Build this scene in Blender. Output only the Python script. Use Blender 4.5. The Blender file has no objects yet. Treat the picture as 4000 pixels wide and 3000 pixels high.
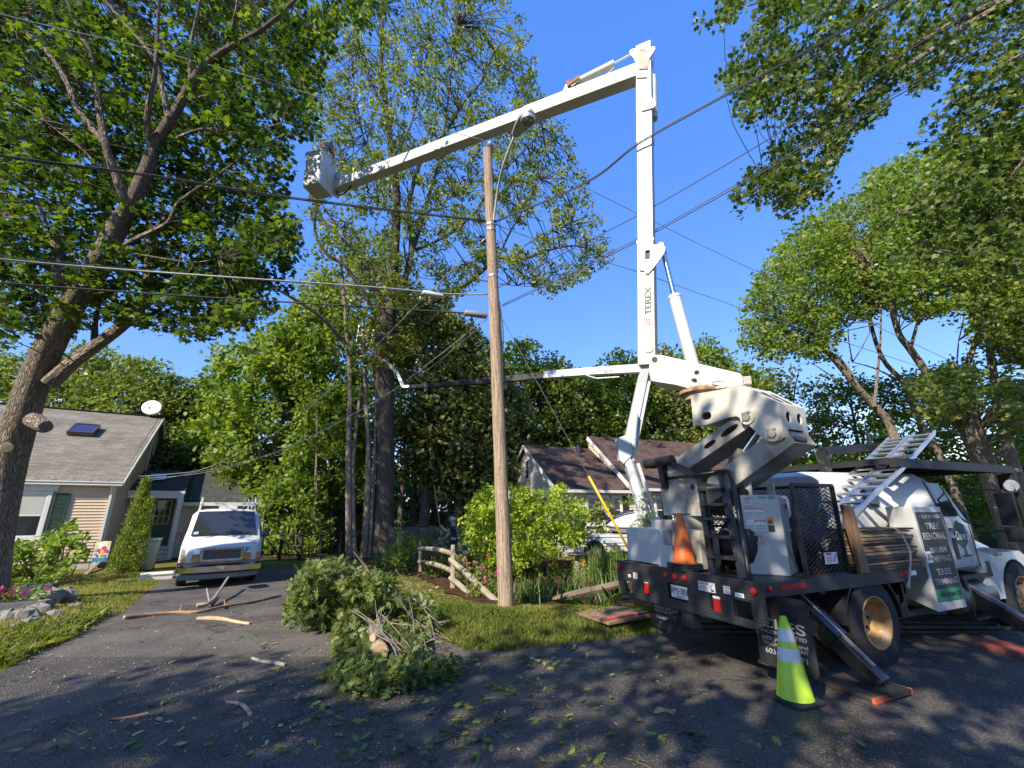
import bpy, math, random
import numpy as np
from mathutils import Vector, Matrix
random.seed(7); RNG = np.random.default_rng(11)
S = bpy.context.scene; COL = S.collection
R = math.radians
# ---------------------------------------------------------------- camera
FPX, PIT, EYE = 1700.0, R(15.8), 1.87          # focal length in source pixels (4000x3000), pitch, eye height
cd = bpy.data.cameras.new('camera'); cam = bpy.data.objects.new('camera', cd); COL.objects.link(cam)
cam.location = (0, 0, EYE); cam.rotation_euler = (R(90) + PIT, 0, 0)
cd.sensor_fit = 'HORIZONTAL'; cd.sensor_width = 36; cd.lens = 36 * FPX / 4000; cd.clip_end = 2000; cd.clip_start = .05
S.camera = cam
# ---------------------------------------------------------------- sky and sun
SUN_AZ, SUN_EL = R(215), R(37)
w = bpy.data.worlds.new('World'); S.world = w; w.use_nodes = True
nt = w.node_tree; bg = nt.nodes['Background']
sky = nt.nodes.new('ShaderNodeTexSky'); sky.sky_type = 'NISHITA'; sky.sun_disc = False
sky.sun_elevation = SUN_EL; sky.sun_rotation = SUN_AZ; sky.air_density = 1.3; sky.dust_density = .15; sky.ozone_density = 3; sky.altitude = 300
# a few low clouds near the horizon
tc = nt.nodes.new('ShaderNodeTexCoord'); mp = nt.nodes.new('ShaderNodeMapping'); mp.inputs['Scale'].default_value = (1, 1, 3.2)
cn = nt.nodes.new('ShaderNodeTexNoise'); cn.inputs['Scale'].default_value = 5.5; cn.inputs['Detail'].default_value = 9
cr = nt.nodes.new('ShaderNodeMapRange'); cr.inputs[1].default_value = .56; cr.inputs[2].default_value = .72
sx = nt.nodes.new('ShaderNodeSeparateXYZ'); er = nt.nodes.new('ShaderNodeMapRange'); er.inputs[1].default_value = .24; er.inputs[2].default_value = .10
mu = nt.nodes.new('ShaderNodeMath'); mu.operation = 'MULTIPLY'
mxc = nt.nodes.new('ShaderNodeMix'); mxc.data_type = 'RGBA'; mxc.inputs[7].default_value = (6.5, 6.8, 7.2, 1)
L = nt.links.new
L(tc.outputs['Generated'], mp.inputs[0]); L(mp.outputs[0], cn.inputs['Vector']); L(cn.outputs[0], cr.inputs[0])
L(tc.outputs['Generated'], sx.inputs[0]); L(sx.outputs[2], er.inputs[0]); L(cr.outputs[0], mu.inputs[0]); L(er.outputs[0], mu.inputs[1])
hs = nt.nodes.new('ShaderNodeHueSaturation'); hs.inputs['Saturation'].default_value = 1.1; hs.inputs['Hue'].default_value = .51; hs.inputs['Value'].default_value = 1.2
fl_ = nt.nodes.new('ShaderNodeMix'); fl_.data_type = 'RGBA'; fl_.inputs[0].default_value = .62; fl_.inputs[7].default_value = (.20, .98, 3.75, 1); L(sky.outputs[0], hs.inputs['Color']); L(hs.outputs[0], fl_.inputs[6])
L(mu.outputs[0], mxc.inputs[0]); L(fl_.outputs[2], mxc.inputs[6]); L(mxc.outputs[2], bg.inputs[0]); bg.inputs[1].default_value = .15
sl = bpy.data.lights.new('sun', 'SUN'); sl.energy = 4.7; sl.angle = R(.55); sl.color = (1, .91, .76)
so = bpy.data.objects.new('sun', sl); COL.objects.link(so)
SUNV = Vector((math.sin(SUN_AZ) * math.cos(SUN_EL), math.cos(SUN_AZ) * math.cos(SUN_EL), math.sin(SUN_EL)))
so.rotation_euler = SUNV.to_track_quat('Z', 'Y').to_euler()
S.view_settings.view_transform = 'Standard'; S.view_settings.look = 'None'; S.view_settings.gamma = 1; S.view_settings.exposure = .95
S.cycles.max_bounces = 6; S.cycles.diffuse_bounces = 3; S.cycles.glossy_bounces = 3; S.cycles.transmission_bounces = 4; S.cycles.transparent_max_bounces = 6
S.cycles.use_denoising = True; S.cycles.caustics_reflective = False; S.cycles.caustics_refractive = False

# ---------------------------------------------------------------- measuring helpers: a ray through a photo pixel met with a distance, the ground or a wall
CP, SP = math.cos(PIT), math.sin(PIT)
def ray(x, y):
    u = (x - 2000) / FPX; v = (1500 - y) / FPX
    return Vector((u, CP - v * SP, SP + v * CP))
def smooth(a, b, t):
    t = min(1, max(0, (t - a) / (b - a))); return t * t * (3 - 2 * t)
def hz(x, y):                                   # terrain height
    h = -.28 * smooth(7.5, 13.5, y) * (1 - smooth(0, 4, x))
    h += .09 * math.exp(-((x - .6) / 2.2) ** 2 - ((y - 7.9) / .9) ** 2)
    if y > 20: h -= .02 * min(y - 20, 60)
    return h
def at(x, y, Y):
    r = ray(x, y); return Vector((0, 0, EYE)) + r * (Y / r.y)
def gp(x, y, dz=0):
    r = ray(x, y); z = 0
    for _ in range(12):
        t = (z - EYE) / r.z; p = r * t; z = hz(p.x, p.y)
    return Vector((p.x, p.y, z + dz))
def on_z(x, y, z):
    r = ray(x, y); return Vector((0, 0, EYE)) + r * ((z - EYE) / r.z)
class Fr:                                       # frame: x along azimuth, y to its left, z up
    def __init__(s, o, az):
        a = R(az); s.o = Vector(o); s.az = az
        s.f = Vector((math.sin(a), math.cos(a), 0)); s.l = Vector((-math.cos(a), math.sin(a), 0)); s.u = Vector((0, 0, 1))
        s.M = Matrix((s.f, s.l, s.u)).transposed().to_4x4(); s.M.translation = s.o
    def w(s, x, y, z=0): return s.o + s.f * x + s.l * y + s.u * z
    def pl(s, px, py, p0, n):
        r = ray(px, py); o = Vector((0, 0, EYE)); p = o + r * ((p0 - o).dot(n) / r.dot(n)); q = p - s.o
        return Vector((q.dot(s.f), q.dot(s.l), q.z))
    def yp(s, px, py, y0=0): return s.pl(px, py, s.o + s.l * y0, s.l)
    def xp(s, px, py, x0=0): return s.pl(px, py, s.o + s.f * x0, s.f)
def Zm(ox, oy, k): return lambda a, b: (ox + a * k, oy + b * k)

# ---------------------------------------------------------------- materials
MATS = {}
def c4(c): return (c[0], c[1], c[2], 1)
def mat(name, col, rough=.6, metal=0, var=.12, sc=6, bump=0, bsc=60, col2=None, st=(1, 1, 1), coat=0, dirt=None, dirtsc=2.5, dirtlo=.52, dirthi=.7, spec=.5, emit=0):
    if name in MATS: return MATS[name]
    m = bpy.data.materials.new(name); m.use_nodes = True; n = m.node_tree; b = n.nodes['Principled BSDF']; l = n.links.new
    b.inputs['Roughness'].default_value = rough; b.inputs['Metallic'].default_value = metal; b.inputs['Specular IOR Level'].default_value = spec
    if coat: b.inputs['Coat Weight'].default_value = coat; b.inputs['Coat Roughness'].default_value = .15
    t = n.nodes.new('ShaderNodeTexCoord'); mp = n.nodes.new('ShaderNodeMapping'); mp.inputs['Scale'].default_value = st; l(t.outputs['Object'], mp.inputs[0])
    nz = n.nodes.new('ShaderNodeTexNoise'); nz.inputs['Scale'].default_value = sc; nz.inputs['Detail'].default_value = 7; nz.inputs['Roughness'].default_value = .62; l(mp.outputs[0], nz.inputs['Vector'])
    rp = n.nodes.new('ShaderNodeValToRGB'); rp.color_ramp.elements[0].position = .32; rp.color_ramp.elements[1].position = .68
    a = [max(0, x * (1 - var)) for x in col]; d = [min(1, x * (1 + var)) for x in (col2 or col)]
    rp.color_ramp.elements[0].color = c4(a); rp.color_ramp.elements[1].color = c4(d); l(nz.outputs[0], rp.inputs[0])
    out = rp.outputs[0]
    if dirt:
        dn = n.nodes.new('ShaderNodeTexNoise'); dn.inputs['Scale'].default_value = dirtsc; dn.inputs['Detail'].default_value = 9; dn.inputs['Roughness'].default_value = .7; l(mp.outputs[0], dn.inputs['Vector'])
        dr = n.nodes.new('ShaderNodeMapRange'); dr.inputs[1].default_value = dirtlo; dr.inputs[2].default_value = dirthi; l(dn.outputs[0], dr.inputs[0])
        mx = n.nodes.new('ShaderNodeMix'); mx.data_type = 'RGBA'; mx.inputs[7].default_value = c4(dirt); l(dr.outputs[0], mx.inputs[0]); l(out, mx.inputs[6]); out = mx.outputs[2]
    l(out, b.inputs['Base Color'])
    if bump:
        bn = n.nodes.new('ShaderNodeTexNoise'); bn.inputs['Scale'].default_value = bsc; bn.inputs['Detail'].default_value = 5; l(mp.outputs[0], bn.inputs['Vector'])
        bp = n.nodes.new('ShaderNodeBump'); bp.inputs['Strength'].default_value = bump; bp.inputs['Distance'].default_value = .02; l(bn.outputs[0], bp.inputs['Height']); l(bp.outputs[0], b.inputs['Normal'])
    if emit: b.inputs['Emission Color'].default_value = c4(col); b.inputs['Emission Strength'].default_value = emit
    MATS[name] = m; return m
def leafmat(name, c1, c2, c3, tr=.38, rough=.45, ts=(1.5, 1.6, .5)):
    m = bpy.data.materials.new(name); m.use_nodes = True; n = m.node_tree; b = n.nodes['Principled BSDF']; l = n.links.new
    a = n.nodes.new('ShaderNodeAttribute'); a.attribute_name = 'tint'
    rp = n.nodes.new('ShaderNodeValToRGB'); e = rp.color_ramp.elements; e[0].color = c4(c1); e[0].position = .05; e[1].color = c4(c3); e[1].position = .97
    k = e.new(.5); k.color = c4(c2); l(a.outputs['Fac'], rp.inputs[0]); l(rp.outputs[0], b.inputs['Base Color'])
    b.inputs['Roughness'].default_value = rough; b.inputs['Specular IOR Level'].default_value = .35
    t = n.nodes.new('ShaderNodeBsdfTranslucent'); mm = n.nodes.new('ShaderNodeVectorMath'); mm.operation = 'MULTIPLY'; mm.inputs[1].default_value = ts
    l(rp.outputs[0], mm.inputs[0]); l(mm.outputs[0], t.inputs[0])
    ms = n.nodes.new('ShaderNodeMixShader'); ms.inputs[0].default_value = tr; l(b.outputs[0], ms.inputs[1]); l(t.outputs[0], ms.inputs[2])
    l(ms.outputs[0], n.nodes['Material Output'].inputs[0]); MATS[name] = m; return m
def barkmat(name, c1, c2, moss=None, st=(9, 9, 1.6), sc=2.2, bump=1.0, mlo=.6):
    m = bpy.data.materials.new(name); m.use_nodes = True; n = m.node_tree; b = n.nodes['Principled BSDF']; l = n.links.new
    b.inputs['Roughness'].default_value = .9; b.inputs['Specular IOR Level'].default_value = .15
    u = n.nodes.new('ShaderNodeUVMap'); mp = n.nodes.new('ShaderNodeMapping'); mp.inputs['Scale'].default_value = (1, 1, 1); l(u.outputs[0], mp.inputs[0])
    vo = n.nodes.new('ShaderNodeTexVoronoi'); vo.feature = 'DISTANCE_TO_EDGE'; vo.inputs['Scale'].default_value = 1
    nz = n.nodes.new('ShaderNodeTexNoise'); nz.inputs['Scale'].default_value = 14; nz.inputs['Detail'].default_value = 8
    nw = n.nodes.new('ShaderNodeTexNoise'); nw.inputs['Scale'].default_value = 3.0; nw.inputs['Detail'].default_value = 3
    ad = n.nodes.new('ShaderNodeVectorMath'); ad.operation = 'MULTIPLY_ADD'; ad.inputs[1].default_value = (.12, .12, .12); l(nw.outputs['Color'], ad.inputs[0]); l(mp.outputs[0], ad.inputs[2])
    sc2 = n.nodes.new('ShaderNodeVectorMath'); sc2.operation = 'MULTIPLY'; sc2.inputs[1].default_value = (26, 5.5, 1); l(ad.outputs[0], sc2.inputs[0])
    l(sc2.outputs[0], vo.inputs['Vector']); l(mp.outputs[0], nz.inputs['Vector'])
    cl = n.nodes.new('ShaderNodeMapRange'); cl.inputs[1].default_value = 0; cl.inputs[2].default_value = .28; l(vo.outputs[0], cl.inputs[0])
    ml = n.nodes.new('ShaderNodeMath'); ml.operation = 'MULTIPLY_ADD'; ml.inputs[1].default_value = .55; l(cl.outputs[0], ml.inputs[0])
    m2 = n.nodes.new('ShaderNodeMath'); m2.operation = 'MULTIPLY'; m2.inputs[1].default_value = .6; l(nz.outputs[0], m2.inputs[0]); l(m2.outputs[0], ml.inputs[2])
    rp = n.nodes.new('ShaderNodeValToRGB'); rp.color_ramp.elements[0].color = c4(c1); rp.color_ramp.elements[1].color = c4(c2); rp.color_ramp.elements[0].position = .2; rp.color_ramp.elements[1].position = .85
    l(ml.outputs[0], rp.inputs[0]); out = rp.outputs[0]
    if moss:
        t = n.nodes.new('ShaderNodeTexCoord'); mn = n.nodes.new('ShaderNodeTexNoise'); mn.inputs['Scale'].default_value = 1.3; mn.inputs['Detail'].default_value = 8; l(t.outputs['Object'], mn.inputs['Vector'])
        mr = n.nodes.new('ShaderNodeMapRange'); mr.inputs[1].default_value = mlo; mr.inputs[2].default_value = mlo + .1; l(mn.outputs[0], mr.inputs[0])
        mx = n.nodes.new('ShaderNodeMix'); mx.data_type = 'RGBA'; mx.inputs[7].default_value = c4(moss); l(mr.outputs[0], mx.inputs[0]); l(out, mx.inputs[6]); out = mx.outputs[2]
    l(out, b.inputs['Base Color'])
    bp = n.nodes.new('ShaderNodeBump'); bp.inputs['Strength'].default_value = bump; bp.inputs['Distance'].default_value = .05; l(ml.outputs[0], bp.inputs['Height']); l(bp.outputs[0], b.inputs['Normal'])
    MATS[name] = m; return m
def shingle(name, c1, c2, c3, bw=.3, rh=.13, moss=None):
    m = bpy.data.materials.new(name); m.use_nodes = True; n = m.node_tree; b = n.nodes['Principled BSDF']; l = n.links.new; b.inputs['Roughness'].default_value = .95; b.inputs['Specular IOR Level'].default_value = .1
    u = n.nodes.new('ShaderNodeUVMap'); br = n.nodes.new('ShaderNodeTexBrick'); br.inputs['Scale'].default_value = 1; br.inputs['Brick Width'].default_value = bw; br.inputs['Row Height'].default_value = rh
    br.inputs['Mortar Size'].default_value = .006; br.inputs['Color1'].default_value = c4(c1); br.inputs['Color2'].default_value = c4(c2); br.inputs['Mortar'].default_value = c4([x * .35 for x in c1]); br.offset = .37
    l(u.outputs[0], br.inputs['Vector']); nz = n.nodes.new('ShaderNodeTexNoise'); nz.inputs['Scale'].default_value = 1.2; nz.inputs['Detail'].default_value = 8; l(u.outputs[0], nz.inputs['Vector'])
    mr = n.nodes.new('ShaderNodeMapRange'); mr.inputs[1].default_value = .45; mr.inputs[2].default_value = .72; mr.inputs[4].default_value = .75; l(nz.outputs[0], mr.inputs[0])
    mx = n.nodes.new('ShaderNodeMix'); mx.data_type = 'RGBA'; mx.inputs[7].default_value = c4(c3); l(mr.outputs[0], mx.inputs[0]); l(br.outputs[0], mx.inputs[6]); l(mx.outputs[2], b.inputs['Base Color'])
    n2 = n.nodes.new('ShaderNodeTexNoise'); n2.inputs['Scale'].default_value = 90; l(u.outputs[0], n2.inputs['Vector'])
    su = n.nodes.new('ShaderNodeMath'); su.operation = 'MULTIPLY_ADD'; su.inputs[1].default_value = -1.0; l(br.outputs[1], su.inputs[0]); l(n2.outputs[0], su.inputs[2])
    bp = n.nodes.new('ShaderNodeBump'); bp.inputs['Strength'].default_value = .6; bp.inputs['Distance'].default_value = .01; l(su.outputs[0], bp.inputs['Height']); l(bp.outputs[0], b.inputs['Normal'])
    MATS[name] = m; return m
def glassmat(name, tint=(.02, .025, .03), rough=.04):
    m = bpy.data.materials.new(name); m.use_nodes = True; b = m.node_tree.nodes['Principled BSDF']
    b.inputs['Base Color'].default_value = c4(tint); b.inputs['Roughness'].default_value = rough; b.inputs['Specular IOR Level'].default_value = .8
    MATS[name] = m; return m
def seeglass(name, amt=.35, tint=(.55, .62, .6)):  # thin pane one can see through
    m = bpy.data.materials.new(name); m.use_nodes = True; n = m.node_tree; l = n.links.new; b = n.nodes['Principled BSDF']
    b.inputs['Base Color'].default_value = (.01, .012, .012, 1); b.inputs['Roughness'].default_value = .03
    t = n.nodes.new('ShaderNodeBsdfTransparent'); t.inputs[0].default_value = c4(tint); ms = n.nodes.new('ShaderNodeMixShader'); ms.inputs[0].default_value = amt
    l(t.outputs[0], ms.inputs[1]); l(b.outputs[0], ms.inputs[2]); l(ms.outputs[0], n.nodes['Material Output'].inputs[0]); MATS[name] = m; return m

# ---------------------------------------------------------------- mesh builder
RM = {}
def tag(o, label=None, cat=None, group=None, kind=None):
    if label: o['label'] = label
    if cat: o['category'] = cat
    if group: o['group'] = group
    if kind: o['kind'] = kind
    return o
def thing(name, label, cat, loc=(0, 0, 0), az=None, group=None):
    o = bpy.data.objects.new(name, None); COL.objects.link(o); o.empty_display_size = .2
    o.location = loc
    m = Matrix.Translation(Vector(loc))
    if az is not None:                           # local x along azimuth az
        o.rotation_euler = (0, 0, R(90 - az)); m = m @ Matrix.Rotation(R(90 - az), 4, 'Z')
    RM[o.name] = m; return tag(o, label, cat, group)
def link_mesh(name, me, m, parent=None, world=False):
    o = bpy.data.objects.new(name, me); COL.objects.link(o)
    if m is not None:
        for q in (m if isinstance(m, (list, tuple)) else [m]): me.materials.append(q)
    if parent is not None:
        o.parent = parent
        if world and parent.name in RM: o.matrix_parent_inverse = RM[parent.name].inverted()
    return o
def copy_tree(o, parent=None):
    c = o.copy(); COL.objects.link(c)
    if parent is not None: c.parent = parent
    if o.name in RM: RM[c.name] = RM[o.name]
    for ch in [x for x in COL.objects if x.parent == o]: copy_tree(ch, c)
    return c
class MB:
    def __init__(s, M=None): s.v = []; s.f = []; s.mi = []; s.M = M; s.uv = {}; s.k = 0
    def add(s, vs, fs, uvs=None):
        o = len(s.v)
        for p in vs:
            p = Vector(p); s.v.append(s.M @ p if s.M else p)
        for i, f in enumerate(fs):
            s.f.append([o + j for j in f]); s.mi.append(s.k)
            if uvs: s.uv[len(s.f) - 1] = uvs[i]
        return s
    def hexa(s, p): return s.add(p, [(0, 3, 2, 1), (4, 5, 6, 7), (0, 1, 5, 4), (1, 2, 6, 5), (2, 3, 7, 6), (3, 0, 4, 7)])
    def box(s, x0, x1, y0, y1, z0, z1): return s.hexa([(x0, y0, z0), (x1, y0, z0), (x1, y1, z0), (x0, y1, z0), (x0, y0, z1), (x1, y0, z1), (x1, y1, z1), (x0, y1, z1)])
    def bar(s, a, b, w, h=None, up=(0, 0, 1)):   # rectangular bar between two points
        a, b = Vector(a), Vector(b); h = h or w; d = (b - a).normalized(); u = Vector(up)
        if abs(d.dot(u)) > .98: u = Vector((1, 0, 0))
        r = d.cross(u).normalized() * w / 2; q = r.cross(d).normalized() * h / 2
        return s.hexa([a - r - q, a + r - q, b + r - q, b - r - q, a - r + q, a + r + q, b + r + q, b - r + q])
    def prism(s, pts, vec):                      # polygon (3D points) extruded
        n = len(pts); vec = Vector(vec); a = [Vector(p) for p in pts]; b = [p + vec for p in a]
        return s.add(a + b, [tuple(range(n))[::-1], tuple(range(n, 2 * n))] + [(i, (i + 1) % n, n + (i + 1) % n, n + i) for i in range(n)])
    def loft(s, secs, cap=True, closed=True):
        n = len(secs[0]); vs = [p for sec in secs for p in sec]; fs = []
        for i in range(len(secs) - 1):
            for j in range(n if closed else n - 1): fs.append((i * n + j, i * n + (j + 1) % n, (i + 1) * n + (j + 1) % n, (i + 1) * n + j))
        if cap: fs += [tuple(range(n))[::-1], tuple(range((len(secs) - 1) * n, len(secs) * n))]
        return s.add(vs, fs)
    def tube(s, pts, rad, n=8, sub=1, jit=0, cap=True, uvs=True, flare=None):
        P = [Vector(p) for p in pts]; r = list(rad) if hasattr(rad, '__len__') else [rad] * len(P)
        if sub > 1:
            Q = []; q = []
            for i in range(len(P) - 1):
                p0 = P[max(i - 1, 0)]; p1 = P[i]; p2 = P[i + 1]; p3 = P[min(i + 2, len(P) - 1)]
                for k in range(sub):
                    t = k / sub; Q.append(.5 * ((2 * p1) + (p2 - p0) * t + (2 * p0 - 5 * p1 + 4 * p2 - p3) * t * t + (3 * p1 - p0 - 3 * p2 + p3) * t ** 3)); q.append(r[i] * (1 - t) + r[i + 1] * t)
            Q.append(P[-1]); q.append(r[-1]); P, r = Q, q
        d0 = (P[1] - P[0]).normalized(); u = Vector((0, 0, 1)) if abs(d0.z) < .9 else Vector((1, 0, 0)); x = d0.cross(u).normalized()
        vs = []; L_ = 0; Ls = []
        for i, p in enumerate(P):
            d = (P[min(i + 1, len(P) - 1)] - P[max(i - 1, 0)]).normalized(); x = (x - d * x.dot(d)).normalized(); y = d.cross(x)
            if i: L_ += (p - P[i - 1]).length
            Ls.append(L_)
            for j in range(n):
                a = 2 * math.pi * j / n; k = r[i] * (1 + (random.uniform(-jit, jit) if jit else 0))
                vs.append(p + x * math.cos(a) * k + y * math.sin(a) * k)
        fs = []; uv = []; circ = 2 * math.pi * max(r)
        for i in range(len(P) - 1):
            for j in range(n):
                fs.append((i * n + j, i * n + (j + 1) % n, (i + 1) * n + (j + 1) % n, (i + 1) * n + j))
                u0, u1 = circ * j / n, circ * (j + 1) / n; uv.append([(u0, Ls[i]), (u1, Ls[i]), (u1, Ls[i + 1]), (u0, Ls[i + 1])])
        if cap:
            m = (len(P) - 1) * n; fs += [tuple(range(n))[::-1], tuple(range(m, m + n))]; uv += [[(.1 * math.cos(6.283 * j / n), .1 * math.sin(6.283 * j / n)) for j in range(n)]] * 2
        return s.add(vs, fs, uv if uvs else None)
    def lathe(s, prof, c=(0, 0, 0), ax=(0, 0, 1), n=24, cap=True):   # prof: (radius, height along ax)
        c = Vector(c); d = Vector(ax).normalized(); u = Vector((0, 0, 1)) if abs(d.z) < .9 else Vector((1, 0, 0)); x = d.cross(u).normalized(); y = d.cross(x)
        secs = [[c + d * h + (x * math.cos(6.28318 * j / n) + y * math.sin(6.28318 * j / n)) * r for j in range(n)] for r, h in prof]
        return s.loft(secs, cap)
    def cyl(s, a, b, r, n=16, r2=None):
        a, b = Vector(a), Vector(b); return s.lathe([(r, 0), (r2 if r2 is not None else r, (b - a).length)], a, b - a, n)
    def ball(s, c, r, n=12, sx=1, sy=1, sz=1, jit=0):
        c = Vector(c); rows = n // 2; secs = []
        for i in range(rows + 1):
            th = math.pi * (i + .001) / (rows + .002)
            secs.append([c + Vector((math.sin(th) * math.cos(6.28318 * j / n) * sx, math.sin(th) * math.sin(6.28318 * j / n) * sy, -math.cos(th) * sz)) * r * (1 + random.uniform(-jit, jit)) for j in range(n)])
        return s.loft(secs, True)
    def plate(s, outline, holes, th, O, X, Y, bev=0): # flat plate with holes; outline in (u,v) of the frame O,X,Y, thickness th towards -normal
        me = curve_mesh(outline, holes, th / 2, bev); O, X, Y = Vector(O), Vector(X), Vector(Y); N = X.cross(Y).normalized()
        s.add([O + X * v.co.x + Y * v.co.y + N * (v.co.z - th / 2) for v in me.vertices], [tuple(p.vertices) for p in me.polygons]); bpy.data.meshes.remove(me); return s
    def build(s, name, m, parent=None, world=False, smooth=False, bevel=0, label=None, uvp=None, seg=2):
        me = bpy.data.meshes.new(name); me.from_pydata(s.v, [], s.f)
        if isinstance(m, (list, tuple)): me.polygons.foreach_set('material_index', s.mi)
        if s.uv or uvp:
            uvl = me.uv_layers.new(name='UVMap')
            if uvp:
                O, X, Y = Vector(uvp[0]), Vector(uvp[1]).normalized(), Vector(uvp[2]).normalized()
                for lp in me.loops:
                    q = me.vertices[lp.vertex_index].co - O; uvl.data[lp.index].uv = (q.dot(X), q.dot(Y))
            else:
                for pi, u in s.uv.items():
                    for li, q in zip(me.polygons[pi].loop_indices, u): uvl.data[li].uv = q
        if smooth:
            me.polygons.foreach_set('use_smooth', [True] * len(me.polygons))
            if smooth != 'all': me.set_sharp_from_angle(angle=R(38))
        me.update(); o = link_mesh(name, me, m, parent, world)
        if bevel:
            b = o.modifiers.new('bevel', 'BEVEL'); b.width = bevel; b.segments = seg; b.limit_method = 'ANGLE'; b.angle_limit = R(40)
        if label: o['label'] = label
        return o
def curve_mesh(outline, holes, half, bev=0):
    cu = bpy.data.curves.new('c', 'CURVE'); cu.dimensions = '2D'; cu.fill_mode = 'BOTH'; cu.extrude = half; cu.bevel_depth = bev; cu.bevel_resolution = 1
    for lp in [outline] + list(holes):
        sp = cu.splines.new('POLY'); sp.points.add(len(lp) - 1); sp.use_cyclic_u = True
        for p, q in zip(sp.points, lp): p.co = (q[0], q[1], 0, 1)
    o = bpy.data.objects.new('c', cu); me = bpy.data.meshes.new_from_object(o); bpy.data.objects.remove(o); bpy.data.curves.remove(cu); return me
def circ(x, y, r, n=16, ry=None): return [(x + r * math.cos(6.28318 * i / n), y + (ry or r) * math.sin(6.28318 * i / n)) for i in range(n)]
def rrect(x0, x1, y0, y1, r=.03, n=4):
    o = []
    for cx, cy, a0 in ((x1 - r, y1 - r, 0), (x0 + r, y1 - r, 90), (x0 + r, y0 + r, 180), (x1 - r, y0 + r, 270)):
        for i in range(n + 1): a = R(a0 + 90 * i / n); o.append((cx + r * math.cos(a), cy + r * math.sin(a)))
    return o
def text_into(mb, s, O, X, Y, w=None, h=None, bold=.0, th=.003, cx=True, fit=True):   # lettering in frame O (lower-left or centre), fitted to w x h
    cu = bpy.data.curves.new('t', 'FONT'); cu.body = s; cu.extrude = .0; cu.offset = bold; cu.align_x = 'LEFT'
    o = bpy.data.objects.new('t', cu); me = bpy.data.meshes.new_from_object(o); bpy.data.objects.remove(o); bpy.data.curves.remove(cu)
    if not me.vertices: return
    xs = [v.co.x for v in me.vertices]; ys = [v.co.y for v in me.vertices]; x0, x1, y0, y1 = min(xs), max(xs), min(ys), max(ys)
    sy = h / (y1 - y0) if h else w / (x1 - x0); sx = w / (x1 - x0) if w else sy
    O, X, Y = Vector(O), Vector(X), Vector(Y); N = X.cross(Y).normalized() * th; ox = -(x1 - x0) / 2 if cx else 0
    mb.add([O + X * ((v.co.x - x0 + ox) * sx) + Y * ((v.co.y - y0) * sy) + N for v in me.vertices], [tuple(p.vertices) for p in me.polygons]); bpy.data.meshes.remove(me)

# ---------------------------------------------------------------- leaves and blades (numpy)
T_MAPLE = np.array([(0, -.05, 0), (.16, -.12, -.03), (.40, -.02, -.08), (.30, .14, -.04), (.55, .40, -.12), (.27, .42, -.04), (.20, .52, -.03), (.12, .50, 0), (0, .95, -.10), (-.12, .50, 0), (-.20, .52, -.03), (-.27, .42, -.04), (-.55, .40, -.12), (-.30, .14, -.04), (-.40, -.02, -.08), (-.16, -.12, -.03)])
T_OAK = np.array([(0, -.28, 0), (.03, 0, 0), (.24, -.02, -.04), (.08, .14, 0), (.44, .30, -.08), (.09, .34, 0), (.42, .62, -.08), (.09, .58, 0), (.16, .80, -.03), (0, 1, -.08), (-.16, .80, -.03), (-.09, .58, 0), (-.42, .62, -.08), (-.09, .34, 0), (-.44, .30, -.08), (-.08, .14, 0), (-.24, -.02, -.04), (-.03, 0, 0)])
T_HEX = np.array([(0, 0, 0), (.30, .25, -.06), (.28, .65, -.06), (0, 1, 0), (-.28, .65, -.06), (-.30, .25, -.06)])
T_QUAD = np.array([(0, 0, 0), (.36, .5, -.1), (0, 1, .0), (-.36, .5, -.1)])
T_LONG = np.array([(0, 0, 0), (.16, .3, -.03), (.13, .75, -.03), (0, 1, -.05), (-.13, .75, -.03), (-.16, .3, -.03)])
def np_mesh(name, V, nper, tint=None):
    N = len(V) // nper; me = bpy.data.meshes.new(name); me.vertices.add(len(V)); me.vertices.foreach_set('co', V.astype(np.float32).ravel())
    me.loops.add(len(V)); me.loops.foreach_set('vertex_index', np.arange(len(V), dtype=np.int32)); me.polygons.add(N); me.polygons.foreach_set('loop_start', np.arange(0, len(V), nper, dtype=np.int32))
    if tint is not None: me.attributes.new('tint', 'FLOAT', 'FACE').data.foreach_set('value', np.clip(tint, 0, 1).astype(np.float32))
    me.update(calc_edges=True); me.validate(); return me
def leaf_verts(C, size, tmpl, bias=(0, 0, .8), droop=None, rng=RNG):
    N = len(C); n = rng.normal(size=(N, 3)); n /= np.linalg.norm(n, axis=1)[:, None]; n += np.array(bias); n /= np.linalg.norm(n, axis=1)[:, None]
    t = rng.normal(size=(N, 3)); t += np.array(droop) if droop is not None else 0; t -= n * (t * n).sum(1)[:, None]; t /= np.linalg.norm(t, axis=1)[:, None] + 1e-9; b = np.cross(t, n)
    sz = np.broadcast_to(size, (N,))[:, None, None]
    return (C[:, None, :] + sz * (b[:, None, :] * tmpl[None, :, 0, None] + t[:, None, :] * tmpl[None, :, 1, None] + n[:, None, :] * tmpl[None, :, 2, None])).reshape(-1, 3)
def leaves(name, C, size, m, parent=None, tmpl=T_HEX, bias=(0, 0, .8), droop=None, tint=None, world=True, sv=.25):
    C = np.asarray(C, float); s = size * RNG.uniform(1 - sv, 1 + sv, len(C))
    V = leaf_verts(C, s, tmpl, bias, droop); me = np_mesh(name, V, len(tmpl), tint if tint is not None else RNG.uniform(0, 1, len(C)))
    return link_mesh(name, me, m, parent, world)
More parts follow.
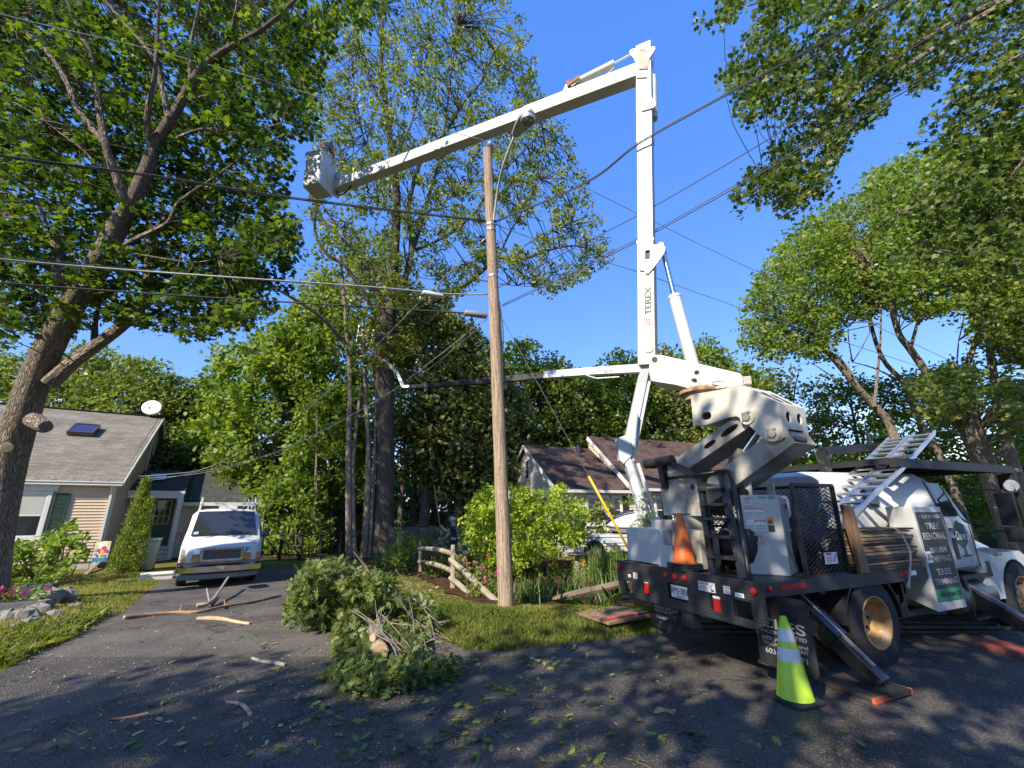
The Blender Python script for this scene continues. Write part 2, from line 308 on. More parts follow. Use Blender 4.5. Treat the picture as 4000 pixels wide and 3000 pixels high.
def clump(cs, n, r, flat=.7):                    # n leaf positions around every cluster centre; returns positions and a tint that varies by clump
    cs = np.asarray(cs, float); k = len(cs); g = RNG.normal(size=(k, n, 3)); g /= np.linalg.norm(g, axis=2)[..., None]; g *= RNG.uniform(.15, 1, (k, n, 1)) ** .6
    rr = np.broadcast_to(r, (k,))[:, None, None] * RNG.uniform(.6, 1.25, (k, 1, 1)); g[..., 2] *= flat
    t = np.clip(RNG.normal(.5, .2, (k, 1)) + RNG.normal(0, .16, (k, n)), 0, 1)
    return (cs[:, None, :] + g * rr).reshape(-1, 3), t.ravel()
def inpoly(x, y, poly):
    c = False; n = len(poly); j = n - 1
    for i in range(n):
        xi, yi = poly[i]; xj, yj = poly[j]
        if (yi > y) != (yj > y) and x < (xj - xi) * (y - yi) / (yj - yi) + xi: c = not c
        j = i
    return c
def sample_crown(n, poly, Y0, Y1, holes=()):     # cluster centres inside a crown whose outline was measured in the photo, spread through its depth
    xs = [p[0] for p in poly]; ys = [p[1] for p in poly]; out = []
    while len(out) < n:
        x, y = random.uniform(min(xs), max(xs)), random.uniform(min(ys), max(ys))
        if not inpoly(x, y, poly) or any((x - h[0]) ** 2 / h[2] ** 2 + (y - h[1]) ** 2 / (h[3] if len(h) > 3 else h[2]) ** 2 < 1 for h in holes): continue
        out.append(at(x, y, random.uniform(Y0, Y1)))
    return out
def twigs(mb, skel, cs, r0=.02, every=1, n=4, sag=.15):   # thin branchlets from the nearest limb point to the leaf clusters
    sk = np.array([list(p) for p in skel])
    for i in range(0, len(cs), every):
        c = np.array(list(cs[i])); d = np.linalg.norm(sk - c, axis=1) + .6 * np.maximum(0, sk[:, 2] - c[2]); j = int(np.argmin(d)); a = Vector(sk[j]); b = Vector(c)
        if (b - a).length < .15: continue
        mid = a.lerp(b, .5) + Vector((random.uniform(-1, 1), random.uniform(-1, 1), random.uniform(-.2, 1))) * sag * (b - a).length * .5
        mb.tube([a, mid, b], [r0, r0 * .7, r0 * .3], n, sub=2, cap=False)
def blades(name, B, h, wd, m, parent=None, lean=.35, kind=None, tint=None, bend=True, world=True):
    B = np.asarray(B, float); N = len(B); H = h * RNG.uniform(.55, 1.3, N); a = RNG.uniform(0, 6.283, N); q = RNG.normal(0, lean, (N, 2)) * H[:, None]
    s = np.stack([np.cos(a), np.sin(a), np.zeros(N)], 1) * (wd * RNG.uniform(.7, 1.3, N))[:, None] / 2
    mid = B + np.stack([q[:, 0] * .3, q[:, 1] * .3, H * .6], 1); tip = B + np.stack([q[:, 0], q[:, 1], H * (1 - .25 * (np.linalg.norm(q, axis=1) / np.maximum(H, 1e-6)).clip(0, 1.6))], 1)
    V = np.stack([B - s, B + s, mid + s * .8, tip, mid - s * .8], 1).reshape(-1, 3)
    o = link_mesh(name, np_mesh(name, V, 5, tint if tint is not None else RNG.uniform(0, 1, N)), m, parent, world)
    if kind: o['kind'] = kind
    return o
# ================================================================ GROUND
asph_px = [(-400, 2850), (0, 2622), (300, 2490), (480, 2392), (560, 2330), (628, 2264)]
asph_r = [(1085, 2266), (1180, 2285), (1350, 2335), (1600, 2400), (1685, 2455), (1735, 2507), (1813, 2540), (1949, 2550), (2220, 2515), (2492, 2484)]
AL = [gp(*p) for p in asph_px]; AR = [gp(*p) for p in asph_r]
AL = [(p.x, p.y) for p in AL]; AR = [(p.x, p.y) for p in AR]
dl = Vector((AL[-1][0], AL[-1][1])); back_l = (dl.x - 1.2, 17.0); back_r = (-6.2, 17.0)
v_ = Vector(AR[-1]) - Vector(AR[-3]); v_.normalize()
far_r = (AR[-1][0] + v_.x * 60, AR[-1][1] + v_.y * 60)
ASPH = [(-60, -6)] + [(-22, 1.2)] + AL + [back_l, back_r] + AR + [far_r, (70, -6), (70, -40), (-60, -40)]
def jag(poly, step=.35, amp=.05):               # a slightly ragged edge
    out = []; rg = random.Random(3)
    for i in range(len(poly)):
        a, b = Vector(poly[i]), Vector(poly[(i + 1) % len(poly)]); n = max(1, int((b - a).length / step)) if max(abs(a.x), abs(b.x)) < 30 and min(a.y, b.y) > -2 else 1
        for k in range(n):
            p = a.lerp(b, k / n); out.append((p.x + (rg.uniform(-amp, amp) if n > 1 else 0), p.y + (rg.uniform(-amp, amp) if n > 1 else 0)))
    return out
ASPHJ = jag(ASPH)
def clipy(poly, y, keep_above):
    out = []
    for i in range(len(poly)):
        a, b = poly[i], poly[(i + 1) % len(poly)]; ia = (a[1] >= y) == keep_above; ib = (b[1] >= y) == keep_above
        if ia: out.append(a)
        if ia != ib: t = (y - a[1]) / (b[1] - a[1]); out.append((a[0] + (b[0] - a[0]) * t, y))
    return out
def segdist(px, py, poly):
    d = 1e9
    for i in range(len(poly)):
        ax, ay = poly[i]; bx, by = poly[(i + 1) % len(poly)]; dx, dy = bx - ax, by - ay; L2 = dx * dx + dy * dy
        t = max(0, min(1, ((px - ax) * dx + (py - ay) * dy) / L2)) if L2 else 0; d = min(d, math.hypot(px - ax - t * dx, py - ay - t * dy))
    return d
def hzg(x, y):                                   # ground surface: a verge that swells above the road edge, sunk a little under the asphalt
    b = hz(x, y)
    if -16 < x < 14 and -1 < y < 18:
        d = segdist(x, y, ASPH); return b + (.09 * smooth(.0, 1.2, d) * math.exp(-((y - 8.2) / 2.2) ** 2) + .02 * smooth(0, .3, d) if not inpoly(x, y, ASPH) else -.05 * smooth(0, .25, d))
    return b - (.05 if inpoly(x, y, ASPH) else 0)
MATASPH = None
def asphalt(name, c1, c2, wet):
    m = bpy.data.materials.new(name); m.use_nodes = True; n = m.node_tree; b = n.nodes['Principled BSDF']; l = n.links.new; N = n.nodes.new
    t = N('ShaderNodeTexCoord'); big = N('ShaderNodeTexNoise'); big.inputs['Scale'].default_value = .9; big.inputs['Detail'].default_value = 8; big.inputs['Roughness'].default_value = .65; l(t.outputs['Object'], big.inputs['Vector'])
    rp = N('ShaderNodeValToRGB'); rp.color_ramp.elements[0].position = .35; rp.color_ramp.elements[1].position = .66; rp.color_ramp.elements[0].color = c4(c1); rp.color_ramp.elements[1].color = c4(c2); l(big.outputs[0], rp.inputs[0])
    vo = N('ShaderNodeTexVoronoi'); vo.inputs['Scale'].default_value = 62; l(t.outputs['Object'], vo.inputs['Vector'])
    sp = N('ShaderNodeSeparateColor'); l(vo.outputs['Color'], sp.inputs[0])
    th = N('ShaderNodeMapRange'); th.inputs[1].default_value = .55; th.inputs[2].default_value = .98; th.inputs[4].default_value = .75; l(sp.outputs[0], th.inputs[0])
    dd = N('ShaderNodeMapRange'); dd.inputs[1].default_value = .55; dd.inputs[2].default_value = .2; l(vo.outputs['Distance'], dd.inputs[0])
    mu = N('ShaderNodeMath'); mu.operation = 'MULTIPLY'; l(th.outputs[0], mu.inputs[0]); l(dd.outputs[0], mu.inputs[1])
    mx = N('ShaderNodeMix'); mx.data_type = 'RGBA'; mx.inputs[7].default_value = (.30, .285, .26, 1); l(mu.outputs[0], mx.inputs[0]); l(rp.outputs[0], mx.inputs[6])
    # cracks
    dn = N('ShaderNodeTexNoise'); dn.inputs['Scale'].default_value = 3.2; dn.inputs['Detail'].default_value = 10; dn.inputs['Roughness'].default_value = .62; l(t.outputs['Object'], dn.inputs['Vector'])
    av = N('ShaderNodeVectorMath'); av.operation = 'MULTIPLY_ADD'; av.inputs[1].default_value = (.9, .9, 0); l(dn.outputs['Color'], av.inputs[0]); l(t.outputs['Object'], av.inputs[2])
    cv = N('ShaderNodeTexVoronoi'); cv.feature = 'DISTANCE_TO_EDGE'; cv.inputs['Scale'].default_value = .42; l(av.outputs[0], cv.inputs['Vector'])
    ck = N('ShaderNodeMapRange'); ck.inputs[1].default_value = .009; ck.inputs[2].default_value = .001; ck.inputs[4].default_value = .6; l(cv.outputs['Distance'], ck.inputs[0])
    m2 = N('ShaderNodeMix'); m2.data_type = 'RGBA'; m2.inputs[7].default_value = (.006, .006, .007, 1); l(ck.outputs[0], m2.inputs[0]); l(mx.outputs[2], m2.inputs[6]); l(m2.outputs[2], b.inputs['Base Color'])
    rr = N('ShaderNodeTexNoise'); rr.inputs['Scale'].default_value = .8; rr.inputs['Detail'].default_value = 4; l(t.outputs['Object'], rr.inputs['Vector'])
    rm = N('ShaderNodeMapRange'); rm.inputs[1].default_value = .42; rm.inputs[2].default_value = .62; rm.inputs[3].default_value = wet; rm.inputs[4].default_value = .88; l(rr.outputs[0], rm.inputs[0]); l(rm.outputs[0], b.inputs['Roughness'])
    b.inputs['Specular IOR Level'].default_value = .4
    ad = N('ShaderNodeMath'); ad.operation = 'MULTIPLY_ADD'; ad.inputs[1].default_value = -2.5; l(ck.outputs[0], ad.inputs[0]); l(vo.outputs['Distance'], ad.inputs[2])
    fn = N('ShaderNodeTexNoise'); fn.inputs['Scale'].default_value = 22; fn.inputs['Detail'].default_value = 6; l(t.outputs['Object'], fn.inputs['Vector'])
    a2 = N('ShaderNodeMath'); a2.operation = 'MULTIPLY_ADD'; a2.inputs[1].default_value = -.9; l(vo.outputs['Distance'], a2.inputs[0]); l(fn.outputs[0], a2.inputs[2])
    a3 = N('ShaderNodeMath'); l(a2.outputs[0], a3.inputs[0]); ci = N('ShaderNodeMath'); ci.operation = 'MULTIPLY'; ci.inputs[1].default_value = -2; l(ck.outputs[0], ci.inputs[0]); l(ci.outputs[0], a3.inputs[1])
    bp = N('ShaderNodeBump'); bp.inputs['Strength'].default_value = .75; bp.inputs['Distance'].default_value = .012; l(a3.outputs[0], bp.inputs['Height']); l(bp.outputs[0], b.inputs['Normal'])
    MATS[name] = m; return m
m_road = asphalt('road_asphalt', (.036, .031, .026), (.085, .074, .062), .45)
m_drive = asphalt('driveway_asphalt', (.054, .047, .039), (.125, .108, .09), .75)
SPLIT = 6.35
ys = [SPLIT + .25 * i for i in range(44)]
mr = MB(); P = clipy(ASPHJ, SPLIT, False)
me_ = curve_mesh(P, [], 0); mr.add([(v.co.x, v.co.y, .012) for v in me_.vertices], [tuple(p.vertices) for p in me_.polygons])
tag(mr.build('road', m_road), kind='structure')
md = MB()
for a, b in zip(ys[:-1], ys[1:]):
    q = clipy(clipy(ASPHJ, a, True), b, False)
    if len(q) < 3: continue
    sw = lambda L_: [(p[1], p[0]) for p in L_]
    for q2 in (sw(clipy(sw(q), 0, False)), sw(clipy(sw(q), 0, True))):
      if len(q2) < 3: continue
      m3 = curve_mesh(q2, [], 0); md.add([(v.co.x, v.co.y, hz(v.co.x, v.co.y) + .012) for v in m3.vertices], [tuple(p.vertices) for p in m3.polygons]); bpy.data.meshes.remove(m3)
# faces to the right of the verge belong to the road
mdl, mdr = MB(), MB()
for f in md.f:
    cxm = sum(md.v[i].x for i in f) / len(f); (mdl if cxm < 0 else mdr).add([md.v[i] for i in f], [tuple(range(len(f)))])
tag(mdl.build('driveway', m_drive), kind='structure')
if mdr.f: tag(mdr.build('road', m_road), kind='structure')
# lawn ground
def groundmat(name, cols, sc=(1.1, 14)):
    m = bpy.data.materials.new(name); m.use_nodes = True; n = m.node_tree; b = n.nodes['Principled BSDF']; l = n.links.new; N = n.nodes.new; b.inputs['Roughness'].default_value = 1; b.inputs['Specular IOR Level'].default_value = .05
    t = N('ShaderNodeTexCoord'); a = N('ShaderNodeTexNoise'); a.inputs['Scale'].default_value = sc[0]; a.inputs['Detail'].default_value = 9; a.inputs['Roughness'].default_value = .68; l(t.outputs['Object'], a.inputs['Vector'])
    rp = N('ShaderNodeValToRGB'); e = rp.color_ramp.elements; e[0].color = c4(cols[0]); e[0].position = .3; e[1].color = c4(cols[-1]); e[1].position = .72
    for i, c in enumerate(cols[1:-1]): k = e.new(.3 + .42 * (i + 1) / (len(cols) - 1)); k.color = c4(c)
    l(a.outputs[0], rp.inputs[0]); f = N('ShaderNodeTexNoise'); f.inputs['Scale'].default_value = sc[1] * 3; f.inputs['Detail'].default_value = 6; l(t.outputs['Object'], f.inputs['Vector'])
    mx = N('ShaderNodeMix'); mx.data_type = 'RGBA'; mx.blend_type = 'MULTIPLY'; mx.inputs[0].default_value = .8; l(rp.outputs[0], mx.inputs[6]); fr = N('ShaderNodeValToRGB'); fr.color_ramp.elements[0].position = .3; fr.color_ramp.elements[0].color = (.35, .35, .35, 1); fr.color_ramp.elements[1].position = .6; l(f.outputs[0], fr.inputs[0]); l(fr.outputs[0], mx.inputs[7]); l(mx.outputs[2], b.inputs['Base Color'])
    bp = N('ShaderNodeBump'); bp.inputs['Strength'].default_value = .9; bp.inputs['Distance'].default_value = .03; l(f.outputs[0], bp.inputs['Height']); l(bp.outputs[0], b.inputs['Normal']); MATS[name] = m; return m
m_lawn = groundmat('lawn_soil', [(.10, .10, .03), (.16, .15, .04), (.22, .19, .07), (.20, .15, .08)])
m_far = groundmat('forest_floor', [(.035, .035, .015), (.07, .06, .03), (.09, .075, .04)])
m_mulch = groundmat('mulch', [(.055, .03, .018), (.10, .055, .032), (.14, .085, .05)], (3, 30))
gx = [-300, -120, -60, -35] + [-22 + .4 * i for i in range(93)] + [20, 35, 60, 120, 300]; gy = [-300, -60, -20, -6, -2] + [0 + .25 * i for i in range(26)] + [SPLIT + .15 + .25 * i for i in range(1)] + [SPLIT + .25 * i for i in range(1, 62)] + [24, 30, 40, 60, 120, 300]
gy = sorted(set(round(y, 3) for y in gy)); V = []; Fc = []
for y in gy:
    for x in gx: V.append((x, y, hzg(x, y)))
nx = len(gx)
for j in range(len(gy) - 1):
    for i in range(nx - 1): Fc.append((j * nx + i, j * nx + i + 1, (j + 1) * nx + i + 1, (j + 1) * nx + i))
g = MB(); g.add(V, Fc); go = g.build('ground', [m_lawn, m_far]); tag(go, kind='structure')
for p in go.data.polygons: p.material_index = 1 if (p.center.y > 19.5 or p.center.x > 13 or p.center.y < -6) else 0
def sheet(name, poly_px, m, dz=.03, jg=.12):
    P = [gp(*p) for p in poly_px]; P = jag([(p.x, p.y) for p in P], .3, jg); mb = MB()
    y0 = min(p[1] for p in P); y1 = max(p[1] for p in P); y = y0
    while y < y1:
        q = clipy(clipy(P, y, True), min(y + .25, y1), False)
        if len(q) > 2:
            m3 = curve_mesh(q, [], 0); mb.add([(v.co.x, v.co.y, hzg(v.co.x, v.co.y) + dz) for v in m3.vertices], [tuple(p.vertices) for p in m3.polygons]); bpy.data.meshes.remove(m3)
        y += .25
    return tag(mb.build(name, m), kind='structure')
BED = [(1400, 2190), (1640, 2165), (1900, 2150), (2300, 2205), (2700, 2230), (2700, 2390), (2150, 2398), (1960, 2392), (1870, 2385), (1780, 2345), (1720, 2300), (1620, 2255), (1480, 2225)]
sheet('garden_bed', BED, m_mulch)
# ---- grass
m_grass = leafmat('grass_blade', (.07, .11, .02), (.165, .20, .035), (.36, .32, .10), tr=.35)
def scatter(poly, n, dens=None):
    P = [gp(*p) for p in poly]; P = [(p.x, p.y) for p in P]; xs = [p[0] for p in P]; ysx = [p[1] for p in P]; out = []
    while len(out) < n:
        x, y = random.uniform(min(xs), max(xs)), random.uniform(min(ysx), max(ysx))
        if inpoly(x, y, P) and (dens is None or random.random() < dens(x, y)): out.append((x, y, hzg(x, y) - .005))
    return out
def pnoise(x, y, s): return .5 + .25 * math.sin(x * s + 1.3 * math.sin(y * s * .7)) + .25 * math.sin(y * s * 1.3 + 2 * math.sin(x * s * .6))
vergepx = [(1690, 2330), (1780, 2350), (1870, 2390), (2150, 2402), (2600, 2395), (2600, 2470), (2492, 2490), (2220, 2518), (1949, 2553), (1813, 2543), (1735, 2510), (1680, 2455)]
A_ = scatter(vergepx, 26000); tA = np.clip(np.array([.2 + .55 * pnoise(p[0], p[1], 2.3) for p in A_]) + RNG.normal(0, .14, len(A_)), 0, 1)
blades('grass', A_, .075, .008, m_grass, kind='stuff', tint=tA)
lawnpx = [(-250, 2560), (-250, 2300), (0, 2290), (300, 2250), (560, 2238), (630, 2262), (560, 2330), (480, 2392), (300, 2492), (0, 2625)]
A_ = scatter(lawnpx, 24000); tA = np.clip(np.array([.50 + .42 * pnoise(p[0], p[1], 1.4) for p in A_]) + RNG.normal(0, .14, len(A_)), 0, 1)
blades('grass', A_, .06, .012, m_grass, kind='stuff', tint=tA)
lawn2 = [(1080, 2262), (1000, 2215), (1330, 2195), (1480, 2225), (1620, 2255), (1720, 2300), (1690, 2400), (1500, 2380), (1350, 2330), (1180, 2285)]
A_ = scatter(lawn2, 11000); blades('grass', A_, .06, .014, m_grass, kind='stuff', tint=RNG.normal(.6, .2, len(A_)))
lawn3 = [(1500, 2165), (1900, 2140), (2300, 2160), (2900, 2180), (2700, 2230), (2300, 2205), (1900, 2155)]
A_ = scatter(lawn3, 7000); blades('grass', A_, .07, .02, m_grass, kind='stuff', tint=RNG.normal(.6, .2, len(A_)))
# taller weeds along the left edge of the driveway by the stones
weed = [(-150, 2600), (0, 2500), (160, 2470), (330, 2420), (420, 2400), (300, 2488), (0, 2615)]
A_ = scatter(weed, 2600); blades('grass', A_, .16, .022, m_grass, kind='stuff', tint=RNG.normal(.5, .2, len(A_)), lean=.6)
# ================================================================ HOUSES
m_white = mat('white_trim', (.60, .585, .55), .5, var=.05, sc=3, dirt=(.45, .43, .38), dirtlo=.6, dirthi=.85)
m_siding1 = mat('beige_siding', (.56, .43, .31), .55, var=.05, sc=1.5, dirt=(.38, .30, .22), dirtlo=.58, dirthi=.9)
m_siding2 = mat('cream_siding', (.60, .56, .44), .55, var=.05, sc=1.5, dirt=(.5, .48, .4), dirtlo=.6, dirthi=.9)
m_roof1 = shingle('grey_shingles', (.17, .155, .13), (.25, .225, .19), (.12, .11, .08), .34, .14)
m_roof1b = shingle('dark_shaded_shingles', (.05, .055, .052), (.085, .088, .08), (.06, .065, .04), .34, .14)  # shade on the wing roofs painted in as darker shingles; ridge cap shares them
m_roof2 = shingle('brown_shingles', (.075, .05, .045), (.125, .085, .075), (.06, .042, .038), .34, .14)
m_conc = mat('concrete', (.42, .38, .32), .9, var=.2, sc=5, bump=.3)
m_green = mat('dark_green_paint', (.018, .06, .045), .45, var=.15)
m_glass = glassmat('window_glass')
m_blind = mat('window_blind', (.42, .42, .38), .8, var=.05, sc=4)
m_dark = mat('dark_interior', (.012, .012, .013), .9)
m_metal = mat('galvanised_metal', (.55, .55, .54), .35, metal=.8, var=.12)
def clap(mb, x0, x1f, z0, z1, lap=.108, y=0, d=.034, x0f=None):   # clapboards on the wall plane y; the ends may follow a slope
    z = z0
    while z < z1 - .01:
        zz = min(z + lap, z1); a0 = x0f(z) if x0f else x0; a1 = x0f(zz) if x0f else x0; b0 = x1f(z) if callable(x1f) else x1f; b1 = x1f(zz) if callable(x1f) else x1f
        if b0 > a0 + .02:
            b1 = max(b1, a1 + .001)
            mb.add([(a0, y - d, z), (b0, y - d, z), (b1, y - .004, zz), (a1, y - .004, zz), (a0, y, z), (b0, y, z)], [(0, 1, 2, 3), (0, 4, 5, 1)])
        z += lap
def swapxy(mb, k0, x):                           # turn faces built on y=0 (running along x) into a wall at x running along y
    for i in range(k0, len(mb.v)): v = mb.v[i]; mb.v[i] = Vector((x - v.y, v.x, v.z))
def window(parent, x0, x1, z0, z1, y=-.055, cas=.10, mull=None, blind=0, name='window', grid=None, sill=True, mat_f=None, glass=None):
    f = MB(); mf = mat_f or m_white
    f.box(x0 - cas, x0, y - .03, y + .03, z0 - cas, z1 + cas); f.box(x1, x1 + cas, y - .03, y + .03, z0 - cas, z1 + cas); f.box(x0, x1, y - .032, y + .03, z1, z1 + cas); f.box(x0, x1, y - .032, y + .03, z0 - cas, z0)
    fr = f.build(name, mf, parent, bevel=.004)
    s = MB(); zm = (z0 + z1) / 2
    s.box(x0, x0 + .04, y - .012, y + .02, z0, z1); s.box(x1 - .04, x1, y - .012, y + .02, z0, z1); s.box(x0 + .04, x1 - .04, y - .012, y + .02, z0, z0 + .04); s.box(x0 + .04, x1 - .04, y - .012, y + .02, z1 - .04, z1)
    if mull: s.box(x0 + .04, x1 - .04, y - .016, y + .02, zm - .025, zm + .025)
    if grid:
        for i in range(1, grid[0]): xx = x0 + (x1 - x0) * i / grid[0]; s.box(xx - .011, xx + .011, y - .009, y + .018, z0 + .04, z1 - .04)
        for j in range(1, grid[1]): zz = z0 + (z1 - z0) * j / grid[1]; s.box(x0 + .04, x1 - .04, y - .0075, y + .017, zz - .011, zz + .011)
    s.build('sash', mf, fr); p = MB(); p.box(x0 + .03, x1 - .03, y + .0, y + .008, z0 + .03, z1 - .03); p.build('pane', glass or m_glass, fr)
    if blind: b = MB(); b.box(x0 + .05, x1 - .05, y - .006, y - .002, z1 - (z1 - z0) * blind, z1 - .04); b.build('blind', m_blind, fr)
    if sill: b = MB(); b.box(x0 - cas - .03, x1 + cas + .03, y - .07, y + .03, z0 - cas - .04, z0 - cas - .003); b.build('sill', mf, fr, bevel=.005)
    return fr
HF = Fr((-15.05, 17.0, -.28), 58)
h1 = thing('house', 'beige clapboard house with grey shingle roof, skylight and dark green shutter', 'house', HF.o, 58)
W0, DEP, EAV, RID = -13.0, 11.9, 2.98, 6.62; FND = .28; SLP = (RID - EAV) / (DEP / 2 + .3)
b = MB(); b.box(W0, -.002, .002, DEP, FND, EAV + .12); clap(b, W0, 0, FND, EAV + .02)
def gable_lo(z): return max(0, (z - EAV - .1) / SLP - .3 + .12)
k = len(b.v); clap(b, 0, lambda z: DEP - gable_lo(z), FND, RID - .12, x0f=gable_lo); swapxy(b, k, 0)
b.prism([(-.003, 0, EAV + .1), (-.003, DEP, EAV + .1), (-.003, DEP / 2, RID - .1)], (-.2, 0, 0))
b.build('wall', m_siding1, h1)
b = MB(); b.box(W0, .0, .01, DEP - .02, -.4, FND); b.build('foundation', m_conc, h1)
b = MB()
def roofslab(mb, p, q, r, s_, t=.09):             # eave-left, eave-right, ridge-right, ridge-left
    n = (Vector(q) - Vector(p)).cross(Vector(s_) - Vector(p)).normalized() * -t; a = [Vector(v) for v in (p, q, r, s_)]; mb.hexa([v + n for v in a] + a)
roofslab(b, (W0, -.17, EAV + .10), (.22, -.17, EAV + .10), (.22, DEP / 2, RID), (W0, DEP / 2, RID))
rf = b.build('roof', m_roof1, h1, uvp=((W0, -.3, EAV), (1, 0, 0), (0, DEP / 2, RID - EAV)))
b = MB(); roofslab(b, (.22, DEP + .3, EAV + .06), (W0, DEP + .3, EAV + .06), (W0, DEP / 2, RID + .002), (.22, DEP / 2, RID + .002)); b.build('roof', m_roof1, h1, uvp=((W0, -.3, EAV), (1, 0, 0), (0, -DEP / 2, RID - EAV)))
b = MB(); b.bar((W0, DEP / 2, RID + .01), (.23, DEP / 2, RID + .01), .22, .05); b.build('ridge_cap', m_roof1b, h1)
b = MB(); b.box(W0, .20, -.28, -.175, EAV - .06, EAV + .06); b.box(W0, .20, -.31, -.27, EAV + .04, EAV + .085); b.box(W0, .2, -.17, -.04, EAV - .02, EAV + .02); b.build('gutter', m_white, h1, bevel=.01)
b = MB(); b.bar((.235, -.34, EAV - .02), (.235, DEP / 2, RID - .07), .025, .16, (0, 0, 1)); b.bar((.235, DEP / 2, RID - .07), (.235, DEP + .34, EAV - .02), .025, .16); b.box(-.10, .006, -.034, -.001, FND - .05, EAV - .06); b.box(.001, .024, -.034, .10, FND - .05, EAV - .06); b.build('trim_board', m_white, h1)
b = MB(); b.bar((-.09, -.22, EAV - .06), (-.09, -.09, EAV - .32), .075, .06); b.bar((-.09, -.075, EAV - .3), (-.09, -.075, .05), .075, .06, (0, 1, 0)); b.build('downspout', m_white, h1)
for i in range(7):                               # snow guards along the eave
    x = -.35 - i * .48; b = MB(); b.box(x - .012, x + .012, -.28, -.10, EAV + .10, EAV + .115); b.bar((x, -.22, EAV + .10), (x, -.14, EAV + .26), .022, .012, (1, 0, 0)); b.build('snow_guard', m_metal, h1)
w1 = window(h1, -3.4, -1.78, 1.17, 2.58, mull=1, blind=.52, cas=.11); b = MB(); b.box(-3.62, -1.56, -.11, .0, 2.70, 2.86); b.box(-3.66, -1.52, -.13, .0, 2.86, 2.92); b.build('window_head', m_white, h1)
b = MB(); b.box(-1.60, -1.56, -.095, -.04, 1.02, 2.63); b.box(-1.25, -1.21, -.095, -.04, 1.02, 2.63)
for z in (1.02, 1.80, 2.59): b.box(-1.56, -1.25, -.093, -.04, z, z + .05)
for i in range(34):
    z = 1.075 + i * .0455
    if abs(z - 1.82) > .04: b.hexa([(-1.56, -.09, z), (-1.25, -.09, z), (-1.25, -.05, z + .02), (-1.56, -.05, z + .02), (-1.56, -.084, z + .008), (-1.25, -.084, z + .008), (-1.25, -.046, z + .028), (-1.56, -.046, z + .028)])
b.build('shutter', m_green, h1)
# skylight on the front slope: placed from its corners in the photo
def onroof(px, py):
    o = HF.w(0, -.3, EAV + .06); n = HF.w(0, -SLP, 1) - HF.w(0, 0, 0); return HF.pl(px, py, o, n.normalized())
Z1 = Zm(0, 1500, 1 / 1.659)
s4 = [onroof(*Z1(*p)) for p in ((445, 348), (575, 352), (632, 268), (515, 262))]
nr = Vector((0, -SLP, 1)).normalized(); xr = Vector((1, 0, 0)); yr = Vector((0, 1, SLP)).normalized(); oc = sum(s4, Vector()) / 4
b = MB(); sw, sh = .42, .50
def orb(mb, u0, u1, v0, v1, n0, n1): mb.hexa([oc + xr * a + yr * c + nr * d for a, c, d in ((u0, v0, n0), (u1, v0, n0), (u1, v1, n0), (u0, v1, n0), (u0, v0, n1), (u1, v0, n1), (u1, v1, n1), (u0, v1, n1))])
orb(b, -sw, -sw + .07, -sh, sh, 0, .17); orb(b, sw - .07, sw, -sh, sh, 0, .17); orb(b, -sw + .07, sw - .07, -sh, -sh + .07, 0, .172); orb(b, -sw + .07, sw - .07, sh - .07, sh, 0, .172)
m_bronze = mat('bronze_frame', (.10, .085, .07), .4, metal=.5); sk = b.build('skylight', m_bronze, h1); b = MB(); orb(b, -sw + .06, sw - .06, -sh + .06, sh - .06, .10, .15); b.build('pane', glassmat('skylight_glass', (.03, .02, .06), .06), sk)
# gable window: on the right-hand gable wall
b = MB()
for (y0, y1, z0, z1) in ((5.45, 5.53, 3.75, 5.35), (6.25, 6.33, 3.75, 5.35), (5.53, 6.25, 5.27, 5.35), (5.53, 6.25, 3.75, 3.83), (5.53, 6.25, 4.5, 4.55)): b.box(.002, .06, y0, y1, z0, z1)
gw = b.build('window', m_white, h1); b = MB(); b.box(.022, .032, 5.53, 6.25, 3.83, 5.27); b.build('pane', m_glass, gw)
# annex: entry porch and garage wing with a hip roof
AX0, AX1, AY = .03, 5.25, 3.0
b = MB(); b.box(1.85, AX1, AY, AY + 5, -.3, 2.32); clap(b, 1.85, AX1, -.1, 2.3, y=AY); k = len(b.v); clap(b, AY, AY + 5, -.1, 2.3); swapxy(b, k, AX1); b.box(.03, 1.85, AY + .06, AY + 5, .3, 2.72); b.build('wing_wall', m_siding1, h1)
b = MB(); b.box(AX1 - .09, AX1 + .026, AY - .03, AY - .001, -.1, 2.3); b.box(AX1 + .001, AX1 + .026, AY - .03, AY + .1, -.1, 2.3); b.build('trim_board', m_white, h1)
RZ, RY = 3.85, AY + 2.2
b = MB(); e = .28
A, B_, C_, D_ = (1.75, AY - e, 2.36), (AX1 + e, AY - e, 2.36), (AX1 - 1.55, RY, RZ), (1.75, RY, RZ); roofslab(b, A, B_, C_, D_)
b.build('wing_roof', m_roof1b, h1, uvp=(A, (1, 0, 0), (0, RY - AY + e, RZ - 2.36)))
b = MB(); roofslab(b, B_, (AX1 + e, RY + 2.5, 2.36), (AX1 - 1.55, RY + .1, RZ), C_); b.build('wing_roof', m_roof1, h1, uvp=(B_, (0, 1, 0), (-1, 0, .8)))
b = MB(); roofslab(b, (.03, AY - .75, 2.80), (1.98, AY - .75, 2.80), (1.98, RY, RZ + .02), (.03, RY, RZ + .02)); b.build('porch_roof', m_roof1b, h1, uvp=(A, (1, 0, 0), (0, RY - AY + e, RZ - 2.36)))
b = MB(); b.bar(B_, C_, .2, .04); b.build('hip_cap', m_roof1, h1)
b = MB(); b.box(1.75, AX1 + e + .02, AY - e - .13, AY - e - .004, 2.20, 2.335); b.box(1.75, AX1 + e + .02, AY - e - .15, AY - e - .12, 2.30, 2.36); b.box(1.98, AX1, AY - e, AY - .03, 2.22, 2.26); b.build('gutter', m_white, h1, bevel=.008)
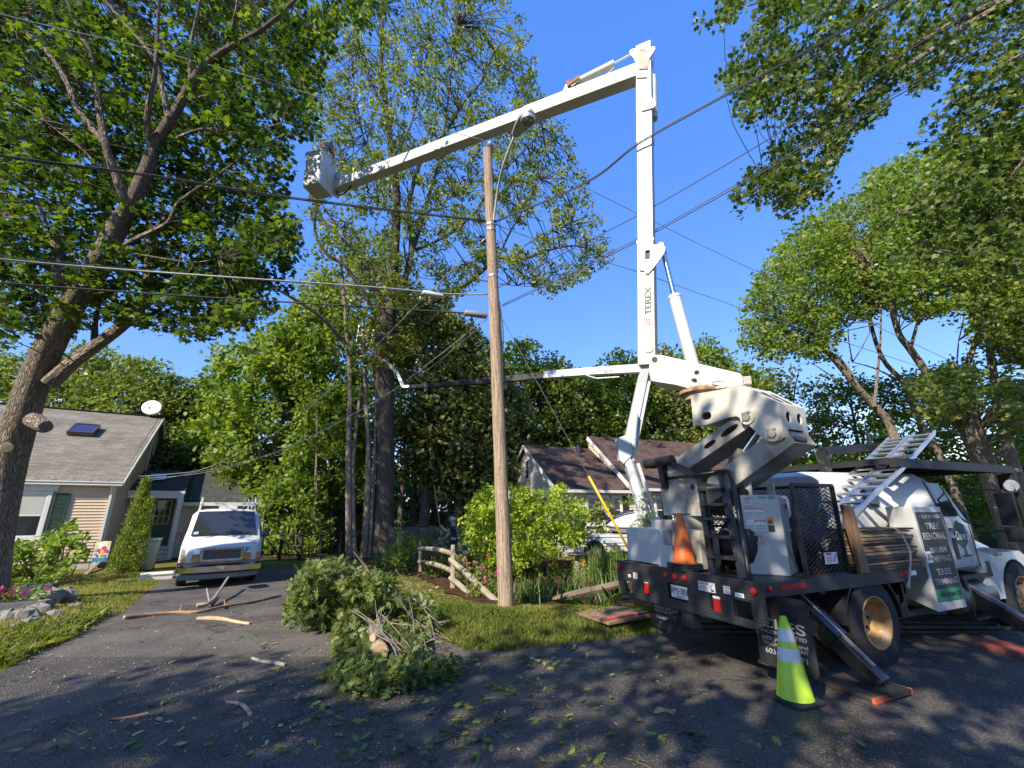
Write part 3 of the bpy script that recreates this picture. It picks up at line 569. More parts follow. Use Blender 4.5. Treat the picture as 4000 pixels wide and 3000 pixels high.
for i in range(8): x = 2.2 + i * .43; b = MB(); b.bar((x, AY - e + .1, 2.45), (x, AY - e + .16, 2.62), .02, .012, (1, 0, 0)); b.build('snow_guard', m_metal, h1)
b = MB(); b.box(.05, 1.98, AY - .80, AY - .62, 2.52, 2.80); b.box(.03, 2.0, AY - .83, AY - .62, 2.72, 2.83); b.build('porch_beam', m_white, h1, bevel=.006)
b = MB(); b.box(1.80, 1.96, AY - .78, AY - .64, -.3, 2.52); b.box(1.77, 1.99, AY - .81, AY - .61, 2.36, 2.5); b.box(1.77, 1.99, AY - .81, AY - .61, .72, .80); b.build('porch_post', m_white, h1, bevel=.006)
# door
dr = MB(); dx0, dx1, dz0, dz1 = .82, 1.68, .52, 2.58
dr.box(dx0, dx1, AY + .0, AY + .05, dz0, 1.42); dr.box(dx0, dx0 + .14, AY, AY + .05, 1.42, dz1); dr.box(dx1 - .14, dx1, AY, AY + .05, 1.42, dz1); dr.box(dx0 + .14, dx1 - .14, AY, AY + .05, dz1 - .13, dz1)
dr.box(dx0 + .12, dx1 - .12, AY - .012, AY, .68, 1.28); door = dr.build('door', m_green, h1, bevel=.006)
b = MB(); gx0, gx1, gz0, gz1 = dx0 + .14, dx1 - .14, 1.42, dz1 - .13
b.box(gx0, gx0 + .03, AY - .012, AY + .03, gz0, gz1); b.box(gx1 - .03, gx1, AY - .012, AY + .03, gz0, gz1); b.box(gx0 + .03, gx1 - .03, AY - .012, AY + .03, gz0, gz0 + .03); b.box(gx0 + .03, gx1 - .03, AY - .012, AY + .03, gz1 - .03, gz1)
for i in (1, 2): xx = gx0 + (gx1 - gx0) * i / 3; b.box(xx - .01, xx + .01, AY - .008, AY + .03, gz0 + .03, gz1 - .03); zz = gz0 + (gz1 - gz0) * i / 3; b.box(gx0 + .03, gx1 - .03, AY - .006, AY + .03, zz - .01, zz + .01)
dw = b.build('window_grille', mat('cream_paint', (.62, .55, .38), .5), door); b = MB(); b.box(gx0 + .02, gx1 - .02, AY + .02, AY + .026, gz0 + .02, gz1 - .02); b.build('pane', m_glass, door)
b = MB(); b.ball((dx0 + .07, AY - .05, 1.4), .03, 10); b.build('handle', m_metal, door)
b = MB(); b.box(dx0 - .13, dx0 - .002, AY - .02, AY + .055, .5, dz1 + .1); b.box(dx1 + .002, dx1 + .13, AY - .02, AY + .055, .5, dz1 + .1); b.box(dx0, dx1, AY - .02, AY + .055, dz1 + .002, dz1 + .1); b.build('door_frame', m_white, h1)
b = MB()
for i in range(5): b.box(.72, 1.82, AY - 1.25 + .24 * i, AY, -.25 + .155 * i, -.11 + .155 * i)
b.build('step', mat('white_steps', (.6, .58, .54), .7, var=.15, dirt=(.25, .22, .18)), h1, bevel=.01)
# wing window with white casing behind the van
window(h1, 2.65, 3.4, .95, 1.95, y=AY - .055, cas=.09, mull=1)
window(h1, 4.35, 4.8, .95, 1.95, y=AY - .03, cas=.09, mull=1)
# small roof window on the porch roof
b = MB(); b.hexa([(.45, AY + .55, 3.36), (1.05, AY + .55, 3.36), (1.05, AY + 1.0, 3.58), (.45, AY + 1.0, 3.58), (.45, AY + .53, 3.44), (1.05, AY + .53, 3.44), (1.05, AY + .98, 3.66), (.45, AY + .98, 3.66)]); b.build('skylight', mat('skylight_dome', (.35, .42, .55), .15), h1)
# satellite dish on the ridge end
dp = HF.w(-.22, DEP / 2, RID)
dt = thing('satellite_dish', 'white satellite dish on the roof ridge of the beige house', 'satellite dish', dp)
dn = Vector((.42, -.86, .28)).normalized(); dc = Vector((-.02, -.2, .42))
b = MB(); b.lathe([(.001, -.055), (.16, -.045), (.30, -.012), (.40, .03), (.405, .035), (.40, .042), (.29, .002), (.15, -.03), (.001, -.04)], dc, dn, 28, cap=False); b.build('dish', mat('dish_white', (.75, .74, .70), .4), dt, smooth='all')
b = MB(); b.tube([(0, 0, -.1), (0, -.02, .2), dc - dn * .05], .025, 8); b.build('mount', m_metal, dt); b = MB(); b.tube([dc - Vector((0, 0, .38)), dc + dn * .38 - Vector((0, 0, .2))], .012, 6); b.ball(dc + dn * .40 - Vector((0, 0, .18)), .05, 8); b.build('feed_arm', m_metal, dt)
# ---------------------------------------------------------------- second house
H2 = Fr((2.36, 19.5, 0), 70)
h2 = thing('house', 'cream clapboard cape house with brown shingle roof behind the garden bushes', 'house', H2.o, 70)
X0, X1, D2, E2, R2 = -.42, 11.5, 6.9, 2.55, 4.95; S2 = (R2 - E2) / (D2 / 2 + .25)
b = MB(); b.box(X0 + .002, X1, .002, D2, -.2, E2 + .1); clap(b, X0, X1, .25, E2)
k = len(b.v); lo2 = lambda z: max(0, (z - E2 - .05) / S2 - .2); clap(b, -D2, lambda z: -lo2(z), .25, R2 - .1, x0f=lambda z: -D2 + lo2(z))
for i in range(k, len(b.v)): v = b.v[i]; b.v[i] = Vector((X0 + v.y, -v.x, v.z))
b.prism([(X0 + .004, 0, E2 + .08), (X0 + .004, D2, E2 + .08), (X0 + .004, D2 / 2, R2 - .08)], (.2, 0, 0)); b.build('wall', m_siding2, h2)
b = MB(); roofslab(b, (X0 - .2, -.27, E2 + .06), (X1, -.27, E2 + .06), (X1, D2 / 2, R2), (X0 - .2, D2 / 2, R2)); b.build('roof', m_roof2, h2, uvp=((0, 0, E2), (1, 0, 0), (0, D2 / 2, R2 - E2)))
b = MB(); roofslab(b, (X1, D2 + .27, E2 + .06), (X0 - .2, D2 + .27, E2 + .06), (X0 - .2, D2 / 2, R2 + .002), (X1, D2 / 2, R2 + .002)); b.build('roof', m_roof2, h2, uvp=((0, 0, E2), (1, 0, 0), (0, -D2 / 2, R2 - E2)))
# taller right-hand part whose rake shows siding above the lower roof
U0, R3 = 3.25, 5.62; S3 = (R3 - E2 - .12) / (D2 / 2 + .3)
b = MB(); k = len(b.v); clap(b, -D2 / 2 - .05, lambda z: min(.28, -((z - E2 - .1) / S3) + .33), E2 - .3, R3 - .1)
for i in range(k, len(b.v)): v = b.v[i]; b.v[i] = Vector((U0 + v.y, -v.x, v.z))
b.build('upper_gable', m_siding2, h2)
b = MB(); roofslab(b, (U0 - .1, -.36, E2 + .16), (X1, -.36, E2 + .16), (X1, D2 / 2, R3), (U0 - .1, D2 / 2, R3)); b.build('roof', m_roof2, h2, uvp=((0, 0, E2), (1, 0, 0), (0, D2 / 2, R3 - E2)))
b = MB(); b.bar((U0 - .13, -.38, E2 + .08), (U0 - .13, D2 / 2, R3 - .1), .03, .2); b.build('rake_board', m_white, h2); b = MB(); b.bar((X0 - .23, -.3, E2 - .0), (X0 - .23, D2 / 2, R2 - .07), .03, .17); b.bar((X0 - .23, D2 / 2, R2 - .07), (X0 - .23, D2 + .3, E2), .03, .17); b.build('rake_board', m_white, h2)
b = MB(); b.box(X0 - .2, U0 - .15, -.40, -.275, E2 - .08, E2 + .045); b.box(U0 - .12, X1, -.49, -.365, E2 + .02, E2 + .145); b.box(X0, X1, -.27, -.001, E2 - .1, E2 - .06); b.build('gutter', m_white, h2, bevel=.008)
window(h2, .98, 2.02, 1.2, 2.28, cas=.10); window(h2, 2.3, 2.68, 1.2, 2.28, cas=.09, mull=1)
b = MB(); b.box(2.80, 3.12, -.05, -.002, 1.1, 2.36); b.build('shutter', mat('black_shutter', (.02, .022, .025), .5), h2)
window(h2, 4.6, 5.5, 1.2, 2.28, cas=.1, mull=1)
b = MB()
for (y0, y1, z0, z1) in ((3.05, 3.13, 3.2, 4.2), (3.63, 3.71, 3.2, 4.2), (3.13, 3.63, 4.12, 4.2), (3.13, 3.63, 3.2, 3.28), (3.13, 3.63, 3.68, 3.73)): b.box(X0 - .07, X0 - .002, y0, y1, z0, z1)
gw = b.build('window', m_white, h2); b = MB(); b.box(X0 - .032, X0 - .022, 3.13, 3.63, 3.28, 4.12); b.build('pane', m_glass, gw)
b = MB(); b.cyl((2.3, D2 / 2 - .5, 4.6), (2.3, D2 / 2 - .5, 5.1), .12, 12); b.lathe([(.2, 0), (.22, .05), (.05, .12)], (2.3, D2 / 2 - .5, 5.1)); b.build('roof_vent', mat('black_metal', (.02, .02, .022), .5, var=.3), h2)
b = MB(); b.cyl((8.0, .6, 3.3), (8.0, .6, 4.0), .05, 10); b.build('vent_pipe', m_metal, h2)
# ================================================================ VAN in the driveway
m_vanw = mat('van_white_paint', (.56, .57, .56), .28, var=.03, sc=2, coat=.4, dirt=(.6, .58, .53), dirtlo=.62, dirthi=.9)
m_chrome = mat('chrome', (.62, .63, .63), .12, metal=1, var=.05)
m_blackp = mat('black_plastic', (.018, .018, .02), .45, var=.2)
m_greyp = mat('grey_plastic', (.20, .20, .20), .5, var=.1)
m_rubber = mat('tyre_rubber', (.016, .016, .017), .85, var=.3, sc=9, bump=.4, bsc=50)
m_amber = mat('amber_lens', (.75, .24, .01), .2, var=.15, sc=30)
m_lens = mat('clear_lens', (.42, .45, .48), .08, metal=.4, var=.35, sc=14)
m_redl = mat('red_lens', (.42, .015, .015), .25, var=.15, sc=30)
m_ws = glassmat('windscreen_glass', (.025, .03, .03), .03)
m_plate = mat('plate_white', (.78, .78, .76), .4, var=.05)
m_redtx = mat('red_lettering', (.30, .02, .03), .5, var=.05)
VF = Fr((-8.70, 13.91, -.27), 146)
van = thing('van', 'white cargo van with roof rack parked nose-out in the driveway', 'van', VF.o, 146)
def vsec(x, wid, zb, zs, pts): # half profile -> ring
    h = [(wid[0], zb)] + pts; ring = [(x, y, z) for y, z in h] + [(x, -y, z) for y, z in reversed(h)]; return ring
full = [(1.0, .62), (1.0, 1.18), (.96, 1.55), (.88, 1.92), (.78, 2.02), (.55, 2.075), (0.02, 2.09)]
secs = []
def arch(x, c): d = abs(x - c); return .80 if d < .15 else .74 if d < .3 else .62 if d < .41 else .42
for x in (-4.75, -4.6, -3.88, -3.83, -3.74, -3.6, -3.43, -3.26, -3.12, -3.03, -2.98, -1.6, -.50, -.47): secs.append(vsec(x, (.95, 0), arch(x, -3.43), 0, [(p[0] * (.97 if x == -4.75 else 1), max(p[1], arch(x, -3.43) + .02) if i == 0 else p[1]) for i, p in enumerate(full)]))
def lerp2(a, b, t): return [(p[0] * (1 - t) + q[0] * t, p[1] * (1 - t) + q[1] * t) for p, q in zip(a, b)]
cowl = [(1.0, .62), (1.0, 1.10), (.985, 1.16), (.95, 1.22), (.90, 1.25), (.62, 1.285), (0.02, 1.30)]
for x in (-.40, -.38, -.29, -.16, 0, .16, .27): t = (x + .47) / .77; q = lerp2(full, cowl, t); z = arch(x, 0); secs.append(vsec(x, (.95, 0), z, 0, [(q[0][0], max(.62, z + .02))] + q[1:]))
secs.append(vsec(.30, (.95, 0), .74, 0, [(1.0, .76)] + cowl[1:])); secs.append(vsec(.40, (.95, 0), .62, 0, [(1.0, .66), (1.0, 1.07), (.985, 1.13), (.94, 1.19), (.88, 1.225), (.6, 1.255), (0.02, 1.27)]))
secs.append(vsec(.45, (.94, 0), .42, 0, [(1.0, .62), (1.0, 1.05), (.98, 1.11), (.94, 1.17), (.87, 1.205), (.6, 1.235), (0.02, 1.25)]))
secs.append(vsec(.65, (.90, 0), .42, 0, [(.93, .62), (.93, 1.0), (.92, 1.05), (.90, 1.09), (.85, 1.12), (.6, 1.15), (0.02, 1.165)]))
secs.append(vsec(.76, (.80, 0), .42, 0, [(.86, .62), (.86, .96), (.85, 1.0), (.84, 1.03), (.80, 1.05), (.6, 1.07), (0.02, 1.085)]))
secs.append(vsec(.80, (.74, 0), .42, 0, [(.80, .62), (.80, .94), (.79, .97), (.78, .99), (.76, 1.005), (.6, 1.02), (0.02, 1.03)]))
b = MB(); b.loft(secs); b.build('body', m_vanw, van, smooth=True)
b = MB(); b.box(-4.6, .5, -.8, .8, .30, .55); b.build('underbody', m_blackp, van)
# windscreen follows the slope between roof edge and cowl
b = MB()
def wsp(t, y): # t 0 at cowl .. 1 at roof edge
    x = .28 * (1 - t) + -.42 * t + .035; z = 1.30 * (1 - t) + 2.04 * t + .035; return Vector((x - .03 * y * y, y, z - .03 * y * y))
n = 6; W = [[wsp(t, y * (.83 * (1 - t) + .73 * t)) for y in np.linspace(-1, 1, 11)] for t in np.linspace(.03, .93, n)]
b.add([p for r in W for p in r], [(i * 11 + j, i * 11 + j + 1, (i + 1) * 11 + j + 1, (i + 1) * 11 + j) for i in range(n - 1) for j in range(10)]); b.build('windscreen', m_ws, van, smooth=True)
b = MB(); b.add([wsp(t, y * k) + Vector((.014, 0, .012)) for t, y, k in ((.07, -.78, 1), (.07, -.66, 1), (.16, -.65, 1), (.16, -.765, 1))], [(0, 1, 2, 3)]); b.build('sticker', mat('blue_sticker', (.25, .45, .62), .4), van)
for s0 in (-.55, .05):
    b = MB(); b.tube([wsp(.0, s0) + Vector((.03, 0, .02)), wsp(.06, s0 + .28) + Vector((.02, 0, .02)), wsp(.03, s0 + .56) + Vector((.02, 0, .02))], .012, 6); b.build('wiper', m_blackp, van)
for sg in (1, -1):
    b = MB()
    def sw(x, z): t = (z - 1.18) / .84; return Vector((x, sg * (1.0 - .04 * min(1, t / .44) - .085 * max(0, (z - 1.55) / .37)) + sg * .006, z))
    P = [sw(.10, 1.26), sw(-.95, 1.26), sw(-.95, 1.55), sw(-.92, 1.88), sw(-.45, 1.88), sw(-.14, 1.55)]; b.add(P if sg < 0 else P[::-1], [tuple(range(6))]); b.build('side_window', m_ws, van)
    b = MB(); b.box(-.02, .06, min(sg * .97, sg * 1.10), max(sg * .97, sg * 1.10), 1.24, 1.29); b.loft([[(-.10, sg * 1.02, 1.24), (-.10, sg * 1.22, 1.26), (-.10, sg * 1.22, 1.50), (-.10, sg * 1.04, 1.50)], [(.04, sg * 1.03, 1.26), (.04, sg * 1.20, 1.28), (.04, sg * 1.20, 1.48), (.04, sg * 1.05, 1.48)]]); b.build('mirror', m_blackp, van, bevel=.02)
    b = MB(); b.hexa([(.70, sg * .53, .865), (.85, sg * .53, .865), (.74, sg * .965, .865), (.66, sg * .965, .865), (.70, sg * .53, 1.03), (.835, sg * .53, 1.03), (.72, sg * .955, 1.025), (.66, sg * .955, 1.025)]); b.build('headlight', m_lens, van, bevel=.01)
    b = MB(); b.hexa([(.70, sg * .53, .79), (.845, sg * .53, .79), (.735, sg * .965, .79), (.66, sg * .965, .79), (.70, sg * .53, .862), (.845, sg * .53, .862), (.735, sg * .965, .862), (.66, sg * .965, .862)]); b.build('lamp_bezel', m_greyp, van)
    b = MB(); b.hexa([(.70, sg * .53, .695), (.85, sg * .53, .695), (.75, sg * .97, .71), (.66, sg * .97, .71), (.70, sg * .53, .785), (.85, sg * .53, .785), (.74, sg * .97, .785), (.66, sg * .97, .785)]); b.build('turn_signal', m_amber, van, bevel=.006)
    b = MB(); b.box(-.32, -.20, sg * 1.001 if sg > 0 else -1.02, 1.02 if sg > 0 else -1.001, .98, 1.02); b.build('door_handle', m_blackp, van)
b = MB(); N_ = Vector((1, 0, 0))
b.plate(rrect(-.52, .52, .68, 1.035, .05), [rrect(-.455, .455, .725, .99, .04)], .05, (.88, 0, 0), (0, 1, 0), (0, 0, 1), .008); gr = b.build('grille', m_chrome, van)
b = MB(); b.box(.80, .835, -.47, .47, .71, 1.0); b.build('grille_mesh', m_blackp, gr)
b = MB()
for i in range(6): z = .745 + i * .044; b.box(.84, .862, -.45, .45, z, z + .014)
b.build('slat', m_greyp, gr)
b = MB(); text_into(b, 'GMC', (.885, .0, .81), (0, 1, 0), (0, 0, 1), .33, .09, .03); b.build('emblem', mat('red_emblem', (.35, .03, .05), .3, var=.1), gr)
def arcbar(x, z0, z1, hw, th, bow, m, name, par): # bumper bar bowed at its ends
    b = MB(); S_ = []
    for y in np.linspace(-hw, hw, 13): k = bow * (abs(y) / hw) ** 3; S_.append([(x - k, y, z0), (x - k + th, y, z0 + .03), (x - k + th, y, z1 - .03), (x - k, y, z1)])
    b.loft(S_); return b.build(name, m, par, smooth=True)
arcbar(.82, .38, .585, 1.01, .12, .14, m_chrome, 'bumper', van); arcbar(.81, .588, .69, 1.005, .09, .14, m_greyp, 'bumper_top', van); arcbar(.76, .20, .378, .97, .08, .2, m_greyp, 'valance', van)
b = MB(); b.box(.925, .932, -.12, .185, .405, .56); pl = b.build('licence_plate', m_plate, van, bevel=.004); b = MB(); text_into(b, '1DXG 54', (.934, .03, .44), (0, 1, 0), (0, 0, 1), .27, .085, .012); b.build('lettering', m_redtx, pl)
for x in (0, -3.43):
    for sg in (1, -1):
        b = MB(); b.lathe([(.20, -.11), (.34, -.12), (.375, -.09), (.38, 0), (.375, .09), (.34, .12), (.20, .11)], (x, sg * .86, .38), (0, sg, 0), 28, cap=False); wv = b.build('wheel', m_rubber, van, smooth=True)
        b = MB(); b.lathe([(.001, .03), (.09, .05), (.13, .02), (.19, .09), (.215, .115), (.215, .10)], (x, sg * .86, .38), (0, sg, 0), 24, cap=False); b.build('rim', m_greyp, wv, smooth=True)
b = MB()
for sg in (1, -1): b.bar((-.45, sg * .72, 2.02), (-4.4, sg * .72, 2.30), .04) if False else b.bar((-.55, sg * .72, 2.26), (-4.4, sg * .72, 2.26), .04)
for x in (-.62, -2.0, -3.6):
    b.bar((x, -.76, 2.24), (x, .76, 2.24), .05, .04)
    for sg in (1, -1): b.bar((x, sg * .76, 2.0), (x, sg * .72, 2.44), .035, .035, (1, 0, 0))
for y in (.42, .54): b.bar((-.62, y, 2.05), (-.62, y, 2.40), .02, .02, (1, 0, 0))
b.box(-.66, -.58, -.25, .25, 2.10, 2.20); b.build('roof_rack', mat('rack_white', (.72, .71, .68), .4, var=.1), van)
b = MB(); b.cyl((-.48, .42, 2.05), (-.48, .42, 2.14), .03, 8); b.build('antenna', m_blackp, van)
# ================================================================ BUCKET TRUCK  (x forward, y to its left, z up; origin under the right rear corner of the deck)
m_deck = mat('black_deck_paint', (.022, .022, .024), .5, var=.35, sc=5, dirt=(.06, .056, .05), dirtsc=4, dirtlo=.54, dirthi=.78, bump=.15, bsc=30)
def treadplate(name, c, rough=.42):
    m = mat(name, c, rough, var=.3, sc=6, dirt=(.075, .07, .064), dirtsc=5, dirtlo=.52, dirthi=.8); n = m.node_tree; b = n.nodes['Principled BSDF']; l = n.links.new
    t = n.nodes.new('ShaderNodeTexCoord'); vo = n.nodes.new('ShaderNodeTexVoronoi'); vo.inputs['Scale'].default_value = 30; vo.inputs['Randomness'].default_value = .15; l(t.outputs['Object'], vo.inputs['Vector'])
    mr = n.nodes.new('ShaderNodeMapRange'); mr.inputs[1].default_value = .35; mr.inputs[2].default_value = .25; l(vo.outputs['Distance'], mr.inputs[0]); bp = n.nodes.new('ShaderNodeBump'); bp.inputs['Strength'].default_value = .8; bp.inputs['Distance'].default_value = .006
    l(mr.outputs[0], bp.inputs['Height']); l(bp.outputs[0], b.inputs['Normal']); return m
m_tread = treadplate('black_tread_plate', (.024, .025, .028))
m_cream = mat('boom_white_paint', (.55, .53, .46), .42, var=.05, sc=1.5, coat=.15, dirt=(.52, .47, .38), dirtsc=1.4, dirtlo=.55, dirthi=.85)
m_creamr = mat('rusty_white_paint', (.52, .49, .41), .5, var=.08, sc=2, dirt=(.30, .20, .11), dirtsc=2.6, dirtlo=.57, dirthi=.76)
m_greasy = mat('greasy_white_paint', (.38, .355, .30), .45, var=.15, sc=2.5, dirt=(.10, .085, .07), dirtsc=2.2, dirtlo=.44, dirthi=.68)
m_boxw = mat('chipped_white_box', (.48, .49, .48), .4, var=.06, sc=2, dirt=(.16, .12, .09), dirtsc=5, dirtlo=.64, dirthi=.70)
m_tube = mat('black_tube_paint', (.016, .016, .017), .4, var=.3, sc=7, dirt=(.13, .11, .09), dirtsc=5, dirtlo=.54, dirthi=.72)
m_rust = mat('rusty_rim', (.42, .24, .10), .65, var=.35, sc=7, dirt=(.55, .42, .26), dirtsc=5, dirtlo=.45, dirthi=.65, metal=.2)
m_flap = mat('mud_flap_rubber', (.022, .022, .023), .75, var=.25)
m_stencil = mat('worn_stencil_paint', (.42, .42, .42), .7, var=.35, sc=20)
m_black = mat('flat_black', (.014, .014, .015), .6, var=.2)
m_rod = mat('chrome_rod', (.75, .77, .80), .15, metal=1, var=.05)
m_cabw = mat('truck_white_paint', (.48, .49, .48), .3, var=.04, sc=2, coat=.3, dirt=(.45, .43, .38), dirtsc=2.5, dirtlo=.58, dirthi=.85)
m_stick = mat('sticker_white', (.75, .74, .72), .5, var=.06)
m_stred = mat('sticker_red', (.55, .06, .05), .5, var=.1); m_stblk = mat('sticker_black', (.03, .03, .03), .5); m_styel = mat('sticker_yellow', (.65, .5, .08), .5); m_stora = mat('sticker_orange', (.7, .25, .05), .5)
TF = Fr((2.65, 5.12, 0), 65.6); TM = TF.M
T = thing('bucket_truck', 'white and black aerial bucket truck with a tall two-part boom raised over the street', 'truck', TF.o, 65.6)
DW, DZ = 2.38, 1.06
P4 = Zm(2300, 1600, .5425); P5 = Zm(3000, 1600, .5426); P8 = Zm(3300, 1700, .42194); P7 = Zm(2400, 900, .5425)
b = MB(); b.box(0, 3.41, .0, DW, DZ - .08, DZ); deck = b.build('deck', m_tread, T, bevel=.006)
b = MB(); b.box(.0, 3.41, -.012, -.001, DZ - .14, DZ + .012); b.box(0, 3.41, DW + .001, DW + .012, DZ - .14, DZ + .012); b.build('side_rail', m_deck, T, bevel=.004)
b = MB()
for y in (.55, 1.75): b.box(.05, 6.6, y - .05, y + .05, .62, .90)
for x in (.2, 1.2, 3.0): b.box(x, x + .1, .1, 2.28, DZ - .2, DZ - .085)
b.build('chassis', m_black, T)
b = MB(); b.plate([(-.06, 1.09), (-.06, .68), (.10, .615), (2.28, .60), (2.39, .82), (2.39, 1.075)][::-1], [rrect(1.70, 1.83, .67, .86, .015), rrect(.98, 1.33, .71, .91, .015), rrect(.48, .64, .69, .88, .015), rrect(.08, .32, .69, .88, .015), [(2.06, .65), (2.20, .65), (2.26, .81), (2.06, .81)]], .05, (.02, 0, 0), (0, 1, 0), (0, 0, 1), .003)
bum = b.build('bumper', m_tread, T)
b = MB(); b.box(.04, .05, .40, 2.0, .6, .95); b.build('bumper_liner', m_black, bum)
for y in (2.32, 1.33, 1.17, 1.01, .02):
    b = MB(); b.lathe([(.040, 0), (.040, .012), (.034, .022), (.001, .027)], (-.035, y, .995), (-1, 0, 0), 14, cap=False); b.build('marker_light', m_redl, T, smooth=True)
for y in (1.765, .56): b = MB(); b.box(-.015, .03, y - .05, y + .05, .69, .83); b.build('tail_light', m_redl, T, bevel=.008); b = MB(); b.box(-.012, .028, y - .05, y + .05, .833, .86); b.build('reverse_light', m_plate, T)
def sticker(y0, y1, z0, z1, head=None, fig=False, x=-.033, m=m_stick, par=T, txt='DANGER'):
    b = MB(); b.box(x - .003, x, y0, y1, z0, z1); s = b.build('warning_sticker', m, par); X = (0, -1, 0); Z = (0, 0, 1)
    if head:
        b = MB(); b.box(x - .005, x - .0032, y0 + (y1 - y0) * (.38 if fig else .06), y1 - .006, z1 - (z1 - z0) * .30, z1 - .008); b.build('header', m_stred, s)
        b = MB(); text_into(b, txt, (x - .006, (y0 + (y1 - y0) * (.38 if fig else .06) + y1) / 2, z1 - (z1 - z0) * .25), X, Z, (y1 - y0) * (.5 if fig else .75), (z1 - z0) * .15, .01); b.build('lettering', m_stick, s)
    b = MB(); k0 = y0 + (y1 - y0) * (.42 if fig else .1)
    for i in range(4): z = z0 + (z1 - z0) * (.12 + .13 * i); b.box(x - .0045, x - .0032, k0 + .004 * i, y1 - .012, z, z + (z1 - z0) * .045)
    if fig:
        b.bar((x - .005, y0 + .03, z0 + .015), (x - .005, y0 + .07, z0 + (z1 - z0) * .55), .003, .008, (1, 0, 0)); b.bar((x - .005, y0 + .07, z0 + (z1 - z0) * .55), (x - .005, y0 + .02, z0 + (z1 - z0) * .85), .003, .008, (1, 0, 0)); b.box(x - .0045, x - .0032, y0 + .02, y0 + .06, z0 + .01, z0 + .03)
    b.build('print', m_stblk, s); return s
sticker(.54, .79, .895, 1.0, 1, True); sticker(.33, .42, .915, .995, 1); sticker(.155, .27, .905, .95); sticker(1.915, 2.01, .865, .945, 1); sticker(2.075, 2.13, .865, .905)
b = MB(); b.box(-.012, -.006, .985, 1.29, .735, .885); pl = b.build('licence_plate', m_plate, T, bevel=.003)
b = MB(); text_into(b, 'R92·303', (-.014, 1.1375, .785), (0, -1, 0), (0, 0, 1), .28, .072, .01); text_into(b, 'COMMERCIAL', (-.014, 1.1375, .747), (0, -1, 0), (0, 0, 1), .14, .018, .01); b.build('lettering', m_redtx, pl)
b = MB(); b.box(-.005, .12, .95, 1.15, .42, .60); b.cyl((-.12, 1.30, .38), (-.05, 1.30, .40), .07, 12); b.bar((-.02, 1.3, .45), (.3, 1.3, .45), .12); b.ball((-.11, 1.42, .40), .035, 10); b.build('tow_hitch', m_deck, T)
# mud flaps
for k, (y0, y1) in enumerate(((-.36, .28), (1.42, 1.98))):
    b = MB(); b.plate(rrect(y0, y1, .22, .94, .07), [], .012, (.25, 0, 0), (0, 1, 0), (0, 0, 1)); fl = b.build('mud_flap', m_flap, T); ym = (y0 + y1) / 2; b = MB(); wd = (y1 - y0)
    for s, h, z, wk in (('CLES', .10, .60, .80), ('INCORPORATED', .035, .545, .80), ('AERIAL LIFT and', .038, .475, .80), ('TRUCK EQUIPMENT', .038, .425, .80), ('603-895-4071', .05, .345, .72)): text_into(b, s, (.236, ym, z), (0, -1, 0), (0, 0, 1), wd * wk, h, .012)
    b.build('lettering', m_stencil, fl)
# rear dual wheels and front wheels
def truckwheel(cx, cy, sg, dual):
    b = MB(); prof = [(.28, -.13), (.46, -.135), (.495, -.11), (.50, -.05), (.50, .05), (.495, .11), (.46, .135), (.28, .13)]
    b.lathe(prof, (cx, cy, .5), (0, sg, 0), 40, cap=False)
    if dual: b.lathe(prof, (cx, cy - sg * .31, .5), (0, sg, 0), 40)
    w_ = b.build('wheel', m_rubber, T, smooth=True); b = MB()
    if dual: b.lathe([(.295, .125), (.30, .14), (.285, .14), (.27, .09), (.255, -.02), (.24, -.09), (.14, -.10), (.13, -.06), (.001, -.05)], (cx, cy, .5), (0, sg, 0), 36, cap=False)
    else: b.lathe([(.295, .125), (.30, .14), (.285, .14), (.27, .10), (.22, .06), (.16, .11), (.12, .12), (.11, .18), (.001, .19)], (cx, cy, .5), (0, sg, 0), 36, cap=False)
    b.build('rim', m_rust, w_, smooth=True); b = MB()
    for i in range(10): a = 6.2832 * i / 10; b.cyl((cx + .19 * math.cos(a), cy + sg * (-.10 if dual else .08), .5 + .19 * math.sin(a)), (cx + .19 * math.cos(a), cy + sg * (-.06 if dual else .12), .5 + .19 * math.sin(a)), .018, 6)
    b.build('nut', m_deck, w_)
    if not dual:
        b = MB()
        for i in range(5): a = 6.2832 * i / 5 + .3; b.lathe([(.001, .0), (.042, .0)], (cx + .235 * math.cos(a), cy + sg * .085, .5 + .235 * math.sin(a)), (0, sg, 0), 12)
        b.build('hand_hole', m_black, w_)
for sg, y in ((-1, .14), (1, 2.24)): truckwheel(2.05, y, sg, True)
for sg, y in ((-1, .12), (1, 2.26)): truckwheel(6.12, y, sg, False)
b = MB()
for y0 in (0.01, 1.72):
    S_ = []
    for i in range(13): a = math.pi * i / 12; S_.append([(2.05 + .60 * math.cos(a), y0, .52 + .55 * math.sin(a)), (2.05 + .60 * math.cos(a), y0 + .64, .52 + .55 * math.sin(a)), (2.05 + .58 * math.cos(a), y0 + .64, .50 + .55 * math.sin(a)), (2.05 + .58 * math.cos(a), y0, .50 + .55 * math.sin(a))])
    b.loft(S_)
b.build('mudguard', m_deck, T); b = MB(); b.cyl((2.05, .3, .5), (2.05, 2.1, .5), .09, 12); b.ball((2.05, 1.19, .5), .2, 12); b.build('rear_axle', m_black, T)
# side reflectors, tape and lamps on the rail
for x0, x1, m in ((.35, .78, m_redl), (2.72, 2.96, m_redl), (2.965, 3.12, m_stick)): b = MB(); b.box(x0, x1, -.016, -.0125, DZ - .075, DZ - .02); b.build('reflector', m, T)
b = MB(); b.lathe([(.035, 0), (.03, .015), (.001, .02)], (.17, -.012, DZ - .05), (0, -1, 0), 12, cap=False); b.build('marker_light', m_redl, T)
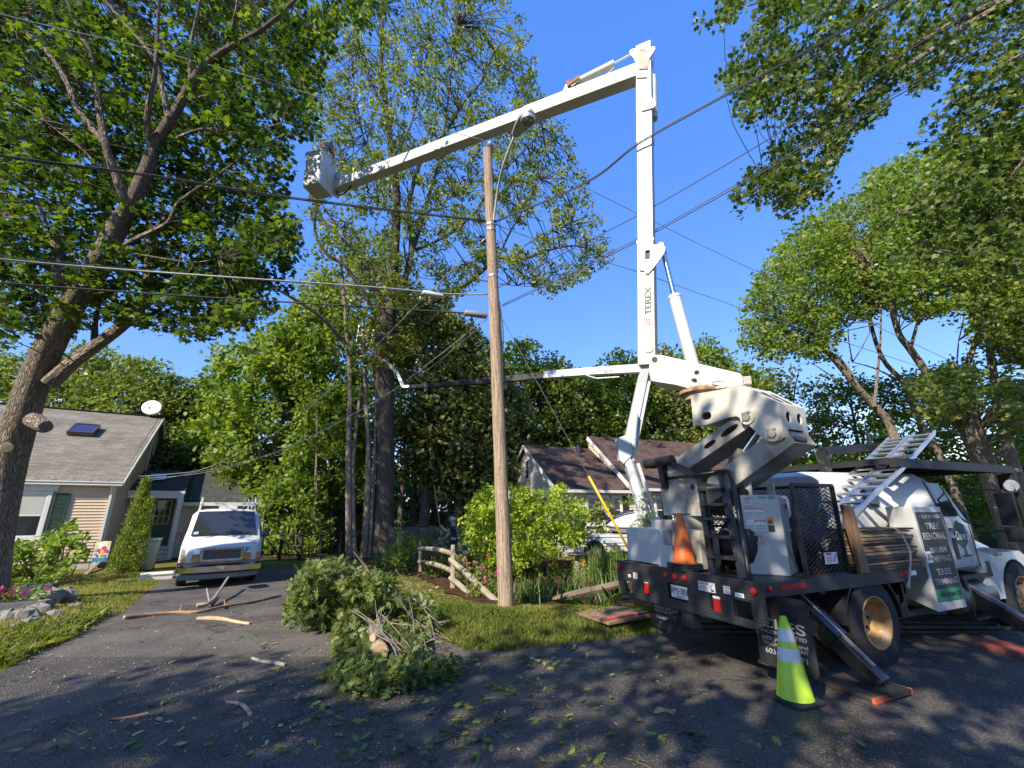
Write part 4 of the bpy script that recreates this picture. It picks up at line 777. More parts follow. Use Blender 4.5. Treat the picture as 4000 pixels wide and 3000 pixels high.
# boarding ladder at the rear edge: two stringers leaning forward, treads, hooped handrail
def zpt(px, py, z=DZ): r = on_z(px, py, z) - TF.o; return Vector((r.dot(TF.f), r.dot(TF.l), z))
b = MB()
tA0, tA1, tB0, tB1 = (.14, .70, DZ), (.62, 1.18, 2.30), (.20, .33, DZ), (.62, .80, 2.30)
for lo_, hi_ in ((tA0, tA1), (tB0, tB1)): b.bar(lo_, hi_, .09, .05, (1, 0, 0))
b.build('ladder_stringer', m_tube, T); b = MB()
for t in (.17, .36, .53, .68, .84):
    p = Vector(tA0).lerp(Vector(tA1), t); q = Vector(tB0).lerp(Vector(tB1), t); b.hexa([p + Vector((-.08, 0, -.015)), q + Vector((-.08, 0, -.015)), q + Vector((.12, 0, -.015)), p + Vector((.12, 0, -.015)), p + Vector((-.08, 0, .02)), q + Vector((-.08, 0, .02)), q + Vector((.12, 0, .02)), p + Vector((.12, 0, .02))])
b.build('ladder_tread', m_tube, T)
b = MB()
b.tube([TM.inverted() @ TF.w(0, 0) if False else Vector((.17, .22, DZ)), (.34, .38, 1.66), (.48, .52, 2.12), (.55, .60, 2.26), (.62, .70, 2.34), (.68, .95, 2.345), (.70, 1.25, 2.34), (.78, 1.32, 2.28), (.85, 1.34, DZ + .3), (.85, 1.34, DZ)], .028, 8, sub=3); b.tube([(.50, .80, 2.33), (.60, 1.9, 2.30)], .02, 6); b.build('handrail', m_tube, T, smooth='all')
# operator box top with the short tubes left of the ladder
b = MB(); c1, c2 = P4(410, 395), P4(600, 360); p1, p2 = TF.xp(*c1, .55), TF.xp(*c2, .55); b.cyl(p1, p2, .075, 12); b.cyl(p1 + Vector((.13, 0, -.01)), p2 + Vector((.13, 0, -.01)), .06, 12); b.bar(p1.lerp(p2, .6), p1.lerp(p2, .6) + Vector((.05, 0, -.42)), .10, .10, (1, 0, 0)); b.bar(p2 + Vector((0, 0, -.08)), (.62, 1.1, 2.25), .10, .08); b.build('tool_holder', m_black, T)
# tall white tool box with stickers, handle
b = MB(); bx = [(.62, .56), (.92, .24), (1.42, .47), (1.12, .80)]
b.prism([(x, y, DZ + .001) for x, y in bx], (0, 0, .96)); tb = b.build('tool_box', m_boxw, T, bevel=.012)
O_ = Vector((bx[0][0], bx[0][1], DZ)); X_ = (Vector((bx[1][0], bx[1][1], DZ)) - O_); wX = X_.length; X_.normalize(); Nn = X_.cross(Vector((0, 0, 1))).normalized()
def onbox(mb, u0, u1, v0, v1, d=.003, d0=.0005): mb.hexa([O_ + X_ * u + Vector((0, 0, v)) + Nn * dd for u, v, dd in ((u0, v0, d0), (u1, v0, d0), (u1, v0, d), (u0, v0, d), (u0, v1, d0), (u1, v1, d0), (u1, v1, d), (u0, v1, d))])
bs = [((.03, .13, .84, .94), 'r', 'DANGER'), ((.19, .31, .87, .945), 'y', 'CAUTION'), ((.03, .135, .68, .81), 'r', 'DANGER'), ((.145, .25, .68, .81), 'r', 'DANGER'), ((.13, .26, .52, .66), 'r', 'DANGER'), ((.275, .345, .60, .68), 'o', ''), ((.275, .345, .51, .59), 'k', ''), ((.03, .12, .52, .66), 'w', '')]
for (u0, u1, v0, v1), c, tx in bs:
    b = MB(); onbox(b, u0, u1, v0, v1); s = b.build('warning_sticker', {'y': m_stick, 'r': m_stick, 'w': m_stick, 'o': m_stora, 'k': m_stblk}[c], tb)
    b = MB()
    if c in 'rwy':
        for i in range(4): onbox(b, u0 + .008, u1 - .008, v0 + .012 + i * .017, v0 + .018 + i * .017, .0045, .0032)
    elif c == 'o': b.add([O_ + X_ * u + Vector((0, 0, v)) + Nn * .004 for u, v in ((u0 + .01, v0 + .01), (u1 - .01, v0 + .02), (u0 + .02, v1 - .02))], [(0, 1, 2)])
    if b.v: b.build('print', m_greyp if c != 'o' else m_stblk, tb)
    if tx:
        b = MB(); onbox(b, u0 + .003, u1 - .003, v1 - .028, v1 - .004, .0045, .0032); b.build('header', m_stred if c == 'r' else m_styel, tb)
        b = MB(); text_into(b, tx, O_ + X_ * (u0 + u1) / 2 + Vector((0, 0, v1 - .024)) + Nn * .005, X_, (0, 0, 1), (u1 - u0) * .7, .015, .01, th=.001); b.build('lettering', m_stick if c == 'r' else m_stblk, tb)
b = MB(); pts_ = circ(0, 0, .045, 18, .022); b.add([O_ + X_ * (.355 + p[0]) + Vector((0, 0, .93 + p[1])) + Nn * .004 for p in pts_], [tuple(range(18))]); b.build('oval_sticker', mat('sticker_green', (.12, .3, .22), .5), tb)
b = MB(); b.plate([(p[0], p[1]) for p in rrect(.07, .20, .36, .48, .01)], [rrect(.09, .18, .38, .46, .01)], .012, O_ + Nn * .013, X_, (0, 0, 1)); b.build('latch', m_greasy, tb)
Q = [Vector((bx[1][0] + (bx[2][0] - bx[1][0]) * t, bx[1][1] + (bx[2][1] - bx[1][1]) * t, 0)) for t in (.35,)][0]; no = (Vector((bx[2][0] - bx[1][0], bx[2][1] - bx[1][1], 0))).normalized().cross(Vector((0, 0, 1)))
b = MB(); b.tube([Q + Vector((0, 0, DZ + .93)), Q + no * .05 + Vector((0, 0, DZ + .92)), Q + no * .06 + Vector((0, 0, DZ + .85)), Q + no * .06 + Vector((.02, .01, DZ + .58)), Q + no * .05 + Vector((.02, .01, DZ + .53)), Q + Vector((.02, .01, DZ + .52))], .019, 8, sub=3); b.build('handle', mat('handle_white', (.78, .78, .76), .4), tb, smooth='all')
for x, y in ((.86, .62), (1.18, .52)): b = MB(); b.bar((x, y, DZ + .9), (x + .02, y, DZ + 1.13), .10, .03, (1, 0, 0)); b.build('box_bracket', mat('pale_steel', (.45, .47, .45), .5, var=.1), T)
# low white boxes at the left rear corner
b = MB(); b.box(.12, .60, 1.50, 2.30, DZ + .02, DZ + .50); b.build('storage_box', m_boxw, T, bevel=.01); b = MB(); b.box(.27, .62, .98, 1.49, DZ + .02, DZ + .50); b.build('storage_box', mat('old_white_box', (.45, .42, .33), .5, var=.1, dirt=(.2, .15, .1), dirtlo=.62, dirthi=.72, dirtsc=5), T, bevel=.01)
b = MB(); b.box(.06, .116, 1.27, 1.56, DZ + .01, DZ + .30); b.box(.118, .26, 1.27, 1.29, DZ + .01, DZ + .3); b.build('storage_box', m_boxw, T, bevel=.006)
b = MB(); b.tube([(.27, 1.22, DZ + .42), (.20, 1.22, DZ + .42)], .02, 8); b.ball((.20, 1.22, DZ + .42), .028, 8); b.build('hose_fitting', m_greyp, T)
# expanded-metal guards
def cage(name, O, X, Y, w, h, sp=.05, fr=.04, mid=None):
    O, X, Y = Vector(O), Vector(X).normalized(), Vector(Y).normalized(); b = MB(); N = X.cross(Y)
    for p, q in (((0, 0), (w, 0)), ((w, 0), (w, h)), ((w, h), (0, h)), ((0, h), (0, 0))): b.bar(O + X * p[0] + Y * p[1], O + X * q[0] + Y * q[1], fr, fr, N)
    if mid: b.bar(O + X * mid, O + X * mid + Y * h, fr, fr, N)
    f = b.build(name, m_black, T); b = MB(); k = .55; tw = .008
    for sgn in (1, -1):
        c = -w * k if sgn > 0 else 0
        while c < h + (w * k if sgn < 0 else 0):
            pts = []
            x0 = 0; y0 = c + sgn * 0; # y = c + sgn*k*x
            xs = [0, w]
            lo_x, hi_x = (max(0, -c / k), min(w, (h - c) / k)) if sgn > 0 else (max(0, (c - h) / k), min(w, c / k))
            if hi_x - lo_x > .02: b.bar(O + X * lo_x + Y * (c + sgn * k * lo_x) + N * .002 * sgn, O + X * hi_x + Y * (c + sgn * k * hi_x) + N * .002 * sgn, tw, .004, N)
            c += sp
    b.build('mesh', m_black, f); return f
cage('guard_panel', (.88, .02, DZ + .02), (1, 0, 0), (0, 0, 1), .80, 1.06, mid=None)
cage('guard_panel', (.84, .62, DZ + .05), (.03, 1, 0), (0, 0, 1), 1.25, .98)
cage('guard_panel', (.75, 2.1, DZ + .5), (1, .0, 0), (0, 0, 1), 1.9, .72)
cage('guard_panel', (1.68, .02, DZ + .02), (0, 1, 0), (0, 0, 1), 1.4, 1.06)
b = MB(); b.box(1.22, 1.46, -.016, -.01, DZ + .15, DZ + .28); s = b.build('warning_sticker', m_stick, T); b = MB(); b.box(1.25, 1.35, -.019, -.0165, DZ + .25, DZ + .275); b.build('header', m_stred, s); b = MB()
for i in range(4): b.box(1.24, 1.36, -.0185, -.0165, DZ + .17 + .018 * i, DZ + .176 + .018 * i)
b.bar((1.38, -.018, DZ + .17), (1.43, -.018, DZ + .26), .004, .01, (0, 1, 0)); b.build('print', m_stblk, s)
# clutter seen through the guards: black bags, hoses
random.seed(5); b = MB()
for c, r, s_ in (((.95, .95, DZ + .30), .30, (1, .9, 1.1)), ((1.3, 1.2, DZ + .26), .28, (1.1, 1, .9)), ((.75, .62, DZ + .35), .24, (.8, .7, 1.5)), ((1.45, .62, DZ + .38), .36, (1, .8, 1.15)), ((1.85, .75, DZ + .30), .3, (1, .8, 1.2))): b.ball(c, r, 14, *s_, jit=.09)
b.build('tarp_bundle', m_black, T, smooth='all'); b = MB(); b.tube([(1.9, .3, DZ + .1), (1.5, .5, DZ + .7), (1.2, .3, DZ + .8), (1.1, .2, DZ + .3), (1.4, .15, DZ + .08)], .03, 8, sub=5); b.build('hose', m_black, T, smooth='all'); b = MB(); b.tube([(.9, 1.6, DZ + .5), (.95, 1.3, DZ + .15), (.5, .9, DZ + .04), (.3, .75, DZ + .03)], .012, 6, sub=5); b.build('hose', m_black, T, smooth='all')
# outriggers
def outrigger(x, sg, reach, w_=.16):
    y0 = .3 if sg < 0 else 2.08; b = MB(); top = Vector((x, y0, .78)); foot = Vector((x + .10, y0 + sg * reach, .10)); b.bar(top, top.lerp(foot, .52), w_ + .05, w_ + .05, (1, 0, 0)); b.bar(top.lerp(foot, .4), foot, w_, w_, (1, 0, 0)); o = b.build('outrigger', m_tube, T, bevel=.008)
    b = MB(); b.box(foot.x - .17, foot.x + .17, foot.y - .17, foot.y + .17, .05, .085); b.build('foot', m_deck, o)
    b = MB(); b.bar(top.lerp(foot, .1) + Vector((0, 0, .14)), top.lerp(foot, .95) + Vector((0, 0, .12)), .03, .03, (1, 0, 0)); b.build('edge', mat('worn_steel', (.3, .28, .25), .5, var=.2), o); return foot
FOOT = [outrigger(1.02, -1, .72), outrigger(1.05, 1, .85), outrigger(4.6, -1, 1.0), outrigger(4.6, 1, 1.0)]
b = MB(); b.bar((2.6, .35, .98), (2.75, .30, .55), .04, .06); b.bar((2.55, .2, .85), (2.85, .25, .5), .03); b.bar((3.1, .2, .98), (3.1, .2, .5), .05); b.box(2.5, 3.6, .2, .5, .42, .5); b.build('step_frame', m_tube, T)
# side box with the painted sign, tanks
b = MB(); b.hexa([(3.42, -.03, .50), (4.20, -.03, .50), (4.20, .30, .62), (3.42, .30, .62), (3.36, -.03, 1.875), (4.15, -.03, 1.875), (4.15, .30, 1.875), (3.36, .30, 1.875)]); sb = b.build('side_box', m_cabw, T, bevel=.01)
def sgx(z): return -.045 * (z - .6) / 1.25
b = MB(); b.hexa([(3.47, -.036, .62), (4.16, -.036, .62), (4.16, -.031, .62), (3.47, -.031, .62), (3.42, -.036, 1.80), (4.11, -.036, 1.80), (4.11, -.031, 1.80), (3.42, -.031, 1.80)]); sg_ = b.build('sign_panel', mat('sign_charcoal', (.028, .032, .03), .45, var=.2, sc=4, dirt=(.06, .09, .08), dirtlo=.55, dirthi=.8), sb)
b = MB(); b.hexa([(3.472, -.039, .625), (4.155, -.039, .625), (4.155, -.0365, .625), (3.472, -.0365, .625), (3.462, -.039, .78), (4.15, -.039, .78), (4.15, -.0365, .78), (3.462, -.0365, .78)]); b.build('sign_band', mat('sign_green', (.03, .20, .10), .45, var=.15), sb)
b = MB()
for s, z, h, wk in (('FULLY INSURED', 1.715, .05, .58), ('TREE', 1.565, .085, .40), ('REMOVAL', 1.425, .095, .62), ('BRUSH', 1.245, .075, .42), ('CHIPPING', 1.125, .082, .56), ('TREE', .955, .082, .38), ('TRIMMING', .83, .08, .62)): text_into(b, s, (3.80 + sgx(z), -.038, z), (1, 0, 0), (0, 0, 1), wk, h, .02, th=.002)
b.build('lettering', mat('sign_letter_paint', (.46, .44, .40), .6, var=.2, sc=10), sg_)
b = MB(); text_into(b, 'FREE ESTIMATES', (3.81, -.0405, .675), (1, 0, 0), (0, 0, 1), .58, .055, .015); b.build('lettering', m_black, sg_)
b = MB(); b.box(3.40, 3.54, -.044, -.037, 1.12, 1.27); s = b.build('number_sign', m_stick, sb); b = MB(); text_into(b, '55', (3.48, -.046, 1.16), (1, 0, 0), (0, 0, 1), .08, .08, .02); b.build('lettering', m_stblk, s)
b = MB(); b.lathe([(.001, 0), (.20, .02), (.235, .06), (.24, .10), (.24, .95), (.235, .98), (.20, 1.0), (.001, 1.02)], (4.30, .22, .58), (1, 0, 0), 28, cap=False); b.build('fuel_tank', mat('dull_tank_steel', (.17, .155, .13), .4, metal=.6, var=.3, sc=6), T, smooth=True)
b = MB(); b.box(4.35, 5.3, .0, .45, .84, .90); b.box(4.4, 5.4, -.02, .3, .30, .34); b.box(4.4, 4.45, .0, .3, .34, .84); b.build('cab_step', m_deck, T)
# cab: lofted along x (crew cab body, cab, bonnet)
def csec(x, y0, zb, zt, wt, zbelt, inset=.0):
    yc = DW / 2; hw = yc - y0
    h = [(hw - .02, zb), (hw, zb + .08), (hw, zbelt), (hw - (hw - wt) * .45, zbelt + (zt - zbelt) * .55), (wt, zt - .09), (wt - .09, zt - .02), (wt - .3, zt)]
    return [(x, yc - a, z) for a, z in h] + [(x, yc + a, z) for a, z in reversed(h)]
b = MB(); b.loft([csec(2.35, .50, 1.08, 2.33, .60, 1.90), csec(2.45, .46, 1.08, 2.40, .64, 1.90), csec(3.40, .44, 1.08, 2.42, .66, 1.90), csec(3.85, .30, 1.0, 2.42, .80, 1.80), csec(4.15, .03, 1.0, 2.40, 1.05, 1.75), csec(4.30, .02, .98, 2.38, 1.03, 1.72), csec(4.55, .02, .98, 2.34, 1.0, 1.70), csec(4.62, .02, .98, 2.30, .99, 1.70), csec(5.08, .03, .98, 1.70, .99, 1.60), csec(5.12, .05, .98, 1.60, .98, 1.5)])
cb = b.build('cab', m_cabw, T, smooth=True)
def sidequad(mb, pts, off): mb.add([(x, off(z), z) for x, z in pts], [tuple(range(len(pts)))])
def cy(z, wt=1.04): # outer side of the cab at height z
    if z < 1.75: return .02
    t = (z - 1.75) / .62; return .02 + (1.17 - wt) * (.82 * t)
w0, w1 = TF.yp(*P8(185, 660), .46), TF.yp(*P8(600, 450), .46); wx0, wx1, wz0, wz1 = w0.x, w1.x + .04, w0.z - .01, w1.z + .02
def cyb(z): return .43 + .14 * max(0, z - 1.90)
b = MB(); rr = rrect(wx0, wx1, wz0, wz1, .06); b.prism([(x, cyb(z) - .014, z) for x, z in rr], (0, .012, 0)); q = b.build('crew_window', m_black, T)
wm = (wx0 + wx1) / 2 - .03
for x0, x1 in ((wx0 + .07, wm - .05), (wm + .06, wx1 - .07)): b = MB(); rr = rrect(x0, x1, wz0 + .05, wz1 - .05, .04); b.add([(x, cyb(z) - .020, z) for x, z in rr], [tuple(range(len(rr)))]); b.build('pane', m_ws, q)
b = MB(); b.add([(x, cy(z) - .010, z) for x, z in ((4.20, 2.24), (4.29, 1.74), (4.72, 1.73), (4.57, 2.23))], [(0, 1, 2, 3)]); b.build('door_window', m_ws, T); b = MB(); b.add([(x, cy(z) - .011, z) for x, z in ((4.63, 2.21), (4.78, 1.72), (4.95, 1.66), (4.98, 1.71))], [(0, 1, 2, 3)]); b.build('vent_window', m_ws, T)
b = MB()
for a, c in (((4.15, 2.28), (4.27, 1.72)), ((4.27, 1.72), (4.25, 1.0)), ((4.98, 1.6), (5.02, 1.0)), ((4.25, 1.0), (5.02, 1.0))): b.bar((a[0], cy(a[1]) - .006, a[1]), (c[0], cy(c[1]) - .006, c[1]), .012, .01, (0, 1, 0))
b.build('door_seam', m_blackp, T); b = MB(); b.box(4.33, 4.45, -.03, .015, 1.53, 1.57); b.build('door_handle', m_chrome, T); b = MB(); b.box(4.37, 4.47, .004, .019, 1.12, 1.42); b.build('door_vent', m_blackp, T, bevel=.01)
# painted tree emblem and name on the door
m_emb = mat('emblem_green', (.03, .09, .06), .5, var=.2); em = MB(); rg = random.Random(4); pts_ = [(4.68 + .20 * math.cos(6.2832 * i / 26) * (1 + rg.uniform(-.12, .12)), 1.47 + .19 * math.sin(6.2832 * i / 26) * (1 + rg.uniform(-.12, .12))) for i in range(26)]
em.add([(x, .0165, z) for x, z in pts_], [tuple(range(26))]); em.add([(x, .0165, z) for x, z in ((4.685, 1.30), (4.725, 1.30), (4.74, 1.17), (4.68, 1.17))], [(0, 1, 2, 3)]); pts_ = circ(4.72, 1.16, .16, 16, .018); em.add([(x, .016, z) for x, z in pts_], [tuple(range(16))]); em.build('emblem', m_emb, T)
b = MB(); text_into(b, "Dave's", (4.69, .0145, 1.39), (1, 0, 0), (0, 0, 1), .36, .13, .02, th=.002); b.build('lettering', m_stick, T)
b = MB(); text_into(b, 'SALEM', (4.78, .0155, 1.06), (1, 0, 0), (0, 0, 1), .22, .045, .01, th=.002) if False else text_into(b, '55', (4.80, .0155, 1.06), (1, 0, 0), (0, 0, 1), .08, .05, .01, th=.002); b.build('number', m_stencil, T)
# windscreen, bonnet and wings
b = MB(); b.add([(4.66, .25, 2.26), (4.66, 2.13, 2.26), (5.10, 2.2, 1.70), (5.10, .18, 1.70)], [(0, 1, 2, 3)]); b.build('windscreen', m_ws, T)
def bsec(x, zt, hw, zb): yc = DW / 2; h = [(hw - .02, zb), (hw, zb + .05), (hw, zt - .25), (hw - .10, zt - .08), (hw - .3, zt)]; return [(x, yc - a, z) for a, z in h] + [(x, yc + a, z) for a, z in reversed(h)]
b = MB(); b.loft([bsec(5.10, 1.58, .92, 1.0), bsec(5.5, 1.52, .86, 1.0), bsec(6.2, 1.42, .80, 1.0), bsec(6.9, 1.26, .74, .95), bsec(7.15, 1.12, .68, .8), bsec(7.2, .95, .66, .55)]); b.build('bonnet', m_cabw, T, smooth=True)
for y0, sg in ((.02, -1), (DW - .02, 1)):
    b = MB(); S_ = []
    for i in range(15):
        a = math.pi * i / 14; r0, r1 = .56, .74; ca, sa = math.cos(a), math.sin(a); yi = y0 - sg * .42
        S_.append([(6.12 - r0 * ca, y0, .5 + r0 * sa * .98), (6.12 - r0 * ca, yi, .5 + r0 * sa * .98), (6.12 - r1 * ca * (1.1 if ca > 0 else 1.25), yi, .5 + min(r1 * sa, .70)), (6.12 - r1 * ca * (1.1 if ca > 0 else 1.25), y0 - sg * .02, .5 + min(r1 * sa, .66))])
    b.loft(S_); b.hexa([(5.05, y0, .52), (5.38, y0, .5), (5.38, y0 - sg * .3, .5), (5.05, y0 - sg * .3, .52), (5.05, y0, 1.22), (5.6, y0, 1.12), (5.6, y0 - sg * .3, 1.12), (5.05, y0 - sg * .3, 1.22)]); b.build('wing', m_cabw, T, smooth=True)
b = MB(); b.box(5.62, 5.78, -.0, .02, 1.12, 1.16); b.build('turn_signal', m_amber, T, bevel=.008)
b = MB(); b.box(5.2, 5.32, .008, .02, .86, 1.06); b.build('wing_vent', m_blackp, T, bevel=.01)
b = MB(); b.tube([(5.0, .0, 1.50), (5.35, -.30, 1.52), (5.42, -.34, 1.55)], .014, 6); b.tube([(4.98, .05, 2.2), (5.33, -.32, 2.12), (5.40, -.34, 2.05)], .014, 6); b.box(5.36, 5.45, -.44, -.24, 1.60, 2.08); b.box(5.37, 5.44, -.43, -.25, 1.36, 1.57); b.build('mirror', m_black, T, bevel=.02)
# black overhead rack above the cab
zc = 2.50; b = MB()
for y in (.0, 2.36): b.bar((3.2, y, zc), (7.0, y, zc + .02), .09, .13); b.bar((7.0, y, zc + .02), (7.25, y, .95), .08, .08, (0, 1, 0)); b.bar((3.25, y, zc), (3.25, y, DZ), .08, .08, (0, 1, 0)) if y > 1 else None
for x in (3.25, 4.2, 5.2, 6.2, 6.95): b.bar((x, 0, zc + .02), (x, 2.36, zc + .02), .08, .08)
b.bar((1.4, 2.0, 2.42), (3.3, 2.0, 2.44), .10, .06); b.bar((1.4, 1.7, 2.42), (3.3, 1.7, 2.44), .10, .06); b.build('overhead_rack', m_black, T)
b = MB(); b.box(3.3, 6.9, .1, 2.26, zc + .07, zc + .085); b.build('rack_screen', m_black, T); b = MB(); b.cyl((6.95, .04, zc - .24), (6.86, .0, zc - .26), .10, 14); b.build('work_light', m_lens, T); b = MB(); b.box(6.88, 7.06, -.03, .16, zc - .38, zc - .06); b.build('light_housing', m_black, T)
# boom rest: L-shaped stand
b = MB(); a0, a1, a2 = TF.yp(*P5(385, 300), .9), TF.yp(*P5(440, 510), .9), TF.yp(*P5(760, 270), .9)
b.bar(a1 + Vector((0, 0, -.9)), a0, .13, .13, (0, 1, 0)); b.bar(a0, a2, .13, .13, (0, 1, 0)); b.bar(a2 + Vector((-.08, 0, .05)), a2 + Vector((-.1, 0, .26)), .07, .04, (0, 1, 0)); b.box(a2.x - .02, a2.x + .45, .6, 1.2, a2.z - .06, a2.z + .06); b.build('boom_rest', m_tube, T)
# ---------------------------------------------------------------- the boom of the bucket truck (world coordinates, parts of T)
EA = Fr((2.81, 6.95, 0), 150)                     # plane of the elevator arms
def pp(F, pts, off, Zf=None): return [(lambda v: (v.x, v.z))(F.yp(*(Zf(*p) if Zf else p), off)) for p in pts]
def plate_in(mb, F, outline, holes, th, off, bev=.004): mb.plate(outline, holes, th, F.w(0, off, 0), F.f, (0, 0, 1), bev)
def strip(mb, F, poly, y0, y1, th=.02):           # skin across the plates following a profile polyline of (x,z)
    for (a, c), (d, e) in zip(poly[:-1], poly[1:]):
        n = Vector((-(e - c), d - a)); n.normalize(); n *= th
        q = [F.w(a, y0, c), F.w(d, y0, e), F.w(d, y1, e), F.w(a, y1, c)]; o = F.f * -n.x + F.u * -n.y
        mb.hexa([v + o for v in q] + q)
# pedestal and riser
b = MB(); pb = EA.w(-.05, 0, 0); b.lathe([(.36, DZ), (.36, DZ + .1), (.30, DZ + .12), (.28, 1.75), (.33, 1.78)], (pb.x, pb.y, 0), (0, 0, 1), 24); b.build('pedestal', m_greasy, T, True, smooth=True)
b = MB()
for y in (-.26, .24): plate_in(b, EA, [(-.38, 1.75), (.42, 1.75), (.40, 2.1), (.05, 2.62), (-.22, 2.62), (-.40, 2.3)], [circ(.2, 2.15, .05)], .03, y)
b.build('riser', m_greasy, T, True)
pin1 = EA.yp(*P7(960, 1345), -.3); pin2 = EA.yp(*P7(1145, 1465), -.3)
def armbox(x0, z0, x1, z1, h0, h1, y0, y1, m, name, holes=None):
    d = Vector((x1 - x0, z1 - z0)); d.normalize(); n = Vector((-d.y, d.x)); b = MB()
    pts = [(x0 - n.x * h0 / 2, z0 - n.y * h0 / 2), (x1 - n.x * h1 / 2, z1 - n.y * h1 / 2), (x1 + n.x * h1 / 2, z1 + n.y * h1 / 2), (x0 + n.x * h0 / 2, z0 + n.y * h0 / 2)]
    hs = []
    if holes:
        for t, l, hh in holes: c = Vector((x0 + (x1 - x0) * t, z0 + (z1 - z0) * t)); hs.append([(c.x + d.x * (u) + n.x * v, c.y + d.y * u + n.y * v) for u, v in [(l * math.cos(6.2832 * i / 16), hh * math.sin(6.2832 * i / 16)) for i in range(16)]])
    plate_in(b, EA, pts, hs, .025, y0); plate_in(b, EA, pts, hs, .025, y1 - .025); w_ = [(pts[3]), (pts[2])]; strip(b, EA, [pts[3], pts[2]], y0 + .027, y1 - .002, .02); strip(b, EA, [pts[1], pts[0]], y0 + .027, y1 - .002, .02); return b.build(name, m, T, True)
armbox(-.10, 2.45, pin1.x, pin1.z + .02, .24, .22, -.24, .24, m_greasy, 'lift_arm', [(.75, .16, .045), (.5, .12, .04)])
armbox(.30, 2.0, pin2.x + .15, pin2.z - .02, .30, .26, -.255, .255, m_greasy, 'lift_arm')
b = MB(); a0, a1 = EA.w(.25, 0, 1.9), EA.w(pin1.x - .02, 0, pin1.z - .12); b.cyl(a0, a0.lerp(a1, .72), .11, 20); b.build('lift_cylinder', m_greasy, T, True, smooth=True); b = MB(); b.cyl(a0.lerp(a1, .72), a1, .06, 16); b.build('piston_rod', m_rod, T, True, smooth=True)
# elbow casting: two side plates, skins, end plate with two round holes and the roller
EO = [(553, 1215), (575, 1180), (760, 1150), (850, 1130), (935, 1120), (1180, 1245), (1217, 1490), (1185, 1515), (1105, 1520), (1040, 1470), (985, 1415), (920, 1355), (880, 1338), (820, 1345), (740, 1375), (660, 1400), (570, 1405)]
eo = pp(EA, EO, -.3, P7)[::-1]
c = EA.yp(*P7(662, 1336), -.3); slot = [(c.x + u, c.z + v) for u, v in rrect(-.085, .085, -.06, .06, .055)]
b = MB(); plate_in(b, EA, eo, [slot], .03, -.3); plate_in(b, EA, eo, [slot], .03, .27); e2 = eo[::-1]
strip(b, EA, e2[0:6], -.272, .268, .02); strip(b, EA, [e2[12], e2[11], e2[10], e2[9], e2[8]][::-1] if False else e2[8:17], -.272, .268, .02); strip(b, EA, [e2[16], e2[0]], -.272, .268, .02)
el = b.build('elbow', m_creamr, T, True)
rt, rb_ = e2[5], e2[6]; Yd = EA.f * (rt[0] - rb_[0]) + EA.u * (rt[1] - rb_[1]); hh = Yd.length; Yd.normalize()
b = MB(); b.plate([(.001, .0), (.10, .0), (.12, .12), (.46, .12), (.48, .0), (.568, .0), (.568, hh), (.001, hh)], [circ(.17, hh - .16, .065, 18, .075), circ(.42, hh - .16, .065, 18, .075)], .025, EA.w(rb_[0] + .004, -.284, rb_[1]), EA.l, Yd, .002); b.build('end_plate', m_creamr, el)
b = MB(); b.box(0, 0, 0, 0, 0, 0) if False else b.hexa([EA.w(rb_[0] - .10, -.265, rb_[1] + .05), EA.w(rb_[0] - .08, -.265, rb_[1] + .05), EA.w(rb_[0] - .08, .26, rb_[1] + .05), EA.w(rb_[0] - .10, .26, rb_[1] + .05), EA.w(rt[0] - .12, -.265, rt[1] - .04), EA.w(rt[0] - .10, -.265, rt[1] - .04), EA.w(rt[0] - .10, .26, rt[1] - .04), EA.w(rt[0] - .12, .26, rt[1] - .04)]); b.build('inner_plate', m_black, el)
b = MB(); b.cyl(EA.w(rb_[0] - .02, -.16, rb_[1] + .04), EA.w(rb_[0] - .02, .18, rb_[1] + .04), .055, 14); b.build('roller', m_greasy, el, smooth=True)
# dark openings in the sloping top skin
t0, t1 = Vector(e2[4]), Vector(e2[5]); b = MB()
for u in (.42, .72):
    for y in (-.10, .12):
        p = t0.lerp(t1, u); d = (t1 - t0).normalized(); n = Vector((-d.y, d.x)) * -1; n = n if n.y > 0 else -n
        b.add([EA.w(p.x + d.x * .085 * math.cos(a) + n.x * .004, y + .045 * math.sin(a), p.y + d.y * .085 * math.cos(a) + n.y * .004) for a in [6.2832 * i / 16 for i in range(16)]], [tuple(range(16))])
b.build('lightening_hole', m_black, el)
for p in (pin1, pin2):
    b = MB(); b.lathe([(.10, 0), (.105, .01), (.10, .022), (.001, .022)], EA.w(p.x, -.3, p.z), -EA.l, 24, cap=False); b.build('pin_boss', m_creamr, el, smooth=True)
    b = MB(); b.lathe([(.05, .02), (.05, .045), (.001, .045)], EA.w(p.x, -.3, p.z), -EA.l, 16, cap=False); b.bar(EA.w(p.x - .05, -.335, p.z + .055), EA.w(p.x + .055, -.335, p.z + .06), .012, .018); b.bar(EA.w(p.x - .055, -.335, p.z - .05), EA.w(p.x - .05, -.335, p.z + .055), .012, .018, (1, 0, 0)); b.build('pin', m_greasy, el)
